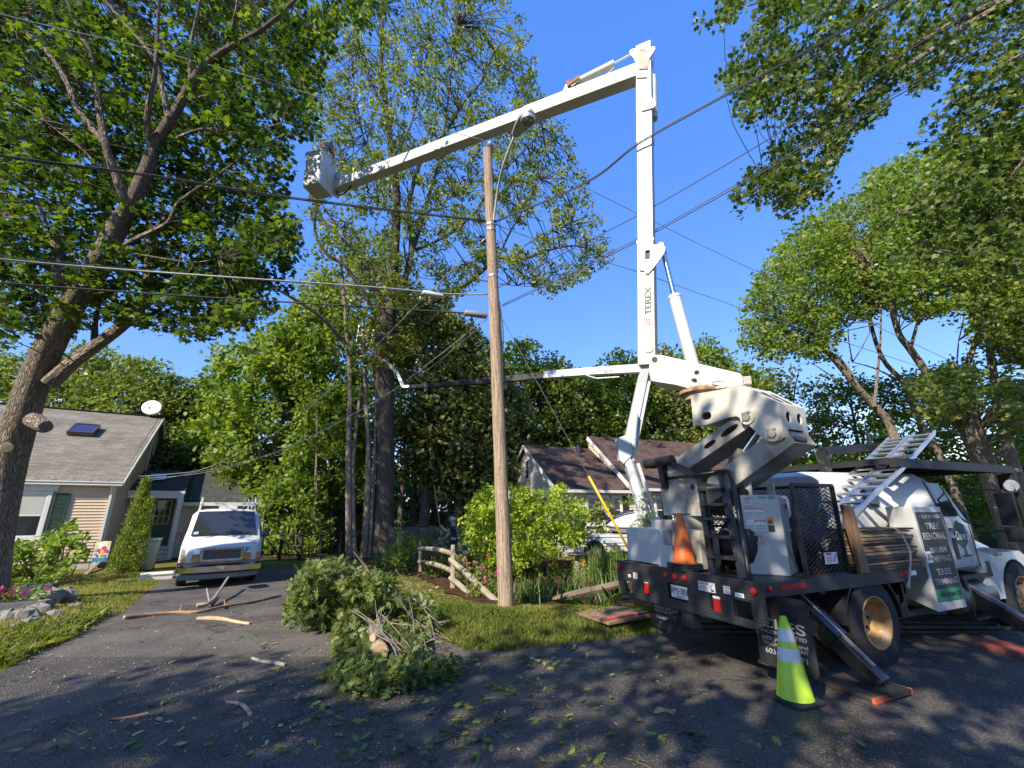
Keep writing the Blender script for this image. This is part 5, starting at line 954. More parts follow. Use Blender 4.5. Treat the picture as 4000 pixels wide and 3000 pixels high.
# turntable and upper base link in the boom plane
tt = EA.yp(2740, 1540, 0); ttw = EA.w(tt.x, 0, tt.z)
b = MB(); b.lathe([(.26, -.10), (.27, -.02), (.33, .0), (.33, .05), (.28, .06), (.27, .09)], ttw, (0, 0, 1), 32); b.build('turntable', mat('rusty_turntable', (.34, .22, .13), .7, var=.4, sc=8, dirt=(.6, .55, .45), dirtlo=.55, dirthi=.65), T, True, smooth=True)
UF = Fr((ttw.x, ttw.y, 0), 118)
LO = [(258, 915), (285, 898), (330, 897), (600, 960), (900, 1030), (915, 1045), (928, 1110), (870, 1122), (720, 1138), (575, 1145), (440, 1110), (300, 1088), (265, 1080), (250, 1010)]
lo = pp(UF, LO, -.22, P7); lrev = lo[::-1]
def hol(x, y, rx, ry): c = UF.yp(*P7(x, y), -.22); return [(c.x + u, c.z + v) for u, v in circ(0, 0, rx, 18, ry)]
c = UF.yp(*P7(750, 1106), -.22); sl_ = [(c.x + u, c.z + v) for u, v in rrect(-.10, .10, -.045, .045, .043)]
b = MB(); plate_in(b, UF, lrev, [hol(593, 1024, .042, .042), hol(573, 1085, .05, .05), sl_], .03, -.22); plate_in(b, UF, lrev, [hol(593, 1024, .042, .042), hol(573, 1085, .05, .05), sl_], .03, .19)
strip(b, UF, lo[9:14] + [lo[0]], -.192, .188, .02); strip(b, UF, lo[5:7], -.192, .188, .02); lk = b.build('boom_base', m_creamr, T, True)
b = MB(); c = UF.yp(*P7(575, 1087), -.22); b.plate(circ(0, 0, .085, 20), [circ(0, 0, .05, 18)], .014, UF.w(c.x, -.235, c.z), UF.f, (0, 0, 1), .003); c = UF.yp(*P7(750, 1106), -.22); b.plate(rrect(-.125, .125, -.065, .065, .06), [rrect(-.10, .10, -.045, .045, .043)], .012, UF.w(c.x, -.233, c.z), UF.f, (0, 0, 1), .003); b.build('ring', m_cream, lk)
b = MB(); c = UF.yp(*P7(290, 930), -.22); b.lathe([(.045, 0), (.045, .015), (.001, .015)], UF.w(c.x, -.22, c.z), -UF.l, 16, cap=False); b.build('pin', m_black, lk)
for (x0, y0, x1, y1), m in (((340, 975, 405, 1055), mat('faded_label', (.22, .20, .19), .6, var=.5, sc=25)), ((408, 1000, 480, 1078), mat('scratched_label', (.55, .54, .52), .5, var=.2, sc=25))):
    q = [UF.yp(*P7(*p), -.223) for p in ((x0, y1 - 8), (x1, y1), (x1 - 4, y0), (x0, y0))]; b = MB(); b.add([UF.w(v.x, -.2235, v.z) for v in q], [(0, 1, 2, 3)]); b.build('data_label', m, lk)
b = MB(); c = UF.yp(*P7(950, 1085), -.1); b.box(0, 0, 0, 0, 0, 0) if False else b.bar(UF.w(c.x - .05, -.1, c.z), UF.w(c.x + .07, -.1, c.z - .005), .12, .13); b.build('valve_block', m_greasy, T, True, bevel=.015)
# mast (lower boom)
mb0, mb1 = UF.yp(2531, 1405, 0), UF.yp(2517, 195, 0); A0, A1 = UF.w(mb0.x, 0, mb0.z), UF.w(mb1.x, 0, mb1.z); ax = (A1 - A0).normalized(); mx = UF.f - ax * UF.f.dot(ax); mx.normalize(); my = UF.l; ML = (A1 - A0).length
def onmast(y): # parameter along the mast for a photo row
    best = min(range(0, 401), key=lambda i: abs(prj(A0 + ax * ML * i / 400)[1] - y)); return ML * best / 400
def prj(p):
    d = Vector(p) - Vector((0, 0, EYE)); c = d.y * CP + d.z * SP; return (2000 + FPX * d.x / c, 1500 - FPX * (-d.y * SP + d.z * CP) / c)
def mastbox(mb, s0, s1, w0, w1, d0, d1):
    q = []
    for s, w_, d in ((s0, w0, d0), (s1, w1, d1)): c = A0 + ax * s; q += [c - mx * w_ / 2 - my * d / 2, c + mx * w_ / 2 - my * d / 2, c + mx * w_ / 2 + my * d / 2, c - mx * w_ / 2 + my * d / 2]
    mb.hexa(q)
sk_, sj = onmast(955), onmast(770)
b = MB(); mastbox(b, -.12, onmast(960), .285, .285, .26, .26); ms = b.build('lower_boom', m_cream, T, True, bevel=.012)
b = MB(); mastbox(b, onmast(955), onmast(560), .27, .275, .24, .24); b.build('lower_boom_insert', mat('boom_fibreglass', (.52, .505, .45), .4, var=.07, sc=.9, dirt=(.5, .48, .43), dirtlo=.56, dirthi=.8), T, True, bevel=.008)
b = MB(); mastbox(b, onmast(562), ML + .05, .30, .30, .25, .25); b.build('lower_boom_head', m_cream, T, True, bevel=.012)
b = MB(); mastbox(b, onmast(960), onmast(950), .31, .31, .28, .28); mastbox(b, onmast(1300), onmast(1290), .0, .0, .0, .0) if False else None; b.build('boom_collar', m_cream, T, True, bevel=.006)
def mastplate(outline_px, holes_px, off, th, Zf, name, m, par=None, bev=.006):
    # outline measured on the mast's side face
    n = -my; o = A0 + n * off; P_ = []
    def loc(x, y): r = ray(x, y); c0 = Vector((0, 0, EYE)); p = c0 + r * ((o - c0).dot(n) / r.dot(n)) - o; return (p.dot(mx), p.dot(ax))
    ol = [loc(*Zf(*p)) for p in outline_px]; hs = [[loc(*Zf(*p)) for p in h] for h in holes_px]; b = MB(); b.plate(ol, hs, th, o, mx, ax, bev); return b.build(name, m, par or T, True if par is None else False)
br = mastplate([(180, 100), (350, 105), (366, 122), (362, 150), (350, 175), (300, 245), (262, 290), (245, 310), (225, 308), (215, 290), (182, 285)][::-1], [[(p[0], p[1]) for p in rrect(222, 258, 143, 212, 4)]], .155, .022, P7, 'cylinder_bracket', m_cream)
b = MB(); o = A0 - my * .158; c = A0
# window frame, lettering and badge on the mast
def mpt(x, y, off=.134): n = -my; o = A0 + n * off; r = ray(x, y); c0 = Vector((0, 0, EYE)); return c0 + r * ((o - c0).dot(n) / r.dot(n))
b = MB(); q0, q1 = mpt(*P7(242, 606)), mpt(*P7(242, 405)); text_into(b, 'TEREX', q0.lerp(q1, .5) - my * .002 + mx * .055, (q1 - q0).normalized(), -mx, (q1 - q0).length, .11, .02); b.build('lettering', m_stblk, ms)
q = [mpt(*P7(*p), .137) for p in ((214, 680), (271, 678), (268, 622), (214, 624))]; b = MB(); b.add(q, [(0, 1, 2, 3)]); bd = b.build('badge', m_stblk, ms)
q2 = [sum(q, Vector()) / 4 * .12 + v * .88 - my * .001 for v in q]; b = MB(); b.add(q2, [(0, 1, 2, 3)]); b.build('badge_ground', m_stick, bd)
cq = sum(q, Vector()) / 4 - my * .003; u_, v_2 = (q[1] - q[0]) * .5, (q[3] - q[0]) * .5; b = MB()
for sx_ in (-1, 1): b.add([cq + u_ * (sx_ * .62) + v_2 * .62, cq + u_ * (sx_ * .1) + v_2 * .62, cq + u_ * (sx_ * .1) + v_2 * .05, cq + u_ * (sx_ * .62) - v_2 * .15], [(0, 1, 2, 3)]); b.add([cq + u_ * (sx_ * .6) - v_2 * .35, cq + u_ * (sx_ * .05) - v_2 * .15, cq + u_ * (sx_ * .05) - v_2 * .6, cq + u_ * (sx_ * .6) - v_2 * .62], [(0, 1, 2, 3)])
b.build('badge_mark', mat('badge_maroon', (.16, .03, .04), .5), bd)
c = mpt(*P7(247, 848), .134); b = MB(); b.lathe([(.085, 0), (.08, .014), (.06, .016), (.058, .008), (.001, .008)], c, -my, 24, cap=False); b.build('pin_cover', m_creamr, ms, smooth=True)
b = MB(); c = mpt(*P7(240, 178), .158); b.plate(rrect(-.085, .085, -.12, .12, .03), [rrect(-.045, .045, -.09, .09, .01)], .012, c - my * .012, mx, ax, .003); b.build('hatch_frame', m_creamr, ms)
b = MB(); c = mpt(*P7(240, 178), .1355); b.add([c + mx * u + ax * v for u, v in ((-.05, -.09), (.05, -.09), (.05, .09), (-.05, .09))], [(0, 1, 2, 3)]); b.build('hatch_opening', m_black, ms)
# mast cylinder: barrel rises from the base link, rod goes to the bracket lug
c0 = UF.yp(*P7(570, 985), -.0); c1 = UF.yp(*P7(430, 470), 0); c2 = UF.yp(*P7(345, 135), 0); K0, K1, K2 = [UF.w(v.x, 0, v.z) for v in (c0, c1, c2)]
b = MB(); b.cyl(K0, K1, .098, 24); b.lathe([(.105, -.05), (.105, 0), (.06, .015)], K1, K1 - K0, 24); b.build('boom_cylinder', mat('grey_white_paint', (.56, .56, .53), .45, var=.06, sc=1.2), T, True, smooth=True)
b = MB(); b.cyl(K1, K2, .042, 16); b.build('piston_rod', m_rod, T, True, smooth=True); b = MB(); b.lathe([(.05, -.16), (.05, .16)], K2, my, 16); b.build('cylinder_pin', m_greasy, T, True)
# knuckle plates at the mast head, small cylinder behind the mast
Z5 = Zm(2350, 150, 300 / 816)
mastplate([(385, 112), (330, 112), (305, 125), (297, 150), (320, 185), (345, 210), (375, 290), (372, 415), (480, 410), (497, 230), (520, 190), (555, 140), (570, 105), (555, 85), (520, 95), (490, 92)], [circ(327, 133, 11, 10), circ(537, 104, 11, 10)], .148, .022, Z5, 'knuckle_plate', m_cream)
mastplate([(415, 640), (430, 620), (510, 598), (575, 690), (575, 715), (550, 735), (430, 768), (412, 745)][::-1], [], .150, .02, Z5, 'lug_plate', m_cream)
b = MB(); q = [mpt(*Z5(*p), .172) for p in ((392, 325), (485, 322), (478, 108), (398, 112))]; b.add(q, [(0, 1, 2, 3)]); b.build('worn_patch', mat('worn_brown_patch', (.33, .29, .22), .7, var=.4, sc=6), ms)
b = MB(); c = mpt(*Z5(442, 357), .137); b.add([c + mx * u + ax * v for u, v in circ(0, 0, .055, 14, .05)], [tuple(range(14))]); b.build('worn_patch', mat('worn_grey_patch', (.36, .34, .3), .7, var=.3), ms)
p0, p1, p2 = UF.yp(*Z5(548, 860), .05), UF.yp(*Z5(540, 415), .05), UF.yp(*Z5(538, 120), .05); q0, q1, q2 = [UF.w(v.x, .05, v.z) for v in (p0, p1, p2)]
b = MB(); b.cyl(q0, q1, .085, 18); b.build('knuckle_cylinder', mat('cool_grey_paint', (.50, .52, .53), .45), T, True, smooth=True); b = MB(); b.cyl(q1, q2, .035, 12); b.build('piston_rod', m_rod, T, True)  # one even cool grey, bluer than the cream boom paint
# upper boom
ub0 = UF.yp(2500, 288, 0); U0_ = UF.w(ub0.x + .1, 0, ub0.z); U1_ = at(1335, 722, 11.30)
ud = (U1_ - U0_).normalized(); ur = ud.cross(Vector((0, 0, 1))).normalized(); uu = ur.cross(ud).normalized(); UL = (U1_ - U0_).length
def upbox(mb, s0, s1, w0, w1, h0, h1):
    q = []
    for s, w_, h in ((s0, w0, h0), (s1, w1, h1)): c = U0_ + ud * s; q += [c - ur * w_ / 2 - uu * h / 2, c + ur * w_ / 2 - uu * h / 2, c + ur * w_ / 2 + uu * h / 2, c - ur * w_ / 2 + uu * h / 2]
    mb.hexa(q)
b = MB(); upbox(b, -.1, UL * .30, .27, .27, .33, .33); ub = b.build('upper_boom', m_cream, T, True, bevel=.012)
b = MB(); upbox(b, UL * .29, UL, .25, .27, .30, .33); b.build('upper_boom_insert', mat('upper_fibreglass', (.50, .50, .46), .4, var=.05, sc=.7), T, True, bevel=.01)
b = MB()
for i in range(12): s = UL * (.365) + .0; a = U0_ + ud * (UL * .36) - uu * (.14 - .024 * i)
for s in (UL * .36, UL * .915):
    for i in range(8): c = U0_ + ud * (s + (.02 if i % 2 else 0)) - uu * .141 + ur * (-.09 + .025 * i); b.hexa([c - ud * .03 - ur * .004, c + ud * .03 - ur * .004, c + ud * .03 + ur * .004, c - ud * .03 + ur * .004, c - ud * .03 - ur * .004 - uu * .002, c + ud * .03 - ur * .004 - uu * .002, c + ud * .03 + ur * .004 - uu * .002, c - ud * .03 + ur * .004 - uu * .002])
b.build('gap_marking', m_stred, ub)
# knuckle cylinder above the upper boom
k0, k1, k2 = UF.yp(2225, 335, 0), UF.yp(2400, 248, 0), UF.yp(2466, 212, 0); q0, q1, q2 = [UF.w(v.x, 0, v.z) for v in (k0, k1, k2)]
b = MB(); b.cyl(q0, q1, .075, 18); b.build('knuckle_cylinder', m_cream, T, True, smooth=True); b = MB(); b.cyl(q1, q2, .03, 12); b.build('piston_rod', m_rod, T, True)
b = MB(); s = (q0 - U0_).dot(ud); c = U0_ + ud * s
for sg in (-1, 1): b.prism([c + ur * (sg * .08) + uu * .13 - ud * .30, c + ur * (sg * .08) + uu * .13 + ud * .18, c + ur * (sg * .08) + uu * ((q0 - c).dot(uu) + .08) + ud * .06, c + ur * (sg * .08) + uu * ((q0 - c).dot(uu) + .08) - ud * .08], ur * .02)
b.build('cylinder_lug', m_creamr, T, True); b = MB(); b.lathe([(.045, -.13), (.045, .13)], q0, ur, 14); b.bar(q0 - ud * .0 - uu * .10 - ur * .12, q0 - ud * .28 - uu * .0 - ur * .12, .03, .09); b.build('lug_pin', mat('rust_brown', (.16, .07, .04), .7, var=.4, sc=10), T, True)
b = MB(); b.tube([q1 - uu * .1, U0_ + ud * (UL * .12) + uu * .20, U0_ + ud * (UL * .26) + uu * .21, U0_ + ud * (UL * .27) + uu * .15], .014, 6, sub=4); b.build('hydraulic_line', m_cream, T, True)
# bucket
BL, BM, BR, BB = [on_z(*p, 11.0) for p in ((1176, 721), (1248, 707), (1303, 772), (1231, 786))]
bc = (BL + BM + BR + BB) / 4; ex = (BM - BL + BR - BB); ex.z = 0; ex.normalize(); ey = Vector((-ex.y, ex.x, 0)); wx_, wy_ = .64, .70; BH = 1.16
def bk(u, v, z): return bc + ex * u + ey * v + Vector((0, 0, z))
def bring(k, z, r=.09, ins=0): return [bk((p[0]) * k, p[1] * k, z) for p in rrect(-wx_ / 2 + ins, wx_ / 2 - ins, -wy_ / 2 + ins, wy_ / 2 - ins, r, 4)]
b = MB(); b.loft([bring(.90, 0), bring(.93, .05), bring(1.0, BH - .04), bring(1.06, BH - .03, .1), bring(1.06, BH, .1), bring(.97, BH, .08, .02), bring(.93, BH - .1, .07, .03), bring(.88, .06, .07, .03)], True)
m_bkt = mat('bucket_fibreglass', (.50, .51, .48), .4, var=.05, sc=2, dirt=(.52, .5, .44), dirtlo=.6, dirthi=.8); bkt = b.build('bucket', m_bkt, T, True, smooth=True)
b = MB(); b.add([bk(wx_ / 2 * (.93 + .07 * z / BH) + .006, v, z) for v, z in ((-.20, .74), (-.15, .36), (.10, .20), (.22, .24), (.22, .40), (.0, .74))], [tuple(range(6))]); b.build('step_recess', mat('recess_tan', (.5, .47, .36), .5), bkt)
b = MB(); c = bk(0, wy_ / 2, .5); 
t1_ = U1_; jd = (bc + Vector((0, 0, .45)) - t1_); jd.z = 0
b.bar(t1_ + ud * -.05, t1_ + ud * .22, .26, .34); b.build('bucket_bracket', m_cream, T, True, bevel=.01); b = MB(); b.bar(t1_ + ud * .12 + uu * .28, t1_ + ud * .26 - uu * .32, .30, .07); b.bar(t1_ + ud * -.05 + uu * .22, t1_ + ud * .26 + uu * .25, .3, .24); b.build('bucket_mount', m_bkt, T, True, bevel=.01)
b = MB(); b.tube([t1_ - uu * .12 - ud * .5, t1_ - uu * .34 - ud * .3, t1_ - uu * .36 + ud * .05, t1_ - uu * .2 + ud * .2], .022, 8, sub=4); b.build('hydraulic_hose', m_black, T, True)
b = MB(); p_ = bk(-.30, .20, BH + .02); b.hexa([bk(-.34, -.3, BH - .10), bk(-.30, -.3, BH - .10), bk(-.30, .2, BH - .10), bk(-.34, .2, BH - .10), bk(-.36, -.3, BH + .05), bk(-.30, -.3, BH + .05), bk(-.30, .2, BH + .05), bk(-.36, .2, BH + .05)]); b.build('bucket_edge_pad', m_black, T, True)
# ================================================================ TREES
K_maple = barkmat('maple_bark', (.085, .066, .05), (.36, .29, .22), moss=(.16, .15, .03), mlo=.63)
K_oak = barkmat('oak_bark', (.055, .046, .04), (.22, .185, .15))
K_pale = barkmat('pale_bark', (.16, .13, .10), (.42, .35, .26))
K_bg = barkmat('brown_bark', (.08, .065, .05), (.26, .21, .16))
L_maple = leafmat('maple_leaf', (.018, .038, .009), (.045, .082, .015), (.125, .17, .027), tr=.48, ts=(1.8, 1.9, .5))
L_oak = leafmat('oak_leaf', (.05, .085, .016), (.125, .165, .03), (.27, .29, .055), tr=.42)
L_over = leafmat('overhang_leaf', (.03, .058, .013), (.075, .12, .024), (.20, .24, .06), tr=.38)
L_bright = leafmat('bright_leaf', (.075, .125, .02), (.16, .23, .035), (.29, .34, .07), tr=.45)
L_mid = leafmat('mid_leaf', (.07, .105, .018), (.15, .195, .035), (.29, .305, .075), tr=.38)
L_grey = leafmat('greyish_leaf', (.08, .105, .04), (.17, .20, .075), (.32, .34, .14), tr=.40)
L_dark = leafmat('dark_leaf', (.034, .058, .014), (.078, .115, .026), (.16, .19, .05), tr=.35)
def limb(mb, px, Y0, Y1, r0, r1, n=9, sub=3, skel=None, start=None):
    P = [at(p[0], p[1], Y0 + (Y1 - Y0) * i / (len(px) - 1)) for i, p in enumerate(px)]
    if start is not None: P[0] = start
    Rr = [.8 * (r0 + (r1 - r0) * i / (len(px) - 1)) for i in range(len(px))]; mb.tube(P, Rr, n, sub=sub, jit=.05)
    if skel is not None:
        for a, c in zip(P[:-1], P[1:]):
            for t in (0, .25, .5, .75): skel.append(a.lerp(c, t))
        skel.append(P[-1])
    return P
# ---- big maple at the left edge
base = gp(-60, 2350); mt = thing('maple_tree', 'large maple with thick furrowed trunk leaning in from the left edge, dark leaves overhead', 'tree', base)
tr, sk = MB(), []
tp = [(-90, 2420), (-40, 2150), (10, 1900), (70, 1680), (160, 1423), (253, 1242), (325, 1122), (398, 1001), (464, 881), (518, 790), (578, 651), (609, 560), (657, 482), (693, 422), (741, 337), (802, 253), (904, 181), (1025, 114), (1133, 18), (1230, -120)]
ty = [9.85, 9.8, 9.7, 9.5, 9.25, 9.0, 8.85, 8.7, 8.55, 8.4, 8.2, 8.1, 8.0, 7.95, 7.85, 7.75, 7.6, 7.45, 7.3, 7.1]; tw = [.62, .50, .47, .43, .39, .355, .335, .31, .29, .245, .205, .18, .165, .155, .14, .125, .10, .08, .06, .04]
P = [at(p[0], p[1], y) for p, y in zip(tp, ty)]; P[0].z = hz(P[0].x, P[0].y) - .1; tr.tube(P, [.68 * q for q in tw], 22, sub=4, jit=.035)
for q in P[8:]: sk.append(q)
b = MB(); b.tube([at(130, 1640, 9.2), at(172, 1665, 9.0), at(180, 1667, 8.97)], [.16, .14, .12], 12, jit=.06); b.tube([at(40, 1745, 9.5), at(27, 1748, 9.3)], [.12, .105], 12, jit=.04); b.tube([at(365, 960, 8.6), at(357, 962, 8.45)], [.06, .035], 8, jit=.1)
trunk = tr.build('trunk', K_maple, mt, True, smooth=True); b.build('branch_stub', K_maple, mt, True, smooth=True)
b = MB(); c = at(27, 1748, 9.29); b.lathe([(.103, 0), (.09, .004), (.001, .006)], c, (at(22, 1748, 9.0) - c), 16, cap=False); b.build('sawn_end', mat('sawn_wood', (.50, .36, .22), .8, var=.25, sc=12), trunk)
lb = MB()
for px, Y0, Y1, r0, r1 in (
  ([(505, 800), (482, 765), (446, 663), (416, 579), (386, 410), (374, 289), (343, 181), (289, 72), (240, -60)], 8.4, 7.0, .13, .04), ([(410, 560), (337, 470), (295, 410), (265, 330), (205, 230), (120, 140), (0, 80), (-150, 20)], 8.0, 7.6, .10, .03),
  ([(592, 590), (579, 500), (579, 422), (603, 301), (615, 120), (625, -60)], 8.1, 6.8, .10, .03), ([(660, 470), (627, 320), (603, 229), (512, 120), (422, 18), (350, -80)], 8.0, 7.5, .075, .025), ([(747, 330), (747, 181), (771, 60), (790, -60)], 7.85, 7.2, .07, .03), ([(890, 190), (910, 100), (922, 40), (935, -80)], 7.6, 7.0, .06, .025),
  ([(300, 1150), (265, 1116), (229, 1037), (217, 959), (169, 929), (90, 887), (0, 820), (-200, 720)], 8.9, 8.6, .17, .08), ([(199, 935), (169, 839), (120, 748), (66, 690), (0, 640)], 8.7, 8.2, .05, .02), ([(200, 1220), (157, 1164), (115, 1146), (60, 1138)], 9.0, 8.6, .09, .03), ([(130, 1150), (128, 1120), (135, 1100)], 8.7, 8.6, .05, .03),
  ([(190, 1500), (289, 1411), (398, 1333), (512, 1242), (573, 1152), (579, 1062), (585, 960), (640, 860), (760, 780)], 9.3, 9.6, .20, .06), ([(370, 1340), (372, 1260), (390, 1180)], 9.5, 9.6, .10, .04), ([(580, 1045), (660, 1035), (760, 1060), (900, 1040)], 9.5, 9.4, .06, .02),
  ([(455, 980), (520, 940), (603, 899), (657, 869), (680, 820), (711, 778), (844, 690), (980, 590), (1080, 540)], 8.6, 8.3, .075, .025), ([(690, 540), (783, 505), (880, 510), (964, 520), (1100, 480)], 8.0, 7.8, .045, .015), ([(740, 390), (850, 362), (965, 338), (1100, 300)], 7.9, 7.6, .04, .015), ([(520, 990), (640, 1010), (760, 1025), (850, 1010)], 8.7, 8.5, .03, .012), ([(595, 890), (588, 870), (600, 860)], 8.5, 8.4, .03, .02), ([(370, 640), (330, 590), (250, 530), (170, 470)], 8.3, 8.1, .03, .01)):
    limb(lb, px, Y0, Y1, r0, r1, skel=sk)
MP = [(-60, -80), (1500, -80), (1474, 0), (1428, 100), (1330, 70), (1290, 200), (1240, 343), (1222, 540), (1190, 640), (1130, 760), (1160, 1010), (1085, 1157), (1010, 1250), (868, 1270), (795, 1320), (690, 1290), (597, 1290), (506, 1256), (400, 1230), (300, 1290), (170, 1330), (-60, 1350)]
holes = [(434, 50, 26, 48), (693, 118, 30, 70), (350, 345, 24, 62), (650, 200, 18, 40), (770, 20, 18, 60), (300, 470, 16, 22), (640, 740, 22, 40), (940, 900, 22, 26), (330, 1030, 16, 22), (1050, 800, 30, 20), (860, 470, 16, 20), (1080, 460, 22, 26), (40, 1290, 50, 26)]
mb_ = [(1120, 540), (1345, 560), (1345, 800), (1120, 800)]
cs = [p for p in sample_crown(2000, MP, 8.3, 11.8, holes) if p.y > 12.0 or not inpoly(*prj(p), mb_)] + sample_crown(110, MP, 6.3, 8.2, holes + [(1240, 690, 150, 200), (500, 900, 420, 620), (250, 1250, 240, 300)]); off = sample_crown(120, [(-420, -380), (900, -420), (1000, -90), (-70, -90), (-70, 900), (-420, 800)], 7.0, 11)
twigs(lb, sk, cs, .016, 3); lb.build('branches', K_maple, mt, True, smooth=True)
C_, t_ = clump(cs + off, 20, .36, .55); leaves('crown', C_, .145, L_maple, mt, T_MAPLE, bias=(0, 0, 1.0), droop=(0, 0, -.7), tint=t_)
# ---- tall oak in the middle
ob = gp(1492, 2172); OY = ob.y; ot = thing('oak_tree', 'tall oak with a straight grey trunk and open sunlit crown behind the utility pole', 'tree', ob)
tr, sk = MB(), []
tp = [(1492, 2180), (1494, 2120), (1500, 2000), (1505, 1850), (1507, 1700), (1503, 1550), (1497, 1420), (1500, 1330), (1513, 1240), (1530, 1110), (1544, 941), (1550, 820), (1548, 740), (1534, 606), (1512, 462), (1494, 317), (1490, 172), (1500, 20), (1520, -160)]
tw = [.80, .56, .445, .42, .42, .43, .52, .54, .44, .30, .24, .21, .20, .17, .14, .115, .09, .06, .03]; P = [at(p[0], p[1], OY - .1 * i) for i, p in enumerate(tp)]; P[0].z -= .2; tr.tube(P, tw, 18, sub=4, jit=.05); sk += P[7:]; tr.build('trunk', K_oak, ot, True, smooth=True)
lb = MB()
for px, dy, r0, r1 in (([(1530, 1200), (1586, 1074), (1610, 971), (1604, 899), (1592, 839), (1610, 736), (1640, 640), (1700, 560), (1751, 505), (1809, 404), (1881, 317), (1930, 200)], -2, .22, .05), ([(1615, 970), (1646, 869), (1676, 760), (1710, 650), (1740, 480), (1760, 300), (1790, 100)], -1, .15, .04), ([(1560, 1240), (1670, 1188), (1779, 1134), (1851, 1086), (1947, 1007), (2002, 1019), (2092, 995), (2164, 971), (2250, 960), (2330, 985)], -2.5, .20, .03), ([(1947, 1007), (1984, 923), (2044, 820), (2110, 700)], -2, .09, .02), ([(1600, 985), (1742, 923), (1863, 820), (1930, 700), (2040, 600), (2120, 500)], -2, .11, .025), ([(1500, 1230), (1441, 1074), (1381, 977), (1278, 881), (1236, 808), (1200, 720)], -1.5, .17, .06), ([(1525, 1100), (1453, 1037), (1357, 929), (1320, 881), (1260, 802), (1230, 700)], -1, .13, .04), ([(1470, 1240), (1441, 1182), (1399, 1110), (1345, 1037), (1272, 989), (1230, 899), (1236, 808)], -2, .14, .07), ([(1480, 1430), (1440, 1405), (1381, 1375), (1320, 1309), (1272, 1254), (1200, 1200), (1100, 1140), (985, 1080)], -2.2, .20, .06), ([(1548, 800), (1500, 700), (1440, 600), (1400, 450), (1380, 300)], -.5, .10, .03), ([(1535, 620), (1600, 500), (1640, 350), (1680, 150)], -.5, .09, .03), ([(1512, 462), (1450, 330), (1410, 180)], -.3, .07, .02), ([(1560, 880), (1500, 800), (1420, 740), (1340, 700)], -.8, .07, .02), ([(2002, 1019), (2050, 960), (2150, 900), (2230, 880)], -2, .05, .015), ([(1860, 1090), (1960, 1110), (2080, 1120)], -2, .05, .015), ([(1750, 505), (1850, 470), (1950, 450), (2060, 430)], -1.6, .05, .015), ([(1600, 880), (1720, 800), (1840, 720)], -1.5, .05, .015)):
    limb(lb, px, OY - .7, OY - .7 + dy, r0, r1, skel=sk)
OP = [(1190, 850), (1230, 560), (1190, 350), (1260, 150), (1360, -200), (2000, -250), (2030, 60), (2075, 180), (2105, 250), (2085, 330), (2200, 480), (2235, 600), (2290, 670), (2305, 800), (2350, 870), (2385, 1000), (2325, 1070), (2130, 1150), (2060, 1090), (1990, 1060), (1930, 1030), (1830, 1130), (1700, 1170), (1560, 1180), (1460, 1100), (1350, 960), (1240, 960)]
oh = [(1440, 880, 70, 50), (1560, 760, 34, 60), (1690, 880, 26, 60), (2100, 880, 60, 40), (2010, 930, 40, 50), (2200, 1000, 70, 30), (1750, 1000, 50, 40), (1310, 760, 40, 40), (1400, 560, 30, 60), (2130, 720, 40, 40), (1990, 660, 40, 30), (1850, 900, 40, 30)]
cs = sample_crown(1350, OP, OY - 4.5, OY + 2.5, oh); lower = sample_crown(90, [(1430, 1170), (1600, 1120), (1720, 1180), (1640, 1330), (1560, 1450), (1440, 1400)], OY - 2, OY + 1); cs += lower
twigs(lb, sk, cs, .028, 1, sag=.3); lb.build('branches', K_oak, ot, True, smooth=True)
C_, t_ = clump(cs, 28, .48, .7); leaves('crown', C_, .18, L_oak, ot, T_LONG * np.array([1.7, 1, 1]), bias=(0, 0, .7), tint=t_ + .12)
# ---- maple boughs hanging in from the right
vt = thing('maple_tree', 'maple standing outside the right edge whose leafy boughs hang across the top right corner', 'tree', (13.5, 5.5, 0))
lb, sk = MB(), []; lb.tube([(13.5, 5.5, -.2), (13.3, 5.5, 3), (12.8, 5.6, 6), (12.4, 5.7, 9), (12, 6, 13)], [.4, .33, .3, .25, .12], 14, sub=3, jit=.04); lb.build('trunk', K_maple, vt, True, smooth=True); lb = MB()
Z4_ = Zm(2600, 0, .633)
for px, Y0, Y1, r0, r1 in (([(2700, -330), (2400, -150), (2120, -5), (1850, 100), (1600, 250), (1400, 330), (1200, 430), (950, 480), (700, 520), (450, 570)], 6.3, 7.6, .13, .012), ([(2150, 0), (1900, 130), (1650, 300), (1400, 470), (1200, 620), (1000, 740), (850, 900), (720, 1010), (600, 1090)], 6.4, 7.6, .09, .012), ([(1450, 420), (1250, 580), (1150, 700), (1050, 880), (900, 1120), (750, 1290)], 7, 7.7, .04, .008), ([(1900, -40), (1600, -20), (1400, 0), (1200, 220), (1000, 350), (850, 430), (700, 500)], 6.4, 7.4, .05, .01), ([(2700, 760), (2400, 900), (2212, 985), (2100, 1030), (1900, 1080), (1740, 1200), (1500, 1290), (1290, 1400)], 6, 7.4, .08, .008), ([(2212, 985), (2100, 1120), (2050, 1200), (2000, 1340)], 6.3, 6.6, .03, .008), ([(1760, 1210), (1680, 1380), (1560, 1560)], 6.9, 7.0, .025, .006), ([(2110, 970), (2000, 900), (1900, 890), (1720, 885), (1540, 870), (1440, 890)], 6.4, 7.2, .02, .005), ([(1990, -40), (1200, -60), (800, -40), (500, 40), (230, 150)], 6.4, 7.6, .05, .01), ([(2500, 200), (2200, 330), (1950, 500), (1850, 650)], 6.2, 6.9, .05, .012)):
    limb(lb, [Z4_(*p) for p in px], Y0, Y1, r0, r1, skel=sk, n=8)
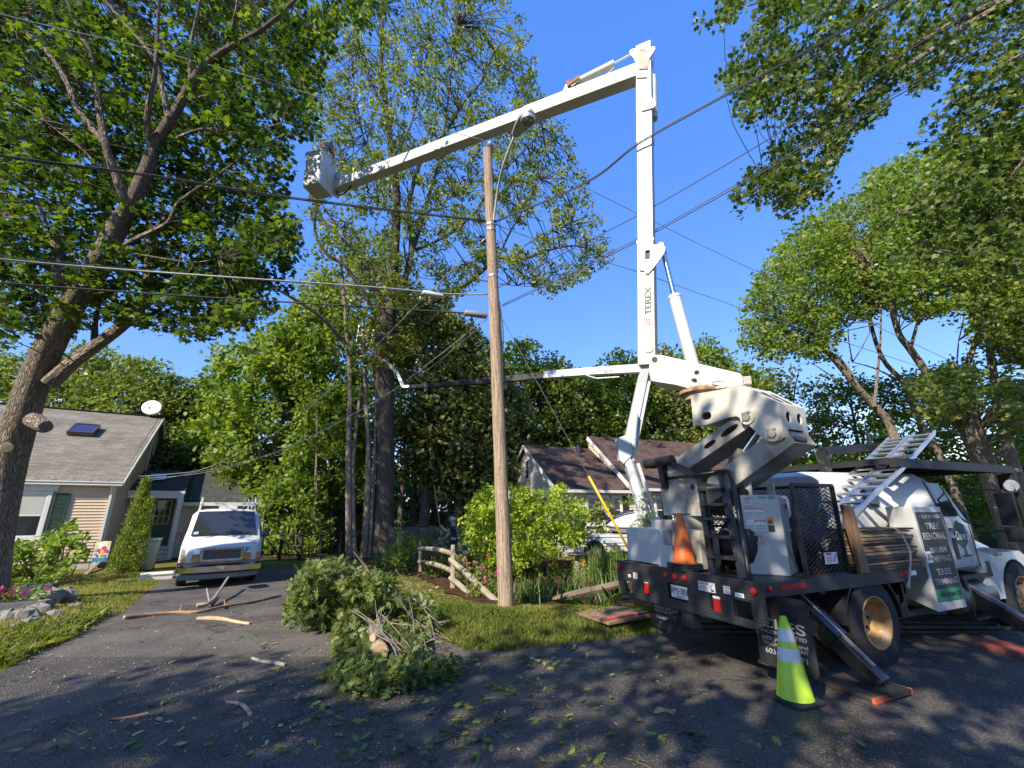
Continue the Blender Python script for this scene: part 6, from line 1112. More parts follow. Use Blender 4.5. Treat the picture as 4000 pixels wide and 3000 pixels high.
VA = [Z4_(*p) for p in ((195, 150), (330, 90), (300, -60), (2600, -60), (2600, 330), (2212, 300), (1900, 420), (1820, 430), (1560, 560), (1480, 480), (1420, 540), (1350, 680), (1250, 720), (1190, 780), (1080, 880), (1050, 960), (1000, 1170), (940, 1240), (800, 1290), (740, 1330), (690, 1280), (640, 1200), (560, 1250), (440, 1320), (410, 1230), (480, 1150), (500, 1060), (620, 1000), (690, 860), (780, 740), (650, 700), (520, 755), (460, 650), (450, 560), (300, 490), (400, 390), (480, 260), (570, 100), (380, 130))]
VB = [Z4_(*p) for p in ((1490, 985), (1600, 900), (1580, 840), (1700, 660), (1850, 470), (2212, 320), (2600, 300), (2600, 1700), (1480, 1600), (1600, 1450), (1680, 1300), (1560, 1270), (1700, 1180), (1650, 1060), (1900, 1020), (1800, 950), (1620, 960))]
vh = [Z4_(520, 60) + (40, 30), Z4_(1000, 180) + (22, 30), Z4_(1080, 230) + (20, 40), Z4_(1560, 250) + (26, 14), Z4_(1700, 450) + (40, 20), Z4_(1220, 560) + (40, 16), Z4_(1950, 250) + (40, 30), Z4_(1150, 620) + (24, 20), Z4_(840, 640) + (18, 22), Z4_(950, 900) + (20, 30), Z4_(1880, 700) + (30, 30), Z4_(1750, 800) + (30, 20), Z4_(560, 920) + (30, 30)]
cs = sample_crown(860, VA, 6.2, 8.2, vh) + sample_crown(520, VB, 5.8, 7.6, vh); off = sample_crown(160, [Z4_(*p) for p in ((200, -900), (3600, -900), (3600, 1700), (2620, 1700), (2620, -70), (300, -70))], 4.5, 8)
twigs(lb, sk, cs, .009, 3, sag=.3); lb.build('branches', K_maple, vt, True, smooth=True)
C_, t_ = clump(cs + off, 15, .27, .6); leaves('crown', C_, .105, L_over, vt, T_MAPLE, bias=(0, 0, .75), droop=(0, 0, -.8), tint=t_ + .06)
# ---- generic tree: trunk, forking limbs, clumped crown
def bgtree(name, label, px, top, Y, rad, lm, n=170, per=30, lsz=.2, low=.3, bark=None, group=None, lean=0, trunkr=.2, cat='tree', clr=.75, thin=1.0, tmpl=T_HEX, forks=7, cy=None):
    r = ray(px, 1900); x = r.x * Y / r.y; z0 = hzg(x, Y) if cy is None else cy; zt = at(px, top, Y).z; h = zt - z0; x0 = x - lean
    t = thing(name, label, cat, (x0, Y, z0), None, group); tr = MB(); sk = []
    P = [Vector((x0, Y, z0 - .2)), Vector((x0 + lean * .2 + random.uniform(-.1, .1), Y, z0 + h * .25)), Vector((x0 + lean * .6, Y + random.uniform(-.3, .3), z0 + h * .55)), Vector((x, Y, z0 + h * .9))]
    tr.tube(P, [trunkr * 1.25, trunkr, trunkr * .7, trunkr * .15], 9, sub=3, jit=.04)
    for k in range(forks):
        f = random.uniform(low + .05, .8); a = random.uniform(0, 6.283); i = min(2, int(f * 3)); s = P[1].lerp(P[3], max(0, f - .25) / .65) if f > .25 else P[1]
        e = s + Vector((math.cos(a) * rad * .75, math.sin(a) * rad * .75, h * random.uniform(.08, .2))); tr.tube([s, s.lerp(e, .5) + Vector((0, 0, h * .03)), e], [trunkr * .5 * (1 - f * .5), trunkr * .3, trunkr * .1], 6, sub=2); sk += [s.lerp(e, q) for q in (.2, .5, .8, 1)]
    tr.build('trunk', bark or K_bg, t, True, smooth=True)
    cs = []; zc = z0 + h * (low + (1 - low) * .5); hh = h * (1 - low) * .5
    while len(cs) < n:
        v = Vector((random.gauss(0, 1), random.gauss(0, 1), random.gauss(0, 1))); v.normalize(); v *= random.uniform(.35, 1) ** .5; q = 1 - .35 * max(0, v.z) ** 2
        if v.y > .75: continue
        cs.append((x + v.x * rad * q + lean * .1, Y + v.y * rad * .8, zc + v.z * hh))
    C_, t_ = clump(cs, per, clr * .9, .7); leaves('crown', C_, lsz, lm, t, tmpl, bias=(0, 0, .8), tint=t_); return t
random.seed(21)
BT = [ # px, top y, Y, radius, leaf, label
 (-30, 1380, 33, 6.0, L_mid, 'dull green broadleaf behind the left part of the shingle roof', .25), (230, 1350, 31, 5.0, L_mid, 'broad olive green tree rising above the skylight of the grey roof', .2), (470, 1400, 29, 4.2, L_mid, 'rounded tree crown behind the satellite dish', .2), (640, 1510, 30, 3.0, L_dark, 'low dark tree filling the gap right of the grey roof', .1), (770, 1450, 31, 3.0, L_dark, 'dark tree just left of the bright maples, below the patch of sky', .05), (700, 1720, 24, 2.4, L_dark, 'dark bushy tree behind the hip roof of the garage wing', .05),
 (930, 1270, 25, 3.3, L_bright, 'bright green maple rising behind the white van', .1), (1060, 1230, 24, 3.0, L_bright, 'bright green maple with low skirts of leaves beside the garage', .02), (1180, 1080, 26, 3.0, L_bright, 'tall bright maple standing left of the oak trunk', .15), (1330, 880, 28, 4.4, L_grey, 'pale feathery tree crown behind the fork of the oak', .25), (1290, 1500, 23, 2.2, L_bright, 'young maple with drooping sunlit sprays left of the oak trunk', .25),
 (1660, 1140, 24, 3.0, L_grey, 'greyish green tree just right of the oak trunk', .2), (1800, 1270, 24.5, 3.0, L_grey, 'greyish willowy tree between the oak and the utility pole', .2), (1900, 1400, 25, 2.8, L_grey, 'dark tree behind the utility pole', .1), (2050, 1335, 28, 3.2, L_bright, 'rounded olive tree to the right of the utility pole', .15), (2180, 1390, 29, 3.2, L_grey, 'mid green tree above the gable of the cream house', .1), (2290, 1450, 29, 2.8, L_bright, 'yellow green tree behind the chimney vent of the cream house', .1), (2450, 1375, 30, 3.4, L_bright, 'tree crown seen just left of the vertical boom', .1), (2620, 1360, 31, 3.6, L_grey, 'leafy tree crown just right of the vertical boom', .1), (2800, 1320, 31, 3.6, L_bright, 'tree crown behind the leaning boom cylinder', .15), (2700, 1640, 30, 2.0, L_grey, 'thin twiggy tree over the brown roof', .3), (2950, 1430, 29, 3.2, L_bright, 'tree rising behind the boom elbow', .2)]
for i, (px, top, Y, rad, lm, lab, low) in enumerate(BT):
    bgtree('broadleaf_tree', lab, px, top, Y, rad, lm, n=int((85 if px < 1600 else 115) * rad), per=32, lsz=.27, low=low, trunkr=.16 + .02 * rad, group='trees behind the houses', clr=.9, bark=K_bg)
# pale double trunks left of the oak
random.seed(31)
for px, w_, Y, tops, lab in (((1366, 2165), .13, 20.6, [(1362, 1741), (1368, 1500), (1350, 1250), (1330, 1000)], 'sunlit pale double trunk nearest the left of the oak'), ((1424, 2150), .125, 20.9, [(1440, 1800), (1430, 1560), (1420, 1300)], 'pale slanting trunk squeezed between the double trunk and the oak'), ((1232, 2195), .10, 21.5, [(1226, 2050), (1232, 1960), (1236, 1800), (1240, 1600)], 'thin crooked trunk in front of the black fence'), ((1268, 2190), .11, 23, [(1272, 2000), (1270, 1800), (1280, 1600)], 'thin shaded trunk just right of the crooked one')):
    b0 = at(px[0], px[1], Y); b0.z = hz(b0.x, b0.y); t = thing('slim_tree', lab, 'tree', b0, None, 'slim trunks left of the oak'); b = MB(); pts = [b0 - Vector((0, 0, .1))] + [at(p[0], p[1], Y) for p in tops]; b.tube(pts, [w_ * 1.2] + [w_ * (1 - .18 * i) for i in range(len(tops))], 10, sub=4, jit=.06)
    if w_ > .12: b.tube([pts[0] + Vector((.2, .1, 0)), pts[1] + Vector((.27, .1, -1)), pts[2] + Vector((.5, .1, 0))], [w_ * .9, w_ * .75, w_ * .4], 9, sub=4, jit=.06)
    b.build('trunk', K_pale, t, True, smooth=True)
    cs = sample_crown(34 if w_ > .15 else 18, [(p[0] - 110, p[1] - 110) for p in (tops[-1],)] + [(tops[-1][0] + 110, tops[-1][1] - 90), (tops[-1][0] + 90, tops[-1][1] + 170), (tops[-1][0] - 100, tops[-1][1] + 170)], Y - 1.5, Y + 1.5)
    C_, t_ = clump(cs, 26, .7, .7); leaves('crown', C_, .2, L_bright, t, T_HEX, tint=t_)
# drooping sunlit sprays low on the maples' edge, down to the fence
und = thing('understory_shrub', 'bank of sunlit low maple sprays hanging behind the van and the black fence', 'shrub', (-6, 22, -.3)); cs = sample_crown(150, [(1010, 1900), (1180, 1840), (1260, 1960), (1300, 2120), (1180, 2190), (1020, 2140)], 20.5, 23.5); C_, t_ = clump(cs, 30, .6, .6); leaves('foliage', C_, .2, L_bright, und, T_HEX, tint=t_)
b = MB()
for i in range(0, 150, 9): a = cs[i]; b.tube([Vector((a.x + .4, a.y, hz(a.x, a.y))), a.lerp(Vector((a.x + .4, a.y, 0)), .5), a], [.03, .025, .01], 5, sub=2)
b.build('stems', K_bg, und, True)
# ---- tall trees on the right with leaning trunks
random.seed(41)
RT = [([(3560, 2000), (3495, 1708), (3416, 1588), (3363, 1529), (3297, 1449), (3200, 1330), (3120, 1180)], 19.5, .26, [(2890, 1330), (2930, 1200), (2925, 1150), (3011, 1018), (3098, 899), (3170, 850), (3300, 860), (3330, 1100), (3250, 1400), (3000, 1400)], 'leaning trunk with a forked upper limb, leftmost of the tall trees right of the boom', [[(3416, 1588), (3425, 1480), (3440, 1320), (3440, 1100)], [(3363, 1529), (3280, 1400), (3150, 1330), (3050, 1290)]]),
 ([(3790, 2050), (3675, 1787), (3582, 1628), (3529, 1496), (3449, 1403), (3400, 1250), (3380, 1000)], 21, .20, [(3200, 830), (3376, 740), (3420, 680), (3520, 760), (3500, 1200), (3300, 1250), (3200, 1050)], 'slender trunk bending left, right of the forked tree', [[(3529, 1496), (3420, 1440), (3330, 1415)]]),
 ([(3930, 2000), (3827, 1787), (3708, 1595), (3628, 1469), (3555, 1363), (3509, 1297), (3480, 1150), (3500, 900)], 17.5, .25, [(3400, 680), (3620, 590), (3760, 560), (3800, 900), (3720, 1250), (3480, 1230), (3420, 950)], 'stout sunlit trunk sloping down behind the cab roof', [[(3555, 1363), (3600, 1200), (3640, 1000)]]),
 ([(3900, 2050), (3827, 1760), (3774, 1595), (3761, 1496), (3800, 1363), (3820, 1297), (3790, 1200), (3800, 950)], 18.5, .20, [(3700, 580), (3900, 500), (4150, 480), (4150, 1000), (3900, 1280), (3740, 1150)], 'trunk with a kink, second tall tree from the right edge', [[(3774, 1595), (3740, 1450), (3745, 1330)], [(3810, 1340), (3900, 1290), (3990, 1310)]]),
 ([(4060, 2050), (3953, 1794), (3913, 1628), (3886, 1496), (3867, 1363), (3870, 1250), (3900, 1000)], 16.5, .24, [(3800, 1000), (4200, 850), (4300, 1350), (4000, 1420), (3820, 1330)], 'mottled trunk nearest the right edge among the tall trees', [[(3867, 1380), (3930, 1240), (3980, 1120)]]),
 ([(3990, 2180), (3890, 2000), (3845, 1870), (3790, 1760), (3720, 1600)], 14.5, .17, [(3560, 1480), (3760, 1440), (3800, 1600), (3650, 1640)], 'pale trunk leaning behind the windscreen of the cab', []),
 ([(4080, 2200), (3990, 2100), (3940, 1960), (3905, 1870), (3850, 1740), (3800, 1600)], 13.5, .17, [(3900, 1500), (4150, 1480), (4150, 1680), (3950, 1680)], 'pale trunk leaning behind the truck mirror', [])]
for px, Y, w_, poly, lab, forks in RT:
    b0 = at(px[0][0], px[0][1], Y); b0.z = hz(b0.x, b0.y); t = thing('tall_tree', lab, 'tree', b0, None, 'tall trees on the right'); b = MB(); sk = []
    w_ *= .72; P = [b0 - Vector((0, 0, .2))] + [at(p[0], p[1], Y - .15 * i) for i, p in enumerate(px[1:])]; b.tube(P, [w_ * 1.3] + [w_ * (1 - .75 * i / len(px)) for i in range(len(px) - 1)], 12, sub=4, jit=.05)
    for q, c in zip(P[:-1], P[1:]): sk += [q.lerp(c, .0), q.lerp(c, .5)]
    for f in forks: limb(b, f, Y - .4, Y - 1.2, w_ * .5, w_ * .15, skel=sk, n=8)
    b.build('trunk', K_pale, t, True, smooth=True)
    ar = abs(sum(poly[i][0] * poly[(i + 1) % len(poly)][1] - poly[(i + 1) % len(poly)][0] * poly[i][1] for i in range(len(poly)))) / 2
    cs = sample_crown(int(ar / 330), poly, Y - 3, Y + 2.5); b = MB(); twigs(b, sk[3:], cs, .03, 3, sag=.3); b.build('branches', K_pale, t, True)
    C_, t_ = clump(cs, 26, .62, .6); leaves('crown', C_, .17, L_bright if Y > 17 else L_mid, t, T_HEX, tint=t_ * .9 + .05)
random.seed(43)
for px, top, Y, rad, lm, lab, low in ((3150, 1400, 27, 3.4, L_mid, 'dark tree in the shade behind the boom rest', .05), (3400, 1420, 28, 3.6, L_mid, 'dark undergrowth tree behind the aluminium ramps', .05), (3650, 1400, 26, 3.4, L_bright, 'leafy tree low behind the cab roof', .1), (3900, 1400, 24, 3.2, L_bright, 'leafy tree low between the right-hand trunks', .05), (4060, 1650, 20, 2.4, L_bright, 'sunlit bush tree at the right edge behind the bonnet', .02), (3300, 1750, 23, 2.0, L_bright, 'bright low tree behind the black guard rack', .02), (3050, 1700, 24, 2.0, L_bright, 'bright low tree seen under the boom elbow', .02)):
    bgtree('understory_tree', lab, px, top, Y, rad, lm, n=int(50 * rad), per=28, lsz=.22, low=low, trunkr=.14, group='low trees on the right', clr=.8)
b0 = at(3060, 2000, 21); b0.z = 0; t = thing('bare_tree', 'small leafless tree with tan branches behind the boom elbow', 'tree', b0); b = MB(); rg = random.Random(8)
def bare(p, d, r, n):
    e = p + d; b.tube([p, p.lerp(e, .5) + Vector((rg.uniform(-.1, .1), 0, rg.uniform(-.05, .1))), e], [r, r * .8, r * .6], 6, sub=2)
    if n:
        for _ in range(3): bare(e, (d * .72 + Vector((rg.uniform(-.7, .7), rg.uniform(-.5, .5), rg.uniform(-.1, .35)))) * .85, r * .58, n - 1)
bare(b0, Vector((.1, 0, 1.9)), .10, 4); b.build('trunk', K_pale, t, True)
# ---- distant wood behind everything
random.seed(51); cs = []
for i in range(1500):
    px = random.uniform(-300, 4300); Y = random.uniform(38, 50); r = ray(px, 1900); x = r.x * Y / r.y; top = (9.5 + 1.8 * math.sin(px * .011) + 1.2 * math.sin(px * .031)) * (1.0 if px < 3000 else .9) * (.85 if 600 < px < 1100 else 1); cs.append((x, Y, hzg(x, Y) + -.5 + (top + .5) * random.random() ** 1.3))
C_, t_ = clump(cs, 26, 1.5, .8); L_wood = leafmat('wood_leaf', (.05, .08, .02), (.10, .14, .032), (.19, .225, .065), tr=.38); o = leaves('woods', C_, .5, L_wood, None, T_HEX, tint=t_); tag(o, kind='stuff')
# forest interior: dark shrubs and saplings between the trunks and the fence
random.seed(52); cs = []
for i in range(800):
    px = random.uniform(620, 4300); Y = random.uniform(27, 36); r = ray(px, 1900); x = r.x * Y / r.y; cs.append((x, Y, hzg(x, Y) + random.uniform(0, 4.2)))
for i in range(330):
    px = random.uniform(1350, 1950); Y = random.uniform(35, 39); r = ray(px, 1900); x = r.x * Y / r.y; cs.append((x, Y, hzg(x, Y) + random.uniform(-.4, 5.5)))
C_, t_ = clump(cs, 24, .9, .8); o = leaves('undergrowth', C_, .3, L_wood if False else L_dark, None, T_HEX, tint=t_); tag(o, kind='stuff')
for i, px in enumerate((1560, 1600, 1655, 1690, 1745, 1790, 1835, 1870, 1130, 1165, 1320)):
    Y = 24 + (i * 37 % 7); b0 = at(px, 2150, Y); b0.z = hz(b0.x, Y); t = thing('forest_tree', 'slim shaded trunk in the wood behind the chain link fence', 'tree', b0, None, 'shaded trunks behind the fence') if False else None
    t = thing('forest_tree', ['shaded trunk just right of the oak in the dark wood', 'second dark trunk right of the oak', 'shaded trunk left of the yard worker’s pole', 'dark trunk above the fern left of the worker', 'dark trunk close behind the worker’s raised pole', 'shaded trunk right behind the worker', 'shaded trunk between worker and lime green bush', 'dark trunk at the left edge of the lime green bush', 'dim trunk behind the van’s right mirror', 'dim trunk behind the end of the garage gutter', 'dim trunk just left of the pale double trunk'][i], 'tree', b0, None, 'shaded trunks in the wood')
    b = MB(); b.tube([b0, b0 + Vector((random.uniform(-.2, .2), 0, 3)), b0 + Vector((random.uniform(-.4, .4), 0, 7))], [.16 + .05 * (i % 3), .13, .08], 8, sub=3, jit=.05); b.build('trunk', K_bg, t, True, smooth=True)
    cs = [(b0.x + random.gauss(0, 1.0), b0.y + random.gauss(0, .8), b0.z + random.uniform(4.5, 8)) for _ in range(16)]; C_, t_ = clump(cs, 22, .8, .7); leaves('crown', C_, .24, L_mid, t, T_HEX, tint=t_)
# ---- trees behind the camera that shade the road
random.seed(61)
for x, y, h, rad, lab in ((-9.5, -6.5, 10.5, 3.4, 'broad maple behind the camera to the left, shading the driveway mouth'), (-4.6, -5.6, 12.8, 4.4, 'tall maple behind the camera shading the road'), (1.6, -5.2, 12.5, 4.2, 'maple behind the camera shading the cone and truck'), (6, -6.5, 11.5, 3.8, 'maple behind the camera to the right, shading the outriggers')):
    t = thing('shade_tree', lab, 'tree', (x, y, 0), None, 'street trees behind the camera'); b = MB(); b.tube([(x, y, -.2), (x + .2, y, 3), (x, y + .3, 7), (x, y, h * .85)], [.45, .36, .25, .08], 10, sub=3); b.build('trunk', K_maple, t, True)
    cs = []
    while len(cs) < 190:
        v = Vector((random.gauss(0, 1), random.gauss(0, 1), random.gauss(0, 1))); v.normalize(); v *= random.uniform(.3, 1) ** .5; cs.append((x + v.x * rad, y + v.y * rad, h * .64 + v.z * h * .36))
    C_, t_ = clump(cs, 30, .85, .6); leaves('crown', C_, .26, L_mid, t, T_HEX, tint=t_)
# ================================================================ UTILITY POLE, LAMP, CABLES
def polemat():
    m = barkmat('pole_wood', (.15, .105, .07), (.45, .345, .25), bump=.35); n = m.node_tree
    for q in n.nodes:
        if q.type == 'VECT_MATH' and q.operation == 'MULTIPLY': q.inputs[1].default_value = (55, 1.1, 1)
    return m
m_pole = polemat()
m_porc = mat('grey_insulator', (.33, .33, .32), .35, var=.15); m_galv = mat('dull_galvanised', (.42, .43, .43), .45, metal=.7, var=.15)
pb = gp(1980, 2405); pb.z = hzg(pb.x, pb.y) - .05; PY = 8.45
pt = at(1904, 585, PY); up = thing('utility_pole', 'weathered wooden utility pole in the grass verge with insulator on top', 'utility pole', pb)
b = MB(); pp_ = [pb - Vector((0, 0, .2)), pb.lerp(pt, .33), pb.lerp(pt, .66), pt]; b.tube(pp_, [.145, .125, .112, .102], 24, sub=6, jit=.015); b.build('pole', m_pole, up, True, smooth=True)
b = MB(); i0 = pt + Vector((.06, 0, 0)); b.lathe([(.03, -.38), (.03, .02), (.055, .04), (.095, .07), (.07, .10), (.09, .13), (.055, .16), (.06, .20), (.02, .23)], i0, (0, 0, 1), 18); b.build('insulator', m_porc, up, True, smooth=True)
b = MB()
for py in (1085, 885, 905): c = at(1916, py, PY + .03); d = (pt - pb).normalized(); b.lathe([(.116, -.02), (.12, -.02), (.12, .02), (.116, .02)], pb + d * (c - pb).length, d, 20, cap=False)
b.build('band', m_galv, up, True)
for py in (1925, 1942): b = MB(); c = at(1992, py, 8.42); b.box(c.x - .05, c.x + .01, c.y - .01, c.y + .0, c.z - .012, c.z + .012); b.build('number_tag', m_galv, up, True)
b = MB(); c = at(1987, 1934, 8.42); b.box(c.x - .007, c.x + .007, c.y - .012, c.y + .0, c.z - .08, c.z + .08); b.build('number_tag', m_galv, up, True)
b = MB(); d = (pt - pb).normalized(); sd = Vector((.12, -.03, 0)); b.tube([pb.lerp(pt, .60) + sd, pb.lerp(pt, .50) + sd * 1.02, pb.lerp(pt, .42) + sd * 1.05], .02, 6, sub=3); b.tube([pb.lerp(pt, .60) + sd, pb.lerp(pt, .53) + sd + Vector((.05, -.05, 0)), pb.lerp(pt, .46) + sd], .012, 6, sub=3); b.build('riser_cable', m_black, up, True)
# street lamp
m_lamp = mat('lamp_grey_paint', (.36, .38, .33), .5, var=.1)
la = at(1932, 835, PY - .1); l1 = at(2010, 530, 7.35); sl_ = thing('street_lamp', 'grey cobra-head street lamp on a curved arm bolted to the utility pole', 'street lamp', la)
b = MB(); b.tube([la + Vector((-.02, .04, -.15)), la, at(1945, 740, 8.1), at(1968, 640, 7.7), l1], .028, 10, sub=5); b.build('arm', m_lamp, sl_, True, smooth='all')
lh = at(2062, 455, 6.9); dd = (lh - l1).normalized(); sdv = dd.cross(Vector((0, 0, 1))).normalized(); upv = sdv.cross(dd)
b = MB(); S_ = []
for t, wd, hh in ((0, .06, .05), (.15, .10, .07), (.5, .15, .10), (.85, .17, .11), (1.1, .15, .10), (1.28, .06, .05)): c = l1 + dd * ((lh - l1).length * t); S_.append([c + sdv * (wd * math.cos(6.2832 * i / 14)) + upv * (hh * (max(-.35, math.sin(6.2832 * i / 14)))) for i in range(14)])
b.loft(S_); b.build('housing', m_lamp, sl_, True, smooth=True)
b = MB(); b.lathe([(.14, .0), (.15, -.06), (.14, -.10), (.12, -.10), (.11, -.03)], lh - upv * .03, upv, 24, cap=False); b.build('lens_ring', m_galv, sl_, True, smooth=True); b = MB(); b.lathe([(.118, -.09), (.10, -.05), (.04, -.03), (.001, -.03)], lh - upv * .03, upv, 24, cap=False); b.build('lens', m_lens, sl_, True, smooth=True)
# cables: control points (px, py, distance), radius, label
m_cab = mat('black_cable', (.03, .03, .032), .5, var=.2); m_alu = mat('bare_cable', (.42, .42, .41), .4, metal=.6, var=.2)
def cab(name, pts, r, m, label, sub=6, twist=None, grp='overhead lines at the utility pole'):
    P = [at(*p) for p in pts]; b = MB(); b.tube(P, r, 6, sub=sub)
    if twist:
        Q = [p + Vector((0, 0, .012 * math.sin(i * 2.2))) for i, p in enumerate(P)]; b.tube([p + Vector((.0, -.02, .02)) for p in P], r * .7, 5, sub=sub); b.tube([p + Vector((0, .02, .014)) for p in P], r * .7, 5, sub=sub)
    return tag(b.build(name, m, smooth='all'), label, 'cable', grp)
cab('overhead_cable', [(-700, -170, 4.6), (0, 54, 5.8), (650, 208, 7.0), (1300, 392, 8.0), (1908, 553, 8.45)], .008, m_alu, 'topmost bare line reaching the insulator from the upper left')
cab('overhead_cable', [(1908, 553, 8.45), (2300, 740, 9.6), (2828, 1000, 11.5), (3300, 1217, 14), (4000, 1545, 19), (4700, 1880, 26)], .010, m_alu, 'bare line falling from the insulator towards the lower right')
cab('overhead_cable', [(-700, 480, 4.7), (0, 611, 5.9), (600, 690, 6.9), (1157, 778, 7.7), (1917, 868, 8.45)], .015, m_cab, 'thick twisted line crossing under the bucket to the pole from the left', twist=1)
cab('overhead_cable', [(1925, 872, 8.45), (2290, 715, 7.4), (2500, 560, 6.7), (2850, 365, 5.9), (3300, 120, 5.2), (3700, -120, 4.6)], .013, m_cab, 'thick twisted line climbing to the upper right across the boom', twist=1)
cab('overhead_cable', [(1925, 872, 8.45), (2160, 960, 9.2), (2500, 1065, 10.4), (2900, 1205, 12), (3300, 1337, 14.2), (4000, 1565, 20)], .010, m_alu, 'pale line from the pole passing behind the boom to the lower right')
cab('overhead_cable', [(-700, 930, 4.7), (0, 1012, 5.9), (600, 1062, 6.9), (1440, 1120, 8.0), (1735, 1147, 8.35), (1905, 1150, 8.5)], .016, m_alu, 'shining silver messenger line reaching the pole from the left at mid height', twist=None)
cab('overhead_cable', [(-700, 915, 4.75), (0, 1000, 5.95), (700, 1065, 7.1), (1440, 1128, 8.05), (1735, 1142, 8.4)], .006, m_cab, 'thin line running just above the silver messenger')
cab('overhead_cable', [(-700, 1060, 4.7), (0, 1105, 5.9), (600, 1148, 6.9), (1200, 1185, 7.8), (1905, 1228, 8.5)], .016, m_cab, 'lowest black telephone line reaching the pole from the left')
cab('overhead_cable', [(1915, 1140, 8.5), (2200, 990, 7.7), (2500, 836, 7.0), (3000, 545, 6.0), (3600, 165, 5.0), (4100, -150, 4.4)], .009, m_cab, 'middle dark line running from the pole up to the right corner')
cab('overhead_cable', [(1962, 1196, 8.4), (2300, 1035, 7.6), (2600, 885, 6.9), (3300, 490, 5.7), (4000, 95, 4.8), (4500, -190, 4.3)], .010, m_cab, 'lower dark line of the pair running from the pole to the right edge')
cab('overhead_cable', [(1962, 1190, 8.4), (2300, 1026, 7.6), (2600, 876, 6.9), (3300, 478, 5.7), (4000, 80, 4.8), (4500, -205, 4.3)], .007, m_cab, 'upper thin line of the pair running from the pole to the right edge')
hs1 = HF.w(.25, .9, EAV + .35)
def drop(pts, r, label): P = [at(*p) for p in pts[:-1]] + [pts[-1]]; b = MB(); b.tube(P, r, 5, sub=6); tag(b.build('service_drop', m_alu, smooth='all'), label, 'cable', 'service lines to the beige house')
drop([(1897, 930, 8.5), (1700, 1118, 9.6), (1450, 1370, 11.6), (1200, 1600, 14), (1000, 1735, 15.6), (800, 1830, 16.8), (660, 1852, 17.4), hs1], .011, 'upper service line sagging from the pole to the beige house')
drop([(1905, 1235, 8.5), (1700, 1400, 10), (1480, 1560, 12), (1200, 1715, 14.6), (980, 1800, 16), (760, 1852, 17), hs1 + Vector((0, 0, -.1))], .008, 'middle service line sagging from the pole to the beige house')
drop([(1905, 1245, 8.5), (1800, 1340, 9.3), (1600, 1490, 11), (1230, 1695, 14.4), (1000, 1790, 16), (700, 1858, 17.2), hs1 + Vector((0, 0, -.25))], .006, 'lowest thin service line from the pole to the beige house')
tag(MB().lathe([(.04, -.22), (.055, -.2), (.055, .2), (.04, .22)], at(1692, 1150, 8.3), (1, .45, -.02), 10).build('splice_case', mat('pale_plastic', (.55, .54, .5), .5), smooth=True), 'small pale splice box on the silver messenger line', 'cable box')
tag(MB().lathe([(.05, -.24), (.065, -.22), (.065, .22), (.05, .24)], at(1858, 1228, 8.4), (1, .3, -.03), 12).build('splice_case', m_greyp, smooth=True), 'dark ribbed splice case hanging on the lowest line beside the pole', 'cable box')
ga = gp(2545, 2308); ge = at(1965, 1250, 8.4); gm = at(2292, 1858, 9.9); gw = thing('guy_wire', 'steel guy wire from the pole with a yellow plastic guard near the ground', 'guy wire', ga)
dg = ge - ga; tg = min(range(101), key=lambda i: abs(prj(ga + dg * i / 100)[1] - 1858)) / 100
b = MB(); b.tube([ga, ge], .007, 6); b.build('wire', m_alu, gw, True); b = MB(); b.tube([ga + dg * .02, ga + dg * tg], .026, 10); b.build('guard', mat('yellow_guard', (.75, .45, .02), .5, var=.12, dirt=(.3, .2, .08), dirtlo=.6, dirthi=.8), gw, True, smooth='all')
# ================================================================ TOWABLE BOOM LIFT
m_lift = mat('lift_white_paint', (.50, .52, .54), .35, var=.04, dirt=(.5, .5, .48), dirtlo=.62, dirthi=.85)
wl = gp(2325, 2205); LF = Fr((wl.x, wl.y, 0), 88); LY = wl.y
lift = thing('boom_lift', 'white towable boom lift before the cream house, its black jib reaching the oak', 'boom lift', LF.o, 88)
b = MB(); b.lathe([(.20, -.12), (.33, -.13), (.37, -.09), (.375, 0), (.37, .09), (.33, .13), (.20, .12)], (.0, 0, .375), (0, -1, 0), 28, cap=False); wv = b.build('wheel', m_rubber, lift, smooth=True); b = MB(); b.lathe([(.20, .10), (.21, .12), (.19, .10), (.15, .03), (.09, .06), (.06, .10), (.001, .11)], (0, 0, .375), (0, -1, 0), 22, cap=False); b.build('rim', m_galv, wv, smooth=True)
a0, a1 = LF.yp(2242, 2100), LF.yp(2252, 2140); b = MB(); b.box(-.75, 2.3, .05, 1.5, .64, .86); b.box(-.8, 2.4, .02, 1.55, .84, .90); b.build('chassis', m_lift, lift, bevel=.015)
b = MB(); b.box(-.72, -.50, -.02, .12, .30, .95); b.box(-.70, -.54, .0, .10, .02, .32); b.box(-.8, -.44, -.1, .2, .0, .03); b.build('jack', m_lift, lift, bevel=.01)
def liftbar(pts, w0, w1, m, name, Ys, d=.16):
    P = [at(p[0], p[1], y) for p, y in zip(pts, Ys)]; b = MB(); S_ = []
    ax_ = (P[-1] - P[0]).normalized(); sd = ax_.cross(Vector((0, 1, 0))).normalized(); fw = sd.cross(ax_)
    for p, w_ in zip(P, np.linspace(w0, w1, len(P))): S_.append([p - sd * w_ / 2 - fw * d / 2, p + sd * w_ / 2 - fw * d / 2, p + sd * w_ / 2 + fw * d / 2, p - sd * w_ / 2 + fw * d / 2])
    b.loft(S_); return b.build(name, m, lift, True, bevel=.008)
Y_ = LY + .2
liftbar([(2520, 2020), (2445, 1790)], .36, .26, m_lift, 'lower_arm', [Y_, Y_], .3); liftbar([(2560, 2020), (2490, 1810)], .14, .12, m_lift, 'arm_link', [Y_, Y_]); liftbar([(2540, 2020), (2468, 1800)], .07, .07, m_galv, 'arm_link', [Y_ - .1, Y_ - .1])
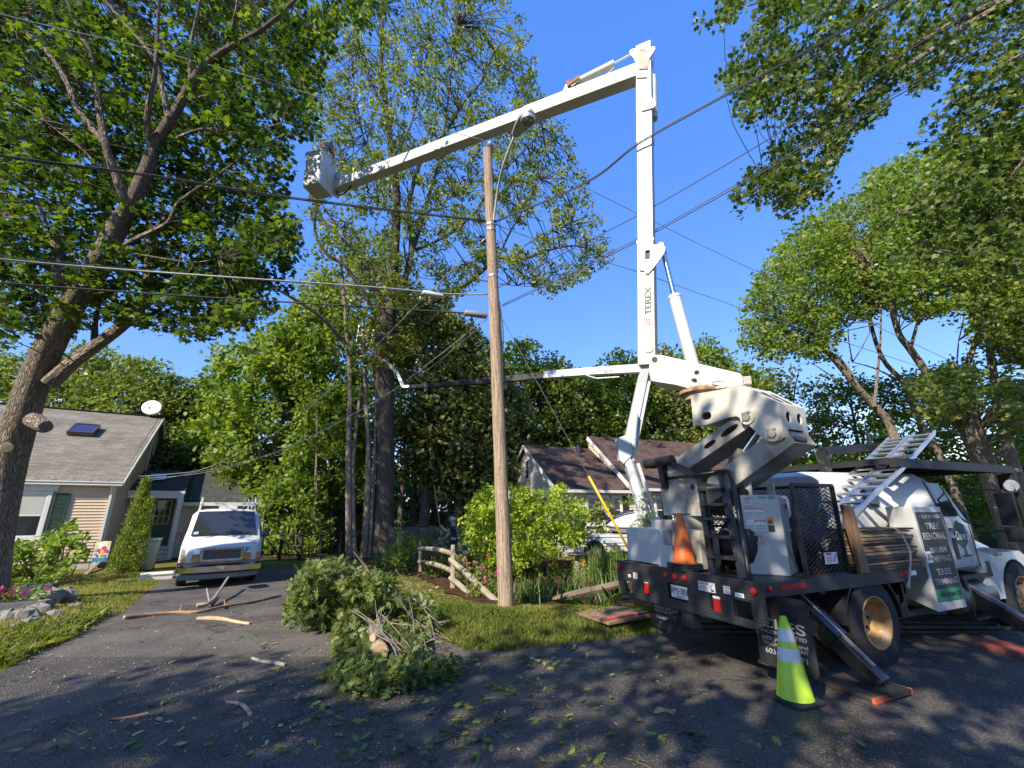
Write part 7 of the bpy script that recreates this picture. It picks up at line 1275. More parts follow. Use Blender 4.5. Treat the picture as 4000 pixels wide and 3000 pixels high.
liftbar([(2447, 1775), (2505, 1500), (2520, 1430)], .36, .30, m_lift, 'upper_arm', [Y_, Y_, Y_ - .1], .26); liftbar([(2470, 1800), (2535, 1490)], .13, .11, m_lift, 'arm_link', [Y_, Y_]); liftbar([(2478, 1750), (2490, 1620)], .04, .04, m_rod, 'arm_link', [Y_ - .2, Y_ - .2])
b = MB(); P = [at(*Zm(1800, 1500, 1 / 1.746)(*p), Y_ - .18) for p in ((1068, 370), (1130, 345), (1165, 400), (1165, 490), (1110, 545), (1085, 520))]; b.prism(P, (0, .36, 0)); b.build('knuckle', m_lift, lift, True, bevel=.01)
OYT = OY - 1.2
liftbar([(2540, 1438), (2330, 1450), (2125, 1466)], .34, .30, m_lift, 'telescopic_boom', [Y_ - .1, Y_ + .5, Y_ + 1.1], .24); liftbar([(2135, 1466), (1950, 1484), (1760, 1500)], .27, .25, m_black, 'telescopic_boom', [Y_ + 1.1, Y_ + 1.6, Y_ + 2.1], .2); liftbar([(1770, 1499), (1600, 1512)], .20, .17, m_black, 'telescopic_boom', [Y_ + 2.1, Y_ + 2.5], .16); liftbar([(2420, 1472), (2330, 1478), (2290, 1466)], .05, .05, m_galv, 'boom_cylinder', [Y_ - .1, Y_ + .1, Y_ + .4], .05)
liftbar([(1600, 1512), (1575, 1510), (1552, 1455)], .20, .14, m_galv, 'jib', [Y_ + 2.5, Y_ + 2.6, Y_ + 2.7], .14)
b = MB(); q0, q1 = at(2148, 1468, Y_ + .93), at(2222, 1458, Y_ + .72); text_into(b, 'DINO', q0.lerp(q1, .4), (q1 - q0).normalized(), (0, 0, 1), .42, .15, .03, th=.01); b.build('lettering', mat('blue_lettering', (.02, .05, .25), .5), lift, True)
q0, q1 = at(2186, 1473, Y_ + .82), at(2230, 1468, Y_ + .70); b = MB(); ux = (q1 - q0); b.add([q0, q1, q1 + Vector((0, 0, .15)), q0 + Vector((0, 0, .15))], [(0, 1, 2, 3)]); rp = b.build('name_plate', m_stred, lift, True); b = MB(); text_into(b, '92 RXT', q0.lerp(q1, .5) + Vector((0, -.004, .04)), ux.normalized(), (0, 0, 1), ux.length * .85, .08, .01); b.build('lettering', m_stick, rp)
b = MB(); q0, q1 = at(2355, 1452, Y_ + .26), at(2395, 1448, Y_ + .16); text_into(b, 'RBD INC', q0.lerp(q1, .5), (q1 - q0).normalized(), (0, 0, 1), .34, .075, .01, th=.02); b.build('lettering', m_stred, lift, True)
# basket of the lift behind the oak trunk
bp = at(1432, 1335, OY + .6); b = MB()
for dx in (-.45, .35):
    for dy in (-.3, .3): b.bar(bp + Vector((dx, dy, -.3)), bp + Vector((dx + .06, dy, .85)), .025)
for z in (-.3, .25, .8):
    for dy in (-.3, .3): b.bar(bp + Vector((-.45, dy, z)), bp + Vector((.4, dy, z)), .025)
    for dx in (-.45, .38): b.bar(bp + Vector((dx, -.3, z)), bp + Vector((dx, .3, z)), .025)
b.build('basket', m_galv, lift, True); b = MB(); b.box(bp.x - .35, bp.x + .25, bp.y - .2, bp.y + .2, bp.z - .28, bp.z + .6); b.build('basket_liner', m_black, lift, True, bevel=.05)
b = MB(); b.bar(at(1552, 1455, Y_ + 2.7), bp + Vector((.3, 0, -.3)), .12); b.build('jib_arm', m_galv, lift, True)
# jet ski under a grey cover and a red tote behind the trailer deck
J = Fr(tuple(at(2470, 2105, LY + 1.1)), 86); J.o.z = .92; js = thing('jet_ski', 'grey and white jet ski behind the trailer, nose pointing left', 'jet ski', J.o, 86)
b = MB(); S_ = []
for x, wd, z0, z1 in ((-.98, .04, .26, .34), (-.8, .22, .12, .52), (-.4, .42, .03, .70), (0, .5, .0, .80), (.4, .5, .0, .80), (1.0, .46, .02, .70)): S_.append([(x, -wd * k, z0 + (z1 - z0) * h) for k, h in ((.5, 0), (1, .25), (1.0, .5), (.75, .85), (.3, 1))] + [(x, wd * k, z0 + (z1 - z0) * h) for k, h in ((.3, 1), (.75, .85), (1.0, .5), (1, .25), (.5, 0))])
b.loft(S_); b.build('hull', mat('jetski_grey', (.42, .44, .44), .3, var=.08), js, smooth=True); b = MB(); b.tube([(-1.0, -.02, .33), (-.8, -.2, .55), (-.4, -.3, .74), (0, -.34, .83)], .045, 8, sub=4); b.tube([(-1.0, -.05, .27), (-.8, -.25, .22), (-.3, -.47, .2), (.9, -.49, .24)], .03, 8, sub=3); b.build('bumper_trim', m_black, js, smooth='all')
m_red = mat('red_plastic', (.55, .025, .02), .35, var=.1); o = MB().box(-.2, .9, -.35, .35, .92, 1.36); J2 = Fr((J.o.x + 1.05, J.o.y - .5, 0), 88); rt_ = thing('storage_tote', 'red plastic tote beside the jet ski', 'tote', J2.o, 88); b = MB(); b.hexa([(-.2, -.3, .92), (1.0, -.3, .92), (1.0, .3, .92), (-.2, .3, .92), (-.26, -.34, 1.36), (1.06, -.34, 1.36), (1.06, .34, 1.36), (-.26, .34, 1.36)]); b.build('tub', m_red, rt_, bevel=.03); b = MB(); b.box(-.30, 1.10, -.38, .38, 1.36, 1.41); b.build('lid', m_red, rt_, bevel=.015)
# ================================================================ LOOSE THINGS ON AND AROUND THE TRUCK
m_lime = mat('lime_cone', (.46, .66, .045), .45, var=.06, sc=4, dirt=(.30, .40, .06), dirtlo=.62, dirthi=.85)
m_orange = mat('orange_cone', (.72, .14, .02), .5, var=.08, sc=4, dirt=(.35, .08, .03), dirtlo=.6, dirthi=.85)
m_refl = mat('reflective_collar', (.62, .64, .66), .35, var=.08, sc=20)
def cone(c, h, m, label, collars=True, nbase=1, fit=(0, 0), az=None):
    t = thing('traffic_cone', label, 'traffic cone', c, az); k = h / .71; ax = (fit[0], fit[1], 1)
    def P(r, z): return (r * k, z * k)
    b = MB(); b.lathe([P(.155, .03), P(.15, .05), P(.05, .64), P(.046, .645), P(.044, .66), P(.038, .665), P(.036, .695), P(.028, .71), P(.020, .712), P(.02, .60)], (0, 0, 0), (0, 0, 1), 36, cap=False); b.build('cone', m, t, smooth=True)
    if collars:
        for z0, z1 in ((.50, .605), (.34, .445)): r = lambda z: .15 - (.10) * (z - .05) / .59 + .003; b = MB(); b.lathe([P(r(z0), z0), P(r(z1), z1)], (0, 0, 0), (0, 0, 1), 36, cap=False); b.build('collar', m_refl, t, smooth=True)
        b = MB()
        for i in range(5): b.box(-.055 * k, .02 * k, -.1485 * k + .022 * i * k * .17 / .022 * .022, -.146 * k + .0037 * i * k, (.20 - .022 * i) * k, (.207 - .022 * i) * k) if False else None
    for i in range(nbase): b = MB(); s = .19 * k; z = .03 * k - i * .028; b.prism([(x, y, z - .03 * k + .004) for x, y in rrect(-s, s, -s, s, .07 * k)], (0, 0, .024 * k)); b.build('base', m_rubber, t, bevel=.006)
    return t
cb_ = gp(3110, 2742); cone((cb_.x, cb_.y, .014), .76, m_lime, 'lime green traffic cone with two silver collars on the asphalt', az=70)
cw = TF.w(.10, 1.12, DZ + .075); cone((cw.x, cw.y, cw.z), .66, m_orange, 'orange traffic cone stacked on the rear edge of the truck deck', False, 3, az=65.6)
# plywood sheets, each a board of its own
m_ply = [mat('plywood_%s' % n_, c, .85, var=.3, sc=3, st=(1, 1, 12), bump=.2, dirt=d, dirtlo=.5, dirthi=.75) for n_, c, d in (('brown', (.26, .16, .09), (.10, .06, .035)), ('tan', (.38, .26, .15), (.16, .10, .06)), ('dark', (.13, .085, .055), (.05, .035, .025)))]
rg = random.Random(12); z = DZ + .016; i = 0
names = ['lowest sheet in', 'second sheet from the bottom of', 'third sheet from the bottom of', 'fourth sheet from the bottom of', 'fifth sheet from the bottom of', 'sixth sheet from the bottom of', 'seventh sheet from the bottom of', 'seventh sheet from the top of', 'sixth sheet from the top of', 'fifth sheet from the top of', 'fourth sheet from the top of', 'third sheet from the top of', 'second sheet from the top of', 'topmost sheet on']
for i in range(14):
    th = rg.choice((.022, .028, .034)); x1 = 3.22 + rg.uniform(-.06, .12) - (.06 if i > 9 else 0); dy = rg.uniform(-.03, .02); w0, w1 = rg.uniform(0, .008), rg.uniform(0, .010)
    b = MB(); n = 8; S_ = [[(2.03 + (x1 - 2.03) * k / n, -.02 + dy + rg.uniform(-.006, .006), z + rg.uniform(-.003, .003) + w1 * k / n), (2.03 + (x1 - 2.03) * k / n, .40, z), (2.03 + (x1 - 2.03) * k / n, .40, z + th), (2.03 + (x1 - 2.03) * k / n, -.02 + dy + rg.uniform(-.006, .006), z + th + rg.uniform(-.003, .003) + w1 * k / n)] for k in range(n + 1)]
    b.loft(S_); o = b.build('plywood_sheet', m_ply[rg.choice((0, 1, 1, 2))]); o.matrix_world = TM; tag(o, names[i] + ' the weathered plywood stack strapped beside the truck sign', 'plywood sheet', 'plywood sheets stacked on the truck'); z += th + .010
PZ = z
ts_ = thing('ratchet_strap', 'pale worn strap over the plywood stack, hooked under the deck rail', 'strap', TF.o, 65.6); b = MB(); b.tube([(2.72, .3, PZ + .012), (2.74, -.02, PZ + .012), (2.86, -.085, PZ - .06), (2.93, -.09, PZ - .35), (2.90, -.055, DZ + .1), (2.88, -.05, DZ - .10), (2.86, -.03, DZ - .16)], .006, 4, sub=5)
for i in range(len(b.v)): pass
b2 = MB(); pts = [Vector(p) for p in ((2.72, .3, PZ + .004), (2.74, -.04, PZ + .012), (2.84, -.085, PZ - .05), (2.92, -.10, PZ - .30), (2.90, -.09, DZ + .12), (2.88, -.04, DZ - .10), (2.86, -.03, DZ - .17))]; b2.loft([[p + Vector((-.022, 0, 0)), p + Vector((.022, 0, 0)), p + Vector((.022, .003, .003)), p + Vector((-.022, .003, .003))] for p in pts]); b2.build('webbing', mat('strap_webbing', (.42, .38, .32), .8, var=.2), ts_); b = MB(); b.bar((2.86, -.03, DZ - .15), (2.85, -.02, DZ - .22), .03, .02); b.build('hook', m_galv, ts_)
b = MB(); b.hexa([(1.83, -.05, DZ + .02), (2.01, -.05, DZ + .02), (2.01, .0, DZ + .02), (1.83, .0, DZ + .02), (1.73, -.05, 1.90), (1.94, -.05, 1.88), (1.94, .0, 1.88), (1.73, .0, 1.90)]); o = b.build('timber_board', mat('oiled_timber', (.22, .115, .055), .7, var=.35, sc=3, st=(8, 8, .6), bump=.2, dirt=(.06, .035, .02), dirtlo=.5, dirthi=.75), bevel=.006); o.matrix_world = TM; tag(o, 'wide brown board standing upright between the guard cage and the plywood stack', 'board')
# two aluminium ramps leaning over the deck
m_ramp = mat('ramp_aluminium', (.62, .63, .64), .38, metal=.85, var=.08, sc=5)
for lab, near, far, y0, y1 in (('aluminium loading ramp with curved rails, the one nearer the cab', [(605, 770), (800, 575), (960, 430), (1100, 280), (1200, 165)], None, -.02, .26), ('aluminium loading ramp with curved rails, the one nearer the guard cage', [(520, 690), (680, 520), (820, 390), (930, 280), (1005, 200)], None, .30, .58)):
    rp = thing('loading_ramp', lab, 'ramp', TF.o, 65.6, 'aluminium ramps on the truck'); A_p = [TF.yp(*P5(*p), y0) for p in near]; B_p = [Vector((p.x, y1, p.z)) for p in A_p]
    for Q in (A_p, B_p): b = MB(); b.loft([[p + Vector((-.03, -.015, -.045)), p + Vector((-.03, .015, -.045)), p + Vector((.03, .015, .045)), p + Vector((.03, -.015, .045))] for p in Q]); b.build('side_rail', m_ramp, rp)
    for k in range(13):
        t = (k + .5) / 13 * (len(A_p) - 1); i = int(t); a = A_p[i].lerp(A_p[min(i + 1, len(A_p) - 1)], t - i); b = MB(); b.hexa([a + Vector((-.035, .016, -.012)), a + Vector((.035, .016, .012)), a + Vector((.035, y1 - y0 - .016, .012)), a + Vector((-.035, y1 - y0 - .016, -.012)), a + Vector((-.05, .016, .012)), a + Vector((.02, .016, .036)), a + Vector((.02, y1 - y0 - .016, .036)), a + Vector((-.05, y1 - y0 - .016, .012))]); b.build('rung', m_ramp, rp)
cbk = TF.w(.33, 1.62, DZ + .50); t = thing('concrete_block', 'grey concrete block lying on the white box at the truck corner', 'block', cbk, 65.6); b = MB(); b.plate(rrect(-.10, .10, -.22, .22, .006), [rrect(-.06, .06, -.18, -.02, .015), rrect(-.06, .06, .02, .18, .015)], .13, (0, 0, .131), (1, 0, 0), (0, 1, 0)); b.build('block', m_conc, t)
# outrigger pads
def pad(c, w_, l, m, label, az=65.6, th=.04, extra=None):
    t = thing('outrigger_pad', label, 'outrigger pad', c, az); b = MB(); b.box(-l / 2, l / 2, -w_ / 2, w_ / 2, 0, th); b.build('board', m, t, bevel=.004)
    if extra: b = MB(); b.box(*extra); b.build('edge_board', mat('orange_board', (.60, .12, .05), .6, var=.25, sc=5), t)
p = gp(3370, 2690); pad((p.x, p.y, .014), .55, .62, m_ply[2], 'dark plywood pad edged in red under the near rear outrigger', extra=(-.36, .30, -.31, -.278, .0, .045))
p = gp(2400, 2432); pad((p.x, p.y, hzg(p.x, p.y) + .03), .8, 1.0, m_ply[0], 'plywood pad with an orange board on the grass behind the truck', extra=(-.5, .48, -.30, -.22, .042, .06), az=58)
p = gp(3930, 2540); pad((p.x, p.y, .014), .5, .62, mat('red_pad', (.26, .06, .04), .7, var=.3, dirt=(.12, .07, .06), dirtlo=.5, dirthi=.7), 'dull red pad under the forward outrigger by the cab')
# ================================================================ FALLEN BRANCHES AND LITTER
m_bare = mat('stripped_wood', (.30, .18, .10), .8, var=.3, sc=9, dirt=(.15, .09, .05), dirtlo=.5, dirthi=.7); m_greyw = mat('grey_branch_bark', (.26, .22, .18), .9, var=.3, sc=10, bump=.4); m_fresh = mat('fresh_split_wood', (.42, .29, .16), .8, var=.25, sc=14)
def branch(px, r, m, label, subs=(), jit=.12, lift=0):
    r *= .5; P = [gp(*p[:2]) + Vector((0, 0, r * .75 + .012 + (p[2] if len(p) > 2 else 0))) for p in px]; t = thing('fallen_branch', label, 'branch', P[0], None, 'branches dropped on the driveway'); b = MB(); b.tube(P, [r * (1 - .35 * i / (len(P) - 1)) for i in range(len(P))], 9, sub=4, jit=jit); b.build('limb', m, t, True, smooth=True)
    b = MB()
    for s in subs: Q = [gp(*p[:2]) + Vector((0, 0, r * .6 + (p[2] if len(p) > 2 else 0))) for p in s]; b.tube(Q, [r * .5] + [r * .3] * (len(Q) - 1), 6, sub=3, jit=.1)
    if subs: b.build('twig', m, t, True)
    b = MB(); d = (P[0] - P[1]).normalized(); b.lathe([(r * .96, 0), (r * .8, .012), (.001, .015)], P[0], d, 9, cap=False); b.build('broken_end', m_fresh, t, True)
branch([(484, 2425, .02), (600, 2408), (700, 2400), (770, 2398), (880, 2380, .02), (1000, 2355), (1095, 2332)], .065, m_bare, 'longest stripped branch lying across the driveway in front of the van', [((700, 2400), (705, 2385, .08)), ((880, 2380), (872, 2370, .1))])
branch([(770, 2378, .02), (820, 2372, .05), (850, 2345, .15), (882, 2312, .30)], .085, m_greyw, 'short dark forked branch with a fresh broken end, propped on the longest one', [((820, 2372), (800, 2340, .2))])
branch([(770, 2428), (850, 2426), (920, 2440), (975, 2448)], .075, m_fresh, 'splintered pale piece of wood just below the longest branch'); branch([(1110, 2608), (1060, 2598), (1020, 2594), (984, 2582)], .05, m_greyw, 'knobby grey stick left of the brush pile'); branch([(975, 2802), (955, 2772), (920, 2757), (882, 2755)], .038, m_greyw, 'short bent mossy stick in the near left road'); branch([(570, 2800), (520, 2810), (470, 2818), (428, 2820)], .028, m_bare, 'slim pale stick in the lower left of the road'); branch([(930, 2712), (965, 2708), (1000, 2706)], .03, m_greyw, 'stubby pale stick above the bent mossy one'); branch([(1460, 2700), (1510, 2706), (1562, 2716)], .034, m_fresh, 'pale barkless stick at the foot of the brush pile'); branch([(385, 2365), (440, 2372), (430, 2392)], .04, m_greyw, 'weathered grey root on the bare soil beside the stones')
L_fall = leafmat('fallen_oak_leaf', (.06, .09, .025), (.13, .19, .045), (.26, .27, .07), tr=.2)
random.seed(71); Q = []
while len(Q) < 190:
    x, y = random.uniform(0, 3900), random.uniform(2420, 3000); p = gp(x, y)
    wgt = math.exp(-((p.x + .6) / 2.0) ** 2) * .9 + .12
    if inpoly(p.x, p.y, ASPH) and random.random() < wgt and not (p.x > 2 and p.y > 4.5): Q.append((p.x, p.y, p.z + .028))
Q = np.array(Q); ex_ = np.repeat(Q[:60], 4, 0) + RNG.normal(0, .09, (240, 3)) * np.array([1, 1, .08]) + np.array([0, 0, .012]); ex_[:, 2] = np.maximum(ex_[:, 2], .02); Q = np.concatenate([Q, ex_]); o = leaves('fallen_leaves', Q, .082, L_fall, None, T_OAK, bias=(0, 0, 2.6)); tag(o, kind='stuff')
random.seed(72); b = MB()
for i in range(90):
    p = gp(random.uniform(0, 3000), random.uniform(2380, 2990))
    if not inpoly(p.x, p.y, ASPH): continue
    a = random.uniform(0, 6.28); l = random.uniform(.05, .3); q = p + Vector((math.cos(a) * l, math.sin(a) * l, 0)); b.tube([p + Vector((0, 0, .02)), p.lerp(q, .5) + Vector((random.uniform(-.03, .03), random.uniform(-.03, .03), .024)), q + Vector((0, 0, .018))], random.uniform(.002, .004), 5, sub=2)
tag(b.build('twigs', mat('dark_twig', (.12, .095, .07), .9, var=.3)), kind='stuff'); b = MB()
for i in range(420):
    p = gp(random.uniform(100, 1300), random.uniform(2290, 2950)) if i % 4 else gp(random.uniform(1000, 2600), random.uniform(2450, 2950))
    if not inpoly(p.x, p.y, ASPH): continue
    a = random.uniform(0, 6.28); l = random.uniform(.006, .03) * (2.6 if random.random() < .08 else 1); d = Vector((math.cos(a), math.sin(a), 0)); b.bar(p + Vector((0, 0, .018)), p + d * l + Vector((0, 0, .02 + random.uniform(0, .01))), l * random.uniform(.25, .7), .006)
tag(b.build('wood_chips', m_fresh), kind='stuff'); rs = gp(2590, 2790); b = MB()
for i in range(14): a = random.uniform(0, 6.28); d = Vector((math.cos(a), math.sin(a), random.uniform(.0, .3))); q = rs + Vector((random.gauss(0, .03), random.gauss(0, .03), .025)); b.bar(q, q + d * random.uniform(.03, .09), .014, .01)
tag(b.build('bark_splinters', m_fresh), 'small heap of pale bark splinters on the asphalt left of the lime cone', 'splinters')
# ---- brush pile
L_brush = leafmat('cut_oak_leaf', (.05, .08, .02), (.115, .155, .04), (.24, .26, .07), tr=.35)
bp_ = gp(1450, 2600); bt = thing('brush_pile', 'heap of freshly cut oak branches with green leaves at the edge of the driveway', 'brush pile', bp_); random.seed(73)
BPX = [(1150, 2275), (1200, 2200), (1300, 2195), (1400, 2235), (1500, 2250), (1580, 2320), (1690, 2345), (1710, 2400), (1650, 2470), (1640, 2540), (1690, 2590), (1790, 2600), (1760, 2640), (1600, 2680), (1470, 2705), (1340, 2690), (1280, 2650), (1330, 2570), (1310, 2470), (1190, 2440), (1130, 2420)]
xs = [p[0] for p in BPX]; cs = []
while len(cs) < 640:
    x, y = random.uniform(min(xs), max(xs)), random.uniform(2195, 2705)
    if not inpoly(x, y, BPX) or ((x - 1530) / 70) ** 2 + ((y - 2545) / 60) ** 2 < .8: continue
    Yg = gp(x, y).y; Yq = min(Yg - .06, 8.9 - random.uniform(0, 1.8)) if y < 2440 else Yg - random.uniform(.05, .55) * (1 if y < 2600 else .5); p = at(x, y, Yq)
    if p.z > 1.25: continue
    cs.append(p)
C_, t_ = clump(cs, 16, .17, .7); C_[:, 2] = np.maximum(C_[:, 2], .03); leaves('foliage', C_, .11, L_brush, bt, T_OAK, bias=(0, -.15, .7), droop=(0, 0, -.3), tint=t_)
b = MB(); lg = [gp(1478, 2600) + Vector((0, 0, .16)), at(1462, 2500, 6.9), at(1440, 2400, 7.8), at(1400, 2320, 8.4)]; b.tube(lg, [.105, .10, .08, .05], 12, sub=4, jit=.06); b.build('log', m_greyw, bt, True, smooth=True); b = MB(); b.lathe([(.10, 0), (.09, .008), (.001, .010)], lg[0], (lg[0] - lg[1]), 14, cap=False); c = at(1458, 2490, 6.3); b.lathe([(.05, 0), (.045, .02), (.001, .022)], c, (-.3, -1, 0), 12, cap=False); b.build('cut_end', m_fresh, bt, True)
b = MB(); sk = []
for i in range(44):
    x, y = random.uniform(1400, 1640), random.uniform(2330, 2600); a = at(x, y, min(gp(x, y).y - .1, 7.6)); ex2, ey2 = (x + random.uniform(-260, 60), y - random.uniform(60, 220)) if i < 30 else (random.uniform(1500, 1820), random.uniform(2450, 2620)); c = at(ex2, ey2, min(gp(ex2, ey2).y - .2, a.y + random.uniform(.2, 1.2))); c.z = min(c.z, 1.2)
    m_ = a.lerp(c, .5) + Vector((random.uniform(-.1, .1), 0, random.uniform(0, .15))); b.tube([a, m_, c], [.009, .006, .003], 5, sub=3); e = m_.lerp(c, .5) + Vector((random.uniform(-.25, .25), random.uniform(-.2, .2), random.uniform(0, .2))); b.tube([m_, e], [.008, .003], 4)
b.build('twig', mat('pale_twig_bark', (.20, .165, .135), .85, var=.25), bt, True)
# ================================================================ LEFT YARD
m_stone = mat('field_stone', (.22, .20, .17), .9, var=.35, sc=5, bump=.8, bsc=14, dirt=(.09, .085, .07), dirtlo=.5, dirthi=.72, dirtsc=3)
random.seed(81); SPX = [(30, 2445, .23, 'pale rounded stone at the left end of the bottom course'), (80, 2440, .25, 'big dark stone second in the bottom course'), (115, 2455, .16, 'small grey stone wedged at the end of the bottom course'), (205, 2425, .17, 'tall squarish stone below the broad pale one'), (140, 2415, .22, 'long flat stone in the middle of the wall'), (165, 2405, .16, 'dark thin slab above the long flat stone'), (180, 2385, .26, 'broad pale stone on top of the wall'), (245, 2375, .24, 'grey boulder at the right end of the wall'), (290, 2385, .13, 'small stone on the soil right of the boulder'), (225, 2352, .16, 'upright pointed stone behind the boulder'), (180, 2360, .14, 'dark stone right of the slate planter'), (95, 2395, .15, 'flat stone below the petunias'), (-25, 2450, .2, 'stone cut by the left edge of the photo'), (60, 2470, .13, 'low dark stone in the weeds before the wall'), (390, 2400, .11, 'lone small stone near the driveway edge')]
for x, y, r, lab in SPX:
    p = gp(x, y); b = MB(); b.ball((0, 0, 0), 1, 9, 1.0, .8, .66, jit=.17); M_ = Matrix.Rotation(random.uniform(0, 3), 3, 'Z'); b.v = [M_ @ (v * r) for v in b.v]; o = b.build('stone', m_stone, bevel=.02); o.location = (p.x, p.y, p.z + r * .45 + (.12 if y < 2410 and x < 260 else 0)); tag(o, lab, 'stone', 'stones of the garden wall')
m_slate = mat('slate_planter', (.075, .08, .085), .7, var=.2)
p = gp(135, 2370); t = thing('planter', 'square dark slate planter with sprawling greens behind the stone wall', 'planter', p + Vector((0, 0, .02)), 60); b = MB(); b.hexa([(-.20, -.2, 0), (.2, -.2, 0), (.2, .2, 0), (-.2, .2, 0), (-.25, -.25, .42), (.25, -.25, .42), (.25, .25, .42), (-.25, .25, .42)]); b.build('pot', m_slate, t, bevel=.01)
cs = [(random.gauss(0, .14), random.gauss(0, .14), .5 + random.gauss(0, .05)) for _ in range(12)]; C_, t_ = clump(cs, 16, .12, .7); leaves('foliage', C_, .07, L_bright, t, T_HEX, tint=t_, world=False)
m_pet = leafmat('petunia_petal', (.45, .02, .22), (.60, .04, .32), (.70, .15, .45), tr=.3); m_whp = leafmat('white_petal', (.55, .54, .45), (.75, .73, .64), (.85, .84, .78), tr=.3); m_pur = leafmat('purple_petal', (.22, .06, .30), (.36, .12, .46), (.55, .25, .6), tr=.3); m_pink = leafmat('pink_petal', (.40, .10, .2), (.6, .25, .33), (.75, .45, .45), tr=.3); m_org = leafmat('orange_petal', (.5, .12, .01), (.7, .28, .02), (.8, .5, .05), tr=.3)
p = gp(30, 2412); t = thing('planter', 'long dark trough of pink petunias at the left end of the stone wall', 'planter', p, 70); b = MB(); b.box(-.55, .55, -.16, .16, 0, .26); b.build('trough', m_slate, t, bevel=.01); cs = [(random.uniform(-.5, .5), random.gauss(0, .1), .34 + random.gauss(0, .05)) for _ in range(22)]; C_, t_ = clump(cs, 14, .10, .7); leaves('foliage', C_, .06, L_bright, t, T_HEX, tint=t_, world=False); C_, t_ = clump([(c[0], c[1] - .05, c[2] + .07) for c in cs[::2]], 7, .07, .6); leaves('flowers', C_, .055, m_pet, t, T_HEX, tint=t_, world=False)
# rhododendron, arborvitae
random.seed(82); rb = gp(150, 2285); RY_ = rb.y; t = thing('shrub', 'sprawling rhododendron with glossy leaves under the house window', 'shrub', rb); RP = [(-120, 2120), (0, 2140), (60, 2120), (130, 2120), (200, 2080), (270, 2030), (330, 2090), (340, 2190), (250, 2230), (200, 2290), (-120, 2310)]; cs = sample_crown(150, RP, RY_ - .7, RY_ + .8, [(300, 2230, 30, 30)]); b = MB()
for c in cs[::3]: g0 = Vector((c.x * .5 + rb.x * .5, RY_, hz(c.x, RY_))); b.tube([g0, g0.lerp(c, .6) + Vector((0, 0, .1)), c], [.022, .015, .008], 5, sub=2)
b.build('stems', K_bg, t, True); C_, t_ = clump(cs, 13, .2, .5); leaves('foliage', C_, .17, L_bright, t, T_LONG * np.array([1.5, 1, 1]), bias=(0, -.3, .8), tint=t_)
ab = gp(478, 2238); t = thing('shrub', 'two-pointed arborvitae, tall and narrow, at the corner of the beige house', 'shrub', ab); h = at(505, 1885, ab.y).z - ab.z; cs = []
for i in range(760):
    z = random.random() ** 1.25; top2 = random.random() < .3; zz = z * h * (.78 if top2 else 1); r = (.36 if not top2 else .28) * (1 - z) ** .8 + .03; a = random.uniform(0, 6.28); cs.append((ab.x + (.30 if top2 else 0) + r * math.cos(a) + .10 * z, ab.y + r * math.sin(a), ab.z + .1 + zz))
C_, t_ = clump(cs, 24, .12, 1.3); leaves('foliage', C_, .065, leafmat('arborvitae_spray', (.06, .10, .012), (.15, .20, .025), (.28, .32, .05), tr=.3), t, T_LONG, bias=(0, -.2, .2), droop=(0, 0, 1.6), tint=t_); b = MB(); b.tube([ab, ab + Vector((.05, 0, h * .8))], [.07, .02], 7); b.build('trunk', K_bg, t, True)
# garden flag, bin, pallet step, rhubarb of wood bits
fp = gp(372, 2240); t = thing('garden_flag', 'small garden flag printed with pansies on a black stand', 'flag', fp, 70); b = MB(); b.tube([(-.22, 0, 0), (-.22, 0, 1.0), (-.20, 0, 1.04), (.25, 0, 1.04)], .008, 6); b.build('stand', m_black, t); b = MB(); b.add([(-.18 + .42 * i / 6, .015 * math.sin(i), z_) for z_ in (.36, .68, 1.02) for i in range(7)], [(j * 7 + i, j * 7 + i + 1, j * 7 + i + 8, j * 7 + i + 7) for j in range(2) for i in range(6)]); fl = b.build('cloth', mat('flag_pale_yellow', (.62, .60, .42), .8, var=.25, sc=8), t); b = MB(); b.add([(-.18 + .42 * i / 6, .015 * math.sin(i) - .004, z_) for z_ in (.365, .50) for i in range(7)], [(i, i + 1, i + 8, i + 7) for i in range(6)]); b.build('lower_band', mat('flag_blue', (.03, .16, .35), .8, var=.3, sc=10), fl)
for (u, v, r), m in (((-.05, .72, .06), 'm'), ((.08, .80, .07), 'm'), ((.05, .68, .05), 'y'), ((.16, .70, .06), 'm'), ((-.1, .60, .05), 'b'), ((.14, .56, .05), 'b'), ((.02, .58, .05), 'y')): b = MB(); b.add([(u + r * math.cos(a) * (1 + .15 * math.cos(5 * a)), -.022, v + r * math.sin(a) * (1 + .15 * math.cos(5 * a))) for a in [6.2832 * i / 20 for i in range(20)]], [tuple(range(20))]); b.build('printed_flower', {'m': mat('print_magenta', (.5, .03, .22), .8), 'y': mat('print_yellow', (.6, .45, .06), .8), 'b': mat('print_violet', (.2, .16, .45), .8)}[m], fl)
m_bin = mat('bin_greygreen', (.19, .23, .20), .5, var=.1); bp2 = gp(560, 2232); t = thing('trash_bin', 'grey green wheeled trash bin between the arborvitae and the porch steps', 'trash bin', bp2, 58); b = MB(); b.hexa([(-.24, -.27, .06), (.24, -.27, .06), (.24, .27, .06), (-.24, .27, .06), (-.31, -.33, 1.02), (.31, -.33, 1.02), (.31, .33, 1.02), (-.31, .33, 1.02)]); b.build('body', m_bin, t, bevel=.03); b = MB(); b.box(-.34, .34, -.37, .38, 1.02, 1.09); b.box(-.2, .2, .38, .44, 1.0, 1.05); b.build('lid', m_bin, t, bevel=.025)
for s in (-.22, .22): b = MB(); b.lathe([(.11, -.03), (.12, 0), (.11, .03)], (s, .28, .12), (1, 0, 0), 16); b.build('wheel', m_black, t)
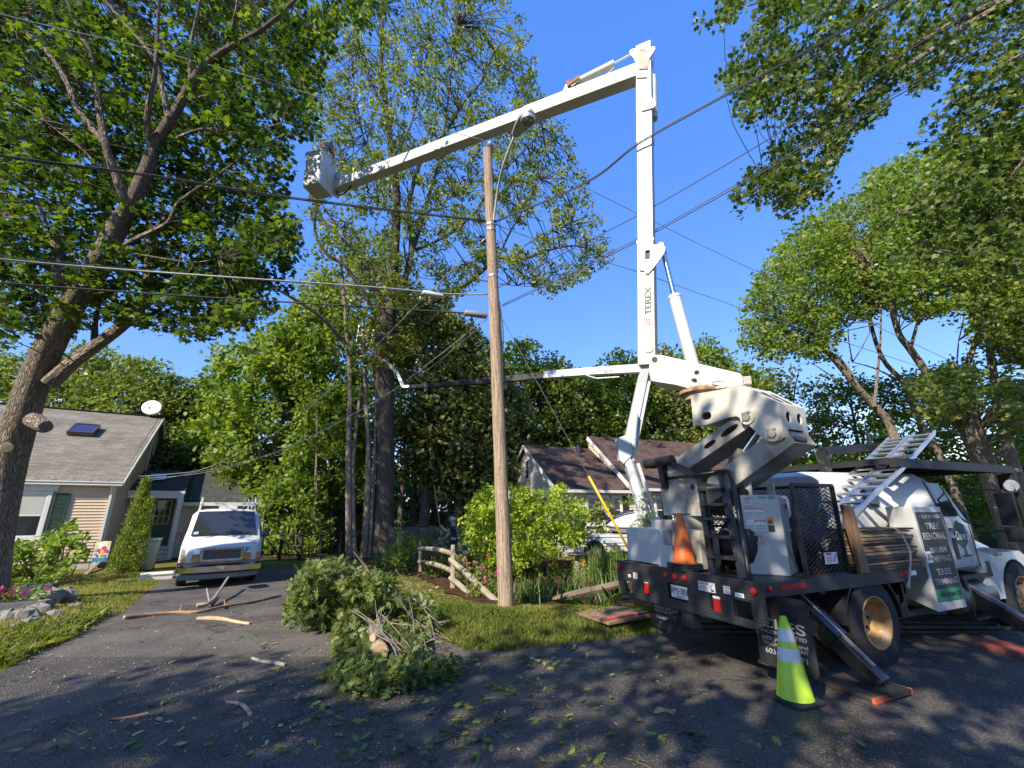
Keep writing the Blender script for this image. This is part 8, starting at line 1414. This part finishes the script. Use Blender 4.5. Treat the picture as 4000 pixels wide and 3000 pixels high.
p0, p1 = gp(540, 2272), gp(672, 2262); d = p1 - p0; t = thing('wooden_step', 'low white painted plank step lying beside the front of the van', 'step', (p0 + p1) / 2, math.degrees(math.atan2(d.x, d.y))); l = d.length / 2; m_pl = mat('white_planks', (.66, .66, .63), .6, var=.12, dirt=(.35, .33, .3), dirtlo=.58, dirthi=.8)
for i in range(3): b = MB(); b.box(-l, l, -.02 + i * .18, .145 + i * .18, .15, .185); b.build('plank', m_pl, t, bevel=.004)
b = MB(); b.box(-l, l, .0, .03, -.02, .148); b.box(-l, -l + .04, .03, .5, -.02, .148); b.box(l - .04, l, .03, .5, -.02, .148); b.build('frame', m_pl, t)
b = MB(); q = gp(322, 2255); b.bar(q, gp(372, 2215) + Vector((0, .3, .3)), .10, .05); tag(b.build('timber_offcut', m_greyw), 'grey timber offcut leaning in the grass below the flag', 'timber')
# ================================================================ BACK YARD
def picket(px0, px1, Y, zt, n, m, name, lab, brace=True):
    a, c = at(px0, 2170, Y), at(px1, 2170, Y); a.z = hz(a.x, Y); c.z = hz(c.x, Y); t = thing(name, lab, 'fence', a)
    for i in range(n + 1): p = a.lerp(c, i / n); b = MB(); b.box(p.x - .05, p.x + .05, Y - .05, Y + .05, p.z - .1, p.z + zt); b.build('post', m, t, True)
    b = MB(); b.bar(a + Vector((0, -.06, zt - .1)), c + Vector((0, -.06, zt - .1)), .12, .04, (0, 0, 1)); b.bar(a + Vector((0, -.06, .25)), c + Vector((0, -.06, .25)), .10, .04); b.build('rail', m, t, True)
    if brace: b = MB(); p = a.lerp(c, 1 / n); b.bar(a + Vector((.05, -.07, zt - .15)), p + Vector((-.05, -.07, .3)), .09, .03); p2 = a.lerp(c, 2 / n); b.bar(p + Vector((.05, -.07, zt - .15)), p2 + Vector((-.05, -.07, .3)), .09, .03); b.build('brace', m, t, True)
picket(1015, 1325, 19.5, 1.15, 4, m_black, 'wooden_fence', 'low black wooden fence with diagonal braces behind the van')
# chain link fence
a, c = at(1520, 2120, 20.6), at(1850, 2120, 20.6); a.z = hz(a.x, a.y); c.z = hz(c.x, c.y); t = thing('chain_link_fence', 'black chain link fence across the back of the garden bed', 'fence', a)
for i in range(4): p = a.lerp(c, i / 3); b = MB(); b.cyl(p - Vector((0, 0, .1)), p + Vector((0, 0, 1.35)), .035, 8); b.build('post', m_black, t, True)
b = MB(); b.cyl(a + Vector((0, 0, 1.32)), c + Vector((0, 0, 1.32)), .025, 8); b.build('rail', m_black, t, True); b = MB(); W_ = (c - a).length; ux = (c - a).normalized(); s = -1.3
while s < W_:
    for sg in (1, -1):
        x0, x1 = (s, s + 1.3); lo_, hi_ = max(0, x0), min(W_, x1)
        if hi_ - lo_ > .05: z0_, z1_ = (lo_ - x0, hi_ - x0) if sg > 0 else (1.3 - (lo_ - x0), 1.3 - (hi_ - x0)); b.bar(a + ux * lo_ + Vector((0, .01 * sg, z0_)), a + ux * hi_ + Vector((0, .01 * sg, z1_)), .008, .004)
    s += .09
b.build('mesh', m_galv, t, True)
sh = at(1395, 2150, 30); sh.z = hz(sh.x, 30); t = thing('shed', 'small reddish brown shed glimpsed between the trunks left of the oak', 'shed', sh, 80); b = MB(); b.box(-1, 1, -.8, .8, 0, 1.9); b.build('wall', mat('shed_red_brown', (.33, .12, .05), .8, var=.2), t); b = MB(); b.prism([(-1.15, -.95, 1.88), (-1.15, .95, 1.88), (-1.15, 0, 2.6)], (2.3, 0, 0)); b.build('roof', m_roof2, t)
# split rail fence: two posts with two rails, and the rails that have slipped
m_rail = mat('weathered_rail', (.30, .25, .18), .9, var=.2, sc=3, st=(1, 1, 1), bump=.4, bsc=25, dirt=(.15, .12, .09), dirtlo=.5, dirthi=.72)
f0, f1 = gp(1642, 2242), gp(1770, 2305); t = thing('split_rail_fence', 'weathered split rail fence section with two posts and two rails by the flower bed', 'fence', f0); SZ = lambda px, py, Y: at(px, py, Y)
t0, t1 = at(1642, 2112, f0.y), at(1770, 2128, f1.y)
for p, q, r in ((f0, t0, .065), (f1, t1, .075)): b = MB(); b.tube([p - Vector((0, 0, .2)), p.lerp(q, .5), q], [r, r * .95, r * .8], 8, sub=2, jit=.06); b.build('post', m_rail, t, True, smooth=True)
for (x0, y0), (x1, y1), r in (((1636, 2143), (1772, 2166), .065), ((1636, 2195), (1772, 2235), .065)): p, q = at(x0, y0, f0.y - .05), at(x1, y1, f1.y - .02); d = (q - p) * .03; b = MB(); b.tube([p - d, p.lerp(q, .3) + Vector((0, 0, .05)), p.lerp(q, .7) + Vector((0, 0, .06)), q + d * .3], [r * .7, r, r, r * .9], 7, sub=2, jit=.05); b.build('rail', m_rail, t, True, smooth=True)
def rail(p, q, r, lab, m=m_rail): b = MB(); b.tube([p, p.lerp(q, .35) + Vector((0, 0, .02)), p.lerp(q, .7), q], [r * .8, r, r, r * .85], 7, sub=3, jit=.05); tag(b.build('fence_rail', m, smooth=True), lab, 'fence rail', 'slipped fence rails')
rail(at(1758, 2185, f1.y - .1), gp(1945, 2368) + Vector((0, 0, .06)), .075, 'long slipped rail sloping from the fence post down to the utility pole'); rail(at(1758, 2258, f1.y - .1), gp(1838, 2330) + Vector((0, 0, .05)), .07, 'short slipped rail below the long sloping one'); rail(gp(2110, 2375) + Vector((0, 0, .07)), at(2470, 2268, 9.9), .075, 'dark rail rising through the irises to the truck corner', mat('dark_rail', (.16, .12, .085), .9, var=.3, sc=3, bump=.4, bsc=25)); rail(gp(2320, 2380) + Vector((0, 0, .05)), gp(2560, 2345) + Vector((0, 0, .2)), .07, 'lower rail lying at the bed edge beside the truck')
# lime bush
random.seed(83); lb_ = gp(2058, 2262); LBY = lb_.y; t = thing('shrub', 'big rounded lime green bush right behind the utility pole', 'shrub', lb_); LP = [(1800, 2040), (1840, 1980), (1880, 1905), (1960, 1890), (2040, 1905), (2110, 1925), (2190, 1895), (2230, 1940), (2300, 1985), (2300, 2060), (2270, 2110), (2200, 2150), (2130, 2180), (2100, 2230), (2030, 2255), (1930, 2230), (1860, 2150), (1800, 2090)]
cs = sample_crown(640, LP, LBY - 1.3, LBY + .7); b = MB()
for i in range(14): a = lb_ + Vector((random.gauss(0, .18), random.gauss(0, .15), 0)); c = cs[i * 9]; b.tube([a, a.lerp(c, .5) + Vector((0, 0, .25)), c], [.028, .02, .008], 6, sub=3)
b.build('stems', K_bg, t, True); C_, t_ = clump(cs, 20, .22, .8); leaves('foliage', C_, .115, leafmat('lime_leaf', (.12, .18, .016), (.26, .35, .03), (.42, .48, .06), tr=.42), t, T_LONG * np.array([1.5, 1, 1]), bias=(0, -.2, .6), droop=(0, 0, -.3), tint=t_)
# garden plants
def plant(px, py, w_, h, lm, lab, n=26, per=16, ls=.09, fl=None, nf=8, fr=.07, fs=.05, cat='plant', name='garden_plant', grp=None, dy=.25, tm=T_LONG):
    p = gp(px, py); t = thing(name, lab, cat, p, None, grp); cs = [(random.gauss(0, w_ * .45), random.gauss(0, dy), abs(random.gauss(.5, .28)) * h) for _ in range(n)]; C_, t_ = clump(cs, per, .13, .8); C_[:, 2] = np.maximum(C_[:, 2], .02); leaves('foliage', C_, ls, lm, t, tm, bias=(0, -.2, .6), tint=t_, world=False)
    if fl:
        q = sorted(cs, key=lambda c: -c[2])[:nf * 2]; random.shuffle(q); C_, t_ = clump([(c[0], c[1] - .08, c[2] + .1) for c in q[:nf]], 16, fr, .8); leaves('flowers', C_, fs, fl, t, T_HEX, bias=(0, -.4, .5), tint=t_, world=False)
random.seed(84)
plant(1570, 2235, .5, 1.1, L_bright, 'yellow green fern-like shrub at the foot of the oak', 60, 18, .16, dy=.4); plant(1480, 2225, .3, .5, L_bright, 'low bright plant left of the oak roots'); plant(1660, 2195, .35, 1.35, L_mid, 'purple phlox tallest at the back of the bed', 30, 14, .1, m_pur, 8, .10); plant(1735, 2205, .4, 1.15, L_mid, 'white hydrangea heads behind the fence rails', 40, 16, .1, m_whp, 12, .09); plant(1830, 2225, .45, 1.05, L_mid, 'white and cream blooms right of the second fence post', 50, 16, .1, m_whp, 12, .085); plant(1700, 2255, .4, .6, L_bright, 'pale grassy clump inside the fence', 30, 14, .14); plant(1815, 2280, .4, .75, L_mid, 'pink flowering plant beside the second fence post', 40, 16, .1, m_pink, 10, .06); plant(1900, 2270, .35, .8, L_mid, 'dark leafy plant with magenta blooms left of the utility pole', 46, 16, .1, m_pet, 5, .07); plant(1925, 2225, .3, .9, L_bright, 'yellow green clump left of the lime bush', 36, 16, .12); plant(1880, 2340, .35, .5, L_mid, 'low leafy plant behind the long slipped rail', 34, 14, .1); plant(1925, 2345, .25, .55, L_mid, 'red-budded plant just left of the utility pole', 30, 14, .1, m_pet, 3, .05)
plant(2180, 2262, .5, .4, L_bright, 'low yellow-green groundcover mound before the birdbath', 40, 16, .07, m_org, 5, .04, .04); plant(2300, 2268, .5, .45, L_mid, 'mixed low plants with orange blooms beside the birdbath', 40, 16, .08, m_org, 6, .04, .04); plant(2400, 2100 + 140, .5, .6, L_bright, 'leafy bed under the trailer', 36, 16, .1)
for px, py, h, lab in ((2370, 2095 + 130, 1.9, 'tall white hydrangea in front of the house window'),): p = gp(2400, 2190); p = at(2400, 2180, LY + 1.9); p.z = 0; t = thing('hydrangea', lab, 'shrub', p); cs = [(random.gauss(0, .45), random.gauss(0, .3), random.uniform(.3, 1.0) * 2.1) for _ in range(70)]; C_, t_ = clump(cs, 16, .16, .8); leaves('foliage', C_, .13, L_mid, t, T_HEX, tint=t_, world=False); C_, t_ = clump([(random.uniform(-.6, .7), -.35, random.uniform(1.0, 2.2)) for _ in range(13)], 40, .13, .9); leaves('flowers', C_, .07, m_whp, t, T_HEX, tint=t_, world=False)
p = at(2530, 2120, LY - .3); p.z = 0; t = thing('sapling', 'thin leggy sapling rising between the tote and the truck guard', 'sapling', p); cs = [(random.gauss(0, .25), random.gauss(0, .2), random.uniform(1.0, 2.4)) for _ in range(40)]; C_, t_ = clump(cs, 12, .12, .8); leaves('foliage', C_, .10, L_bright, t, T_LONG, tint=t_, world=False); b = MB(); [b.tube([(0, 0, 0), (c[0] * .5, c[1] * .5, c[2] * .6), c], [.012, .01, .004], 5) for c in cs[::4]]; b.build('stems', K_bg, t)
# irises, daylilies, tall goldenrod-like clump
m_iris = leafmat('iris_blade', (.06, .12, .03), (.12, .20, .05), (.22, .28, .09), tr=.3)
for px, py, n, lab in ((2040, 2385, 60, 'iris fan beside the utility pole'), (2110, 2372, 80, 'wide iris fan in the middle of the row'), (2180, 2360, 80, 'tallest iris fan left of the dark rail'), (2250, 2350, 70, 'iris fan behind the dark rail'), (2400, 2350, 60, 'iris fan in front of the truck corner'), (2350, 2395, 46, 'arching daylily at the bed edge')): p = gp(px, py); t = thing('iris_plant', lab, 'iris', p, None, 'irises along the bed edge'); blades('leaf_blades', [(random.gauss(0, .16), random.gauss(0, .1), 0) for _ in range(n)], .58 if 'iris' in lab else .42, .035, m_iris, t, lean=.28 if 'iris' in lab else .7, world=False)
p = gp(2372, 2280); t = thing('garden_plant', 'tall spiky green clump in front of the trailer wheel', 'plant', p); blades('leaf_blades', [(random.gauss(0, .28), random.gauss(0, .18), 0) for _ in range(240)], .85, .02, m_iris, t, lean=.12, world=False, tint=RNG.normal(.7, .15, 240)); C_, t_ = clump([(random.gauss(0, .3), random.gauss(0, .2), random.uniform(.2, .8)) for _ in range(60)], 14, .09, 1.3); leaves('foliage', C_, .06, L_bright, t, T_LONG, tint=t_, world=False)
bb = gp(2258, 2255); t = thing('birdbath', 'grey stone birdbath on a slim pedestal in the flower bed', 'birdbath', bb); b = MB(); b.lathe([(.17, 0), (.16, .05), (.09, .10), (.075, .35), (.08, .55), (.10, .58)], (0, 0, 0), (0, 0, 1), 20); b.build('pedestal', m_stone, t, smooth=True); b = MB(); b.lathe([(.10, .58), (.28, .61), (.33, .66), (.32, .675), (.25, .64), (.001, .62)], (0, 0, 0), (0, 0, 1), 24, cap=False); b.build('bowl', m_stone, t, smooth=True)
for px, lab in ((1812, 'pale stump post left of the other one behind the flowers'), (1832, 'slim pale stump post beside the larger one')): p = gp(px, 2215); b = MB(); b.tube([p, p + Vector((0, 0, .55)), p + Vector((.02, 0, 1.0))], [.09, .085, .07], 8, jit=.08); tag(b.build('wooden_stake', m_rail, smooth=True), lab, 'stake', 'pale stakes in the flower bed')
p = gp(1846, 2215); b = MB(); b.tube([p, p + Vector((0, 0, 1.9))], .02, 6); b.tube([p + Vector((0, 0, 1.88)), p + Vector((.06, 0, 1.95)), p + Vector((.14, 0, 1.85))], .015, 6, sub=3); tag(b.build('plant_hanger', m_black), 'thin black hanger pole beside the lime bush', 'pole')
# dirt spots where the grass is worn, leaf mould round the bed
random.seed(85); Q = [gp(random.uniform(1450, 1800), random.uniform(2215, 2330)) for _ in range(260)]; o = leaves('leaf_mould', [(p.x, p.y, hzg(p.x, p.y) + .045) for p in Q], .10, leafmat('dry_leaf', (.14, .08, .04), (.28, .18, .09), (.42, .32, .18), tr=.2), None, T_HEX, bias=(0, 0, 1.6)); tag(o, kind='stuff')
# ================================================================ PEOPLE
def skin_body(name, V_, E_, m, parent, sub=1, label=None):
    me = bpy.data.meshes.new(name); me.from_pydata([v[:3] for v in V_], E_, []); o = link_mesh(name, me, m, parent)
    md_ = o.modifiers.new('skin', 'SKIN'); md_.use_smooth_shade = True
    for i, sv in enumerate(me.skin_vertices[0].data): sv.radius = (V_[i][3], V_[i][4] if len(V_[i]) > 4 else V_[i][3])
    me.skin_vertices[0].data[0].use_root = True; ss = o.modifiers.new('sub', 'SUBSURF'); ss.levels = ss.render_levels = sub; return o
m_skin = mat('skin', (.50, .30, .21), .55, var=.08); m_navy = mat('navy_shirt', (.018, .024, .06), .85, var=.2); m_jean = mat('dark_trousers', (.03, .032, .04), .9, var=.2); m_grey = mat('grey_work_shirt', (.22, .225, .23), .9, var=.25, sc=8); m_beard = mat('dark_hair', (.02, .013, .008), .8); m_hat = mat('green_white_cap', (.10, .30, .08), .7, var=.9, sc=9, col2=(.45, .55, .40)); m_helm = mat('orange_helmet', (.72, .10, .01), .35)
def chain(V_, E_, start, pts):
    k = start
    for p in pts: V_.append(p); E_.append((k, len(V_) - 1)); k = len(V_) - 1
    return k
def figure(t, J, mats, hat, beard=True): # J: joints in the figure's frame
    V_ = [J['pelvis'] + (.13, .10)]; E_ = []; k = chain(V_, E_, 0, [J['waist'] + (.13, .10), J['chest'] + (.15, .11)]); n = chain(V_, E_, k, [J['neck'] + (.06,), J['head0'] + (.085, .095), J['head1'] + (.095, .105), J['head2'] + (.07, .08)])
    for s in 'LR':
        a = chain(V_, E_, k, [J['sh' + s] + (.062,), J['el' + s] + (.043,), J['wr' + s] + (.03,)]); h = Vector(J['wr' + s]); d = (h - Vector(J['el' + s])).normalized(); q = d.cross(Vector((0, 0, 1))); q = q.normalized() if q.length > .1 else Vector((1, 0, 0)); c = h + d * .05; pk = chain(V_, E_, a, [tuple(c) + (.036, .022)]); r = d.cross(q)
        for fi, (o, l) in enumerate(((-.027, .065), (-.009, .075), (.009, .07), (.027, .055))): b0 = c + q * o + d * .035; chain(V_, E_, pk, [tuple(b0) + (.0095,), tuple(b0 + d * l * .45 - r * .012) + (.009,), tuple(b0 + d * l * .6 - r * .04) + (.008,)])
        chain(V_, E_, pk, [tuple(c - q * .04 + d * .01) + (.011,), tuple(c - q * .05 + d * .045 - r * .02) + (.009,)])
        l = chain(V_, E_, 0, [J['hip' + s] + (.085,), J['kn' + s] + (.06,), J['an' + s] + (.042,)]); chain(V_, E_, l, [J['toe' + s] + (.045, .03)])
    body = skin_body('body', V_, E_, mats[0], t, 2)
    V_ = [J['waist'] + (.155, .12), J['chest'] + (.175, .13)]; E_ = [(0, 1)]; chain(V_, E_, 0, [J['pelvis'] + (.15, .12)]); chain(V_, E_, 1, [tuple(Vector(J['chest']).lerp(Vector(J['neck']), .6)) + (.085,)])
    for s in 'LR': chain(V_, E_, 1, [J['sh' + s] + (.078,), tuple(Vector(J['sh' + s]).lerp(Vector(J['el' + s]), .7)) + (.066,)])
    skin_body('shirt', V_, E_, mats[1], body, 2)
    V_ = [J['pelvis'] + (.145, .115)]; E_ = []
    for s in 'LR': chain(V_, E_, 0, [J['hip' + s] + (.10,), J['kn' + s] + (.075,), J['an' + s] + (.06,)])
    skin_body('trousers', V_, E_, mats[2], body, 2)
    h = Vector(J['head1']); up_ = (Vector(J['head2']) - Vector(J['head0'])).normalized(); fw_ = Vector(J['face']).normalized(); sd_ = up_.cross(fw_)
    for s in 'LR':
        f = Vector(J['toe' + s]); b = MB(); b.ball(f + Vector((-.03, 0, .0)), .07, 10, 1.7, .75, .6); b.build('boot', m_black, body, smooth='all')
    b = MB(); b.lathe([(.125, 0), (.128, .03), (.11, .085), (.06, .12), (.001, .13)], h + up_ * .015, up_, 18, cap=False); b.add([h + up_ * .02 + fw_ * x + sd_ * y - up_ * (.01 if x > .15 else 0) for x, y in ((.10, -.09), (.19, -.06), (.21, 0), (.19, .06), (.10, .09))], [(0, 1, 2, 3, 4)]); b.build('cap' if hat is m_hat else 'helmet', hat, body, smooth=True)
    b = MB(); b.ball(h + fw_ * .11 - up_ * .01, .02, 8, jit=.02)
    for y in (-.105, .105): b.ball(h + sd_ * y - up_ * .005, .026, 8, .5, .5, 1)
    b.build('nose_and_ears', mats[0], body, smooth='all'); b = MB()
    for y in (-.035, .035): b.ball(h + fw_ * .093 + sd_ * y + up_ * .01, .012, 8)
    b.build('eye', m_beard, body)
    if beard: b = MB(); b.ball(h + fw_ * .045 - up_ * .085, .085, 12, .9, .9, 1.0, jit=.05); b.build('beard', m_beard, body, smooth='all')
    return body
wp = at(1772, 2150, 17.0); wp.z = hz(wp.x, 17.0); t = thing('person', 'bearded worker in navy T-shirt and green cap raising a pole in the back yard', 'person', wp, 265)
J = dict(pelvis=(0, 0, .95), waist=(.0, 0, 1.12), chest=(.02, 0, 1.36), neck=(.05, 0, 1.53), head0=(.08, 0, 1.60), head1=(.09, 0, 1.68), head2=(.08, 0, 1.76), face=(1, 0, .05), shL=(.02, .19, 1.44), shR=(.02, -.19, 1.44), elL=(.26, .22, 1.30), wrL=(.46, .12, 1.46), elR=(.20, -.22, 1.16), wrR=(.38, -.08, 1.02), hipL=(0, .10, .90), hipR=(0, -.10, .90), knL=(.05, .12, .5), knR=(0, -.12, .5), anL=(-.02, .13, .09), anR=(-.05, -.13, .09), toeL=(.13, .14, .05), toeR=(.10, -.14, .05))
figure(t, J, (m_skin, m_navy, m_jean), m_hat)
q = lambda x, y, z: RM[t.name] @ Vector((x, y, z)); a, c = q(.44, -.04, .98), q(.53, .13, 1.51); d = (c - a).normalized(); b = MB(); b.tube([a - d * .35, c + d * 1.5], .016, 8); tag(b.build('pole_pruner', m_galv), 'long thin pole held by the bearded worker', 'pole')
# worker bent over in the bucket
wb = bk(.06, -.05, .32); t = thing('person', 'worker in a grey shirt and orange helmet bending over inside the raised bucket', 'person', wb, 20)
J = dict(pelvis=(-.08, 0, .92), waist=(-.08, 0, 1.05), chest=(.0, 0, 1.24), neck=(.09, 0, 1.36), head0=(.15, 0, 1.38), head1=(.19, 0, 1.42), head2=(.23, 0, 1.48), face=(.8, 0, -.6), shL=(.04, .19, 1.30), shR=(.04, -.19, 1.30), elL=(.18, .24, 1.10), wrL=(.30, .10, 1.05), elR=(.18, -.24, 1.10), wrR=(.30, -.10, 1.02), hipL=(-.06, .10, .86), hipR=(-.06, -.10, .86), knL=(.04, .11, .48), knR=(.04, -.11, .48), anL=(-.02, .11, .10), anR=(-.02, -.11, .10), toeL=(.1, .11, .05), toeR=(.1, -.11, .05))
figure(t, J, (m_skin, m_grey, m_jean), m_helm, False)
m_ytool = mat('yellow_fibreglass', (.75, .42, .03), .4); a = bk(-.06, .20, .5); c = at(1248, 470, 11.15); b = MB(); b.tube([a, a.lerp(c, .72)], .02, 8); b.k = 0; tl = b.build('handle', m_ytool); tag(tl, 'yellow pole saw with a silver tip standing upright in the bucket', 'pole saw'); tl.name = 'pole_saw'; b = MB(); b.tube([a.lerp(c, .72), c], .017, 8); b.build('tip', m_stick, tl)
a, c = bk(.24, -.1, .6), at(1372, 575, 11.4); b = MB(); b.tube([a, a.lerp(c, .75)], .018, 8); t2 = b.build('tool_pole', mat('brown_wood_pole', (.40, .22, .12), .6)); tag(t2, 'brown wooden tool pole slanting out of the bucket to the right', 'tool pole'); b = MB(); b.tube([a.lerp(c, .75), c], .015, 8); b.build('tip', m_galv, t2)
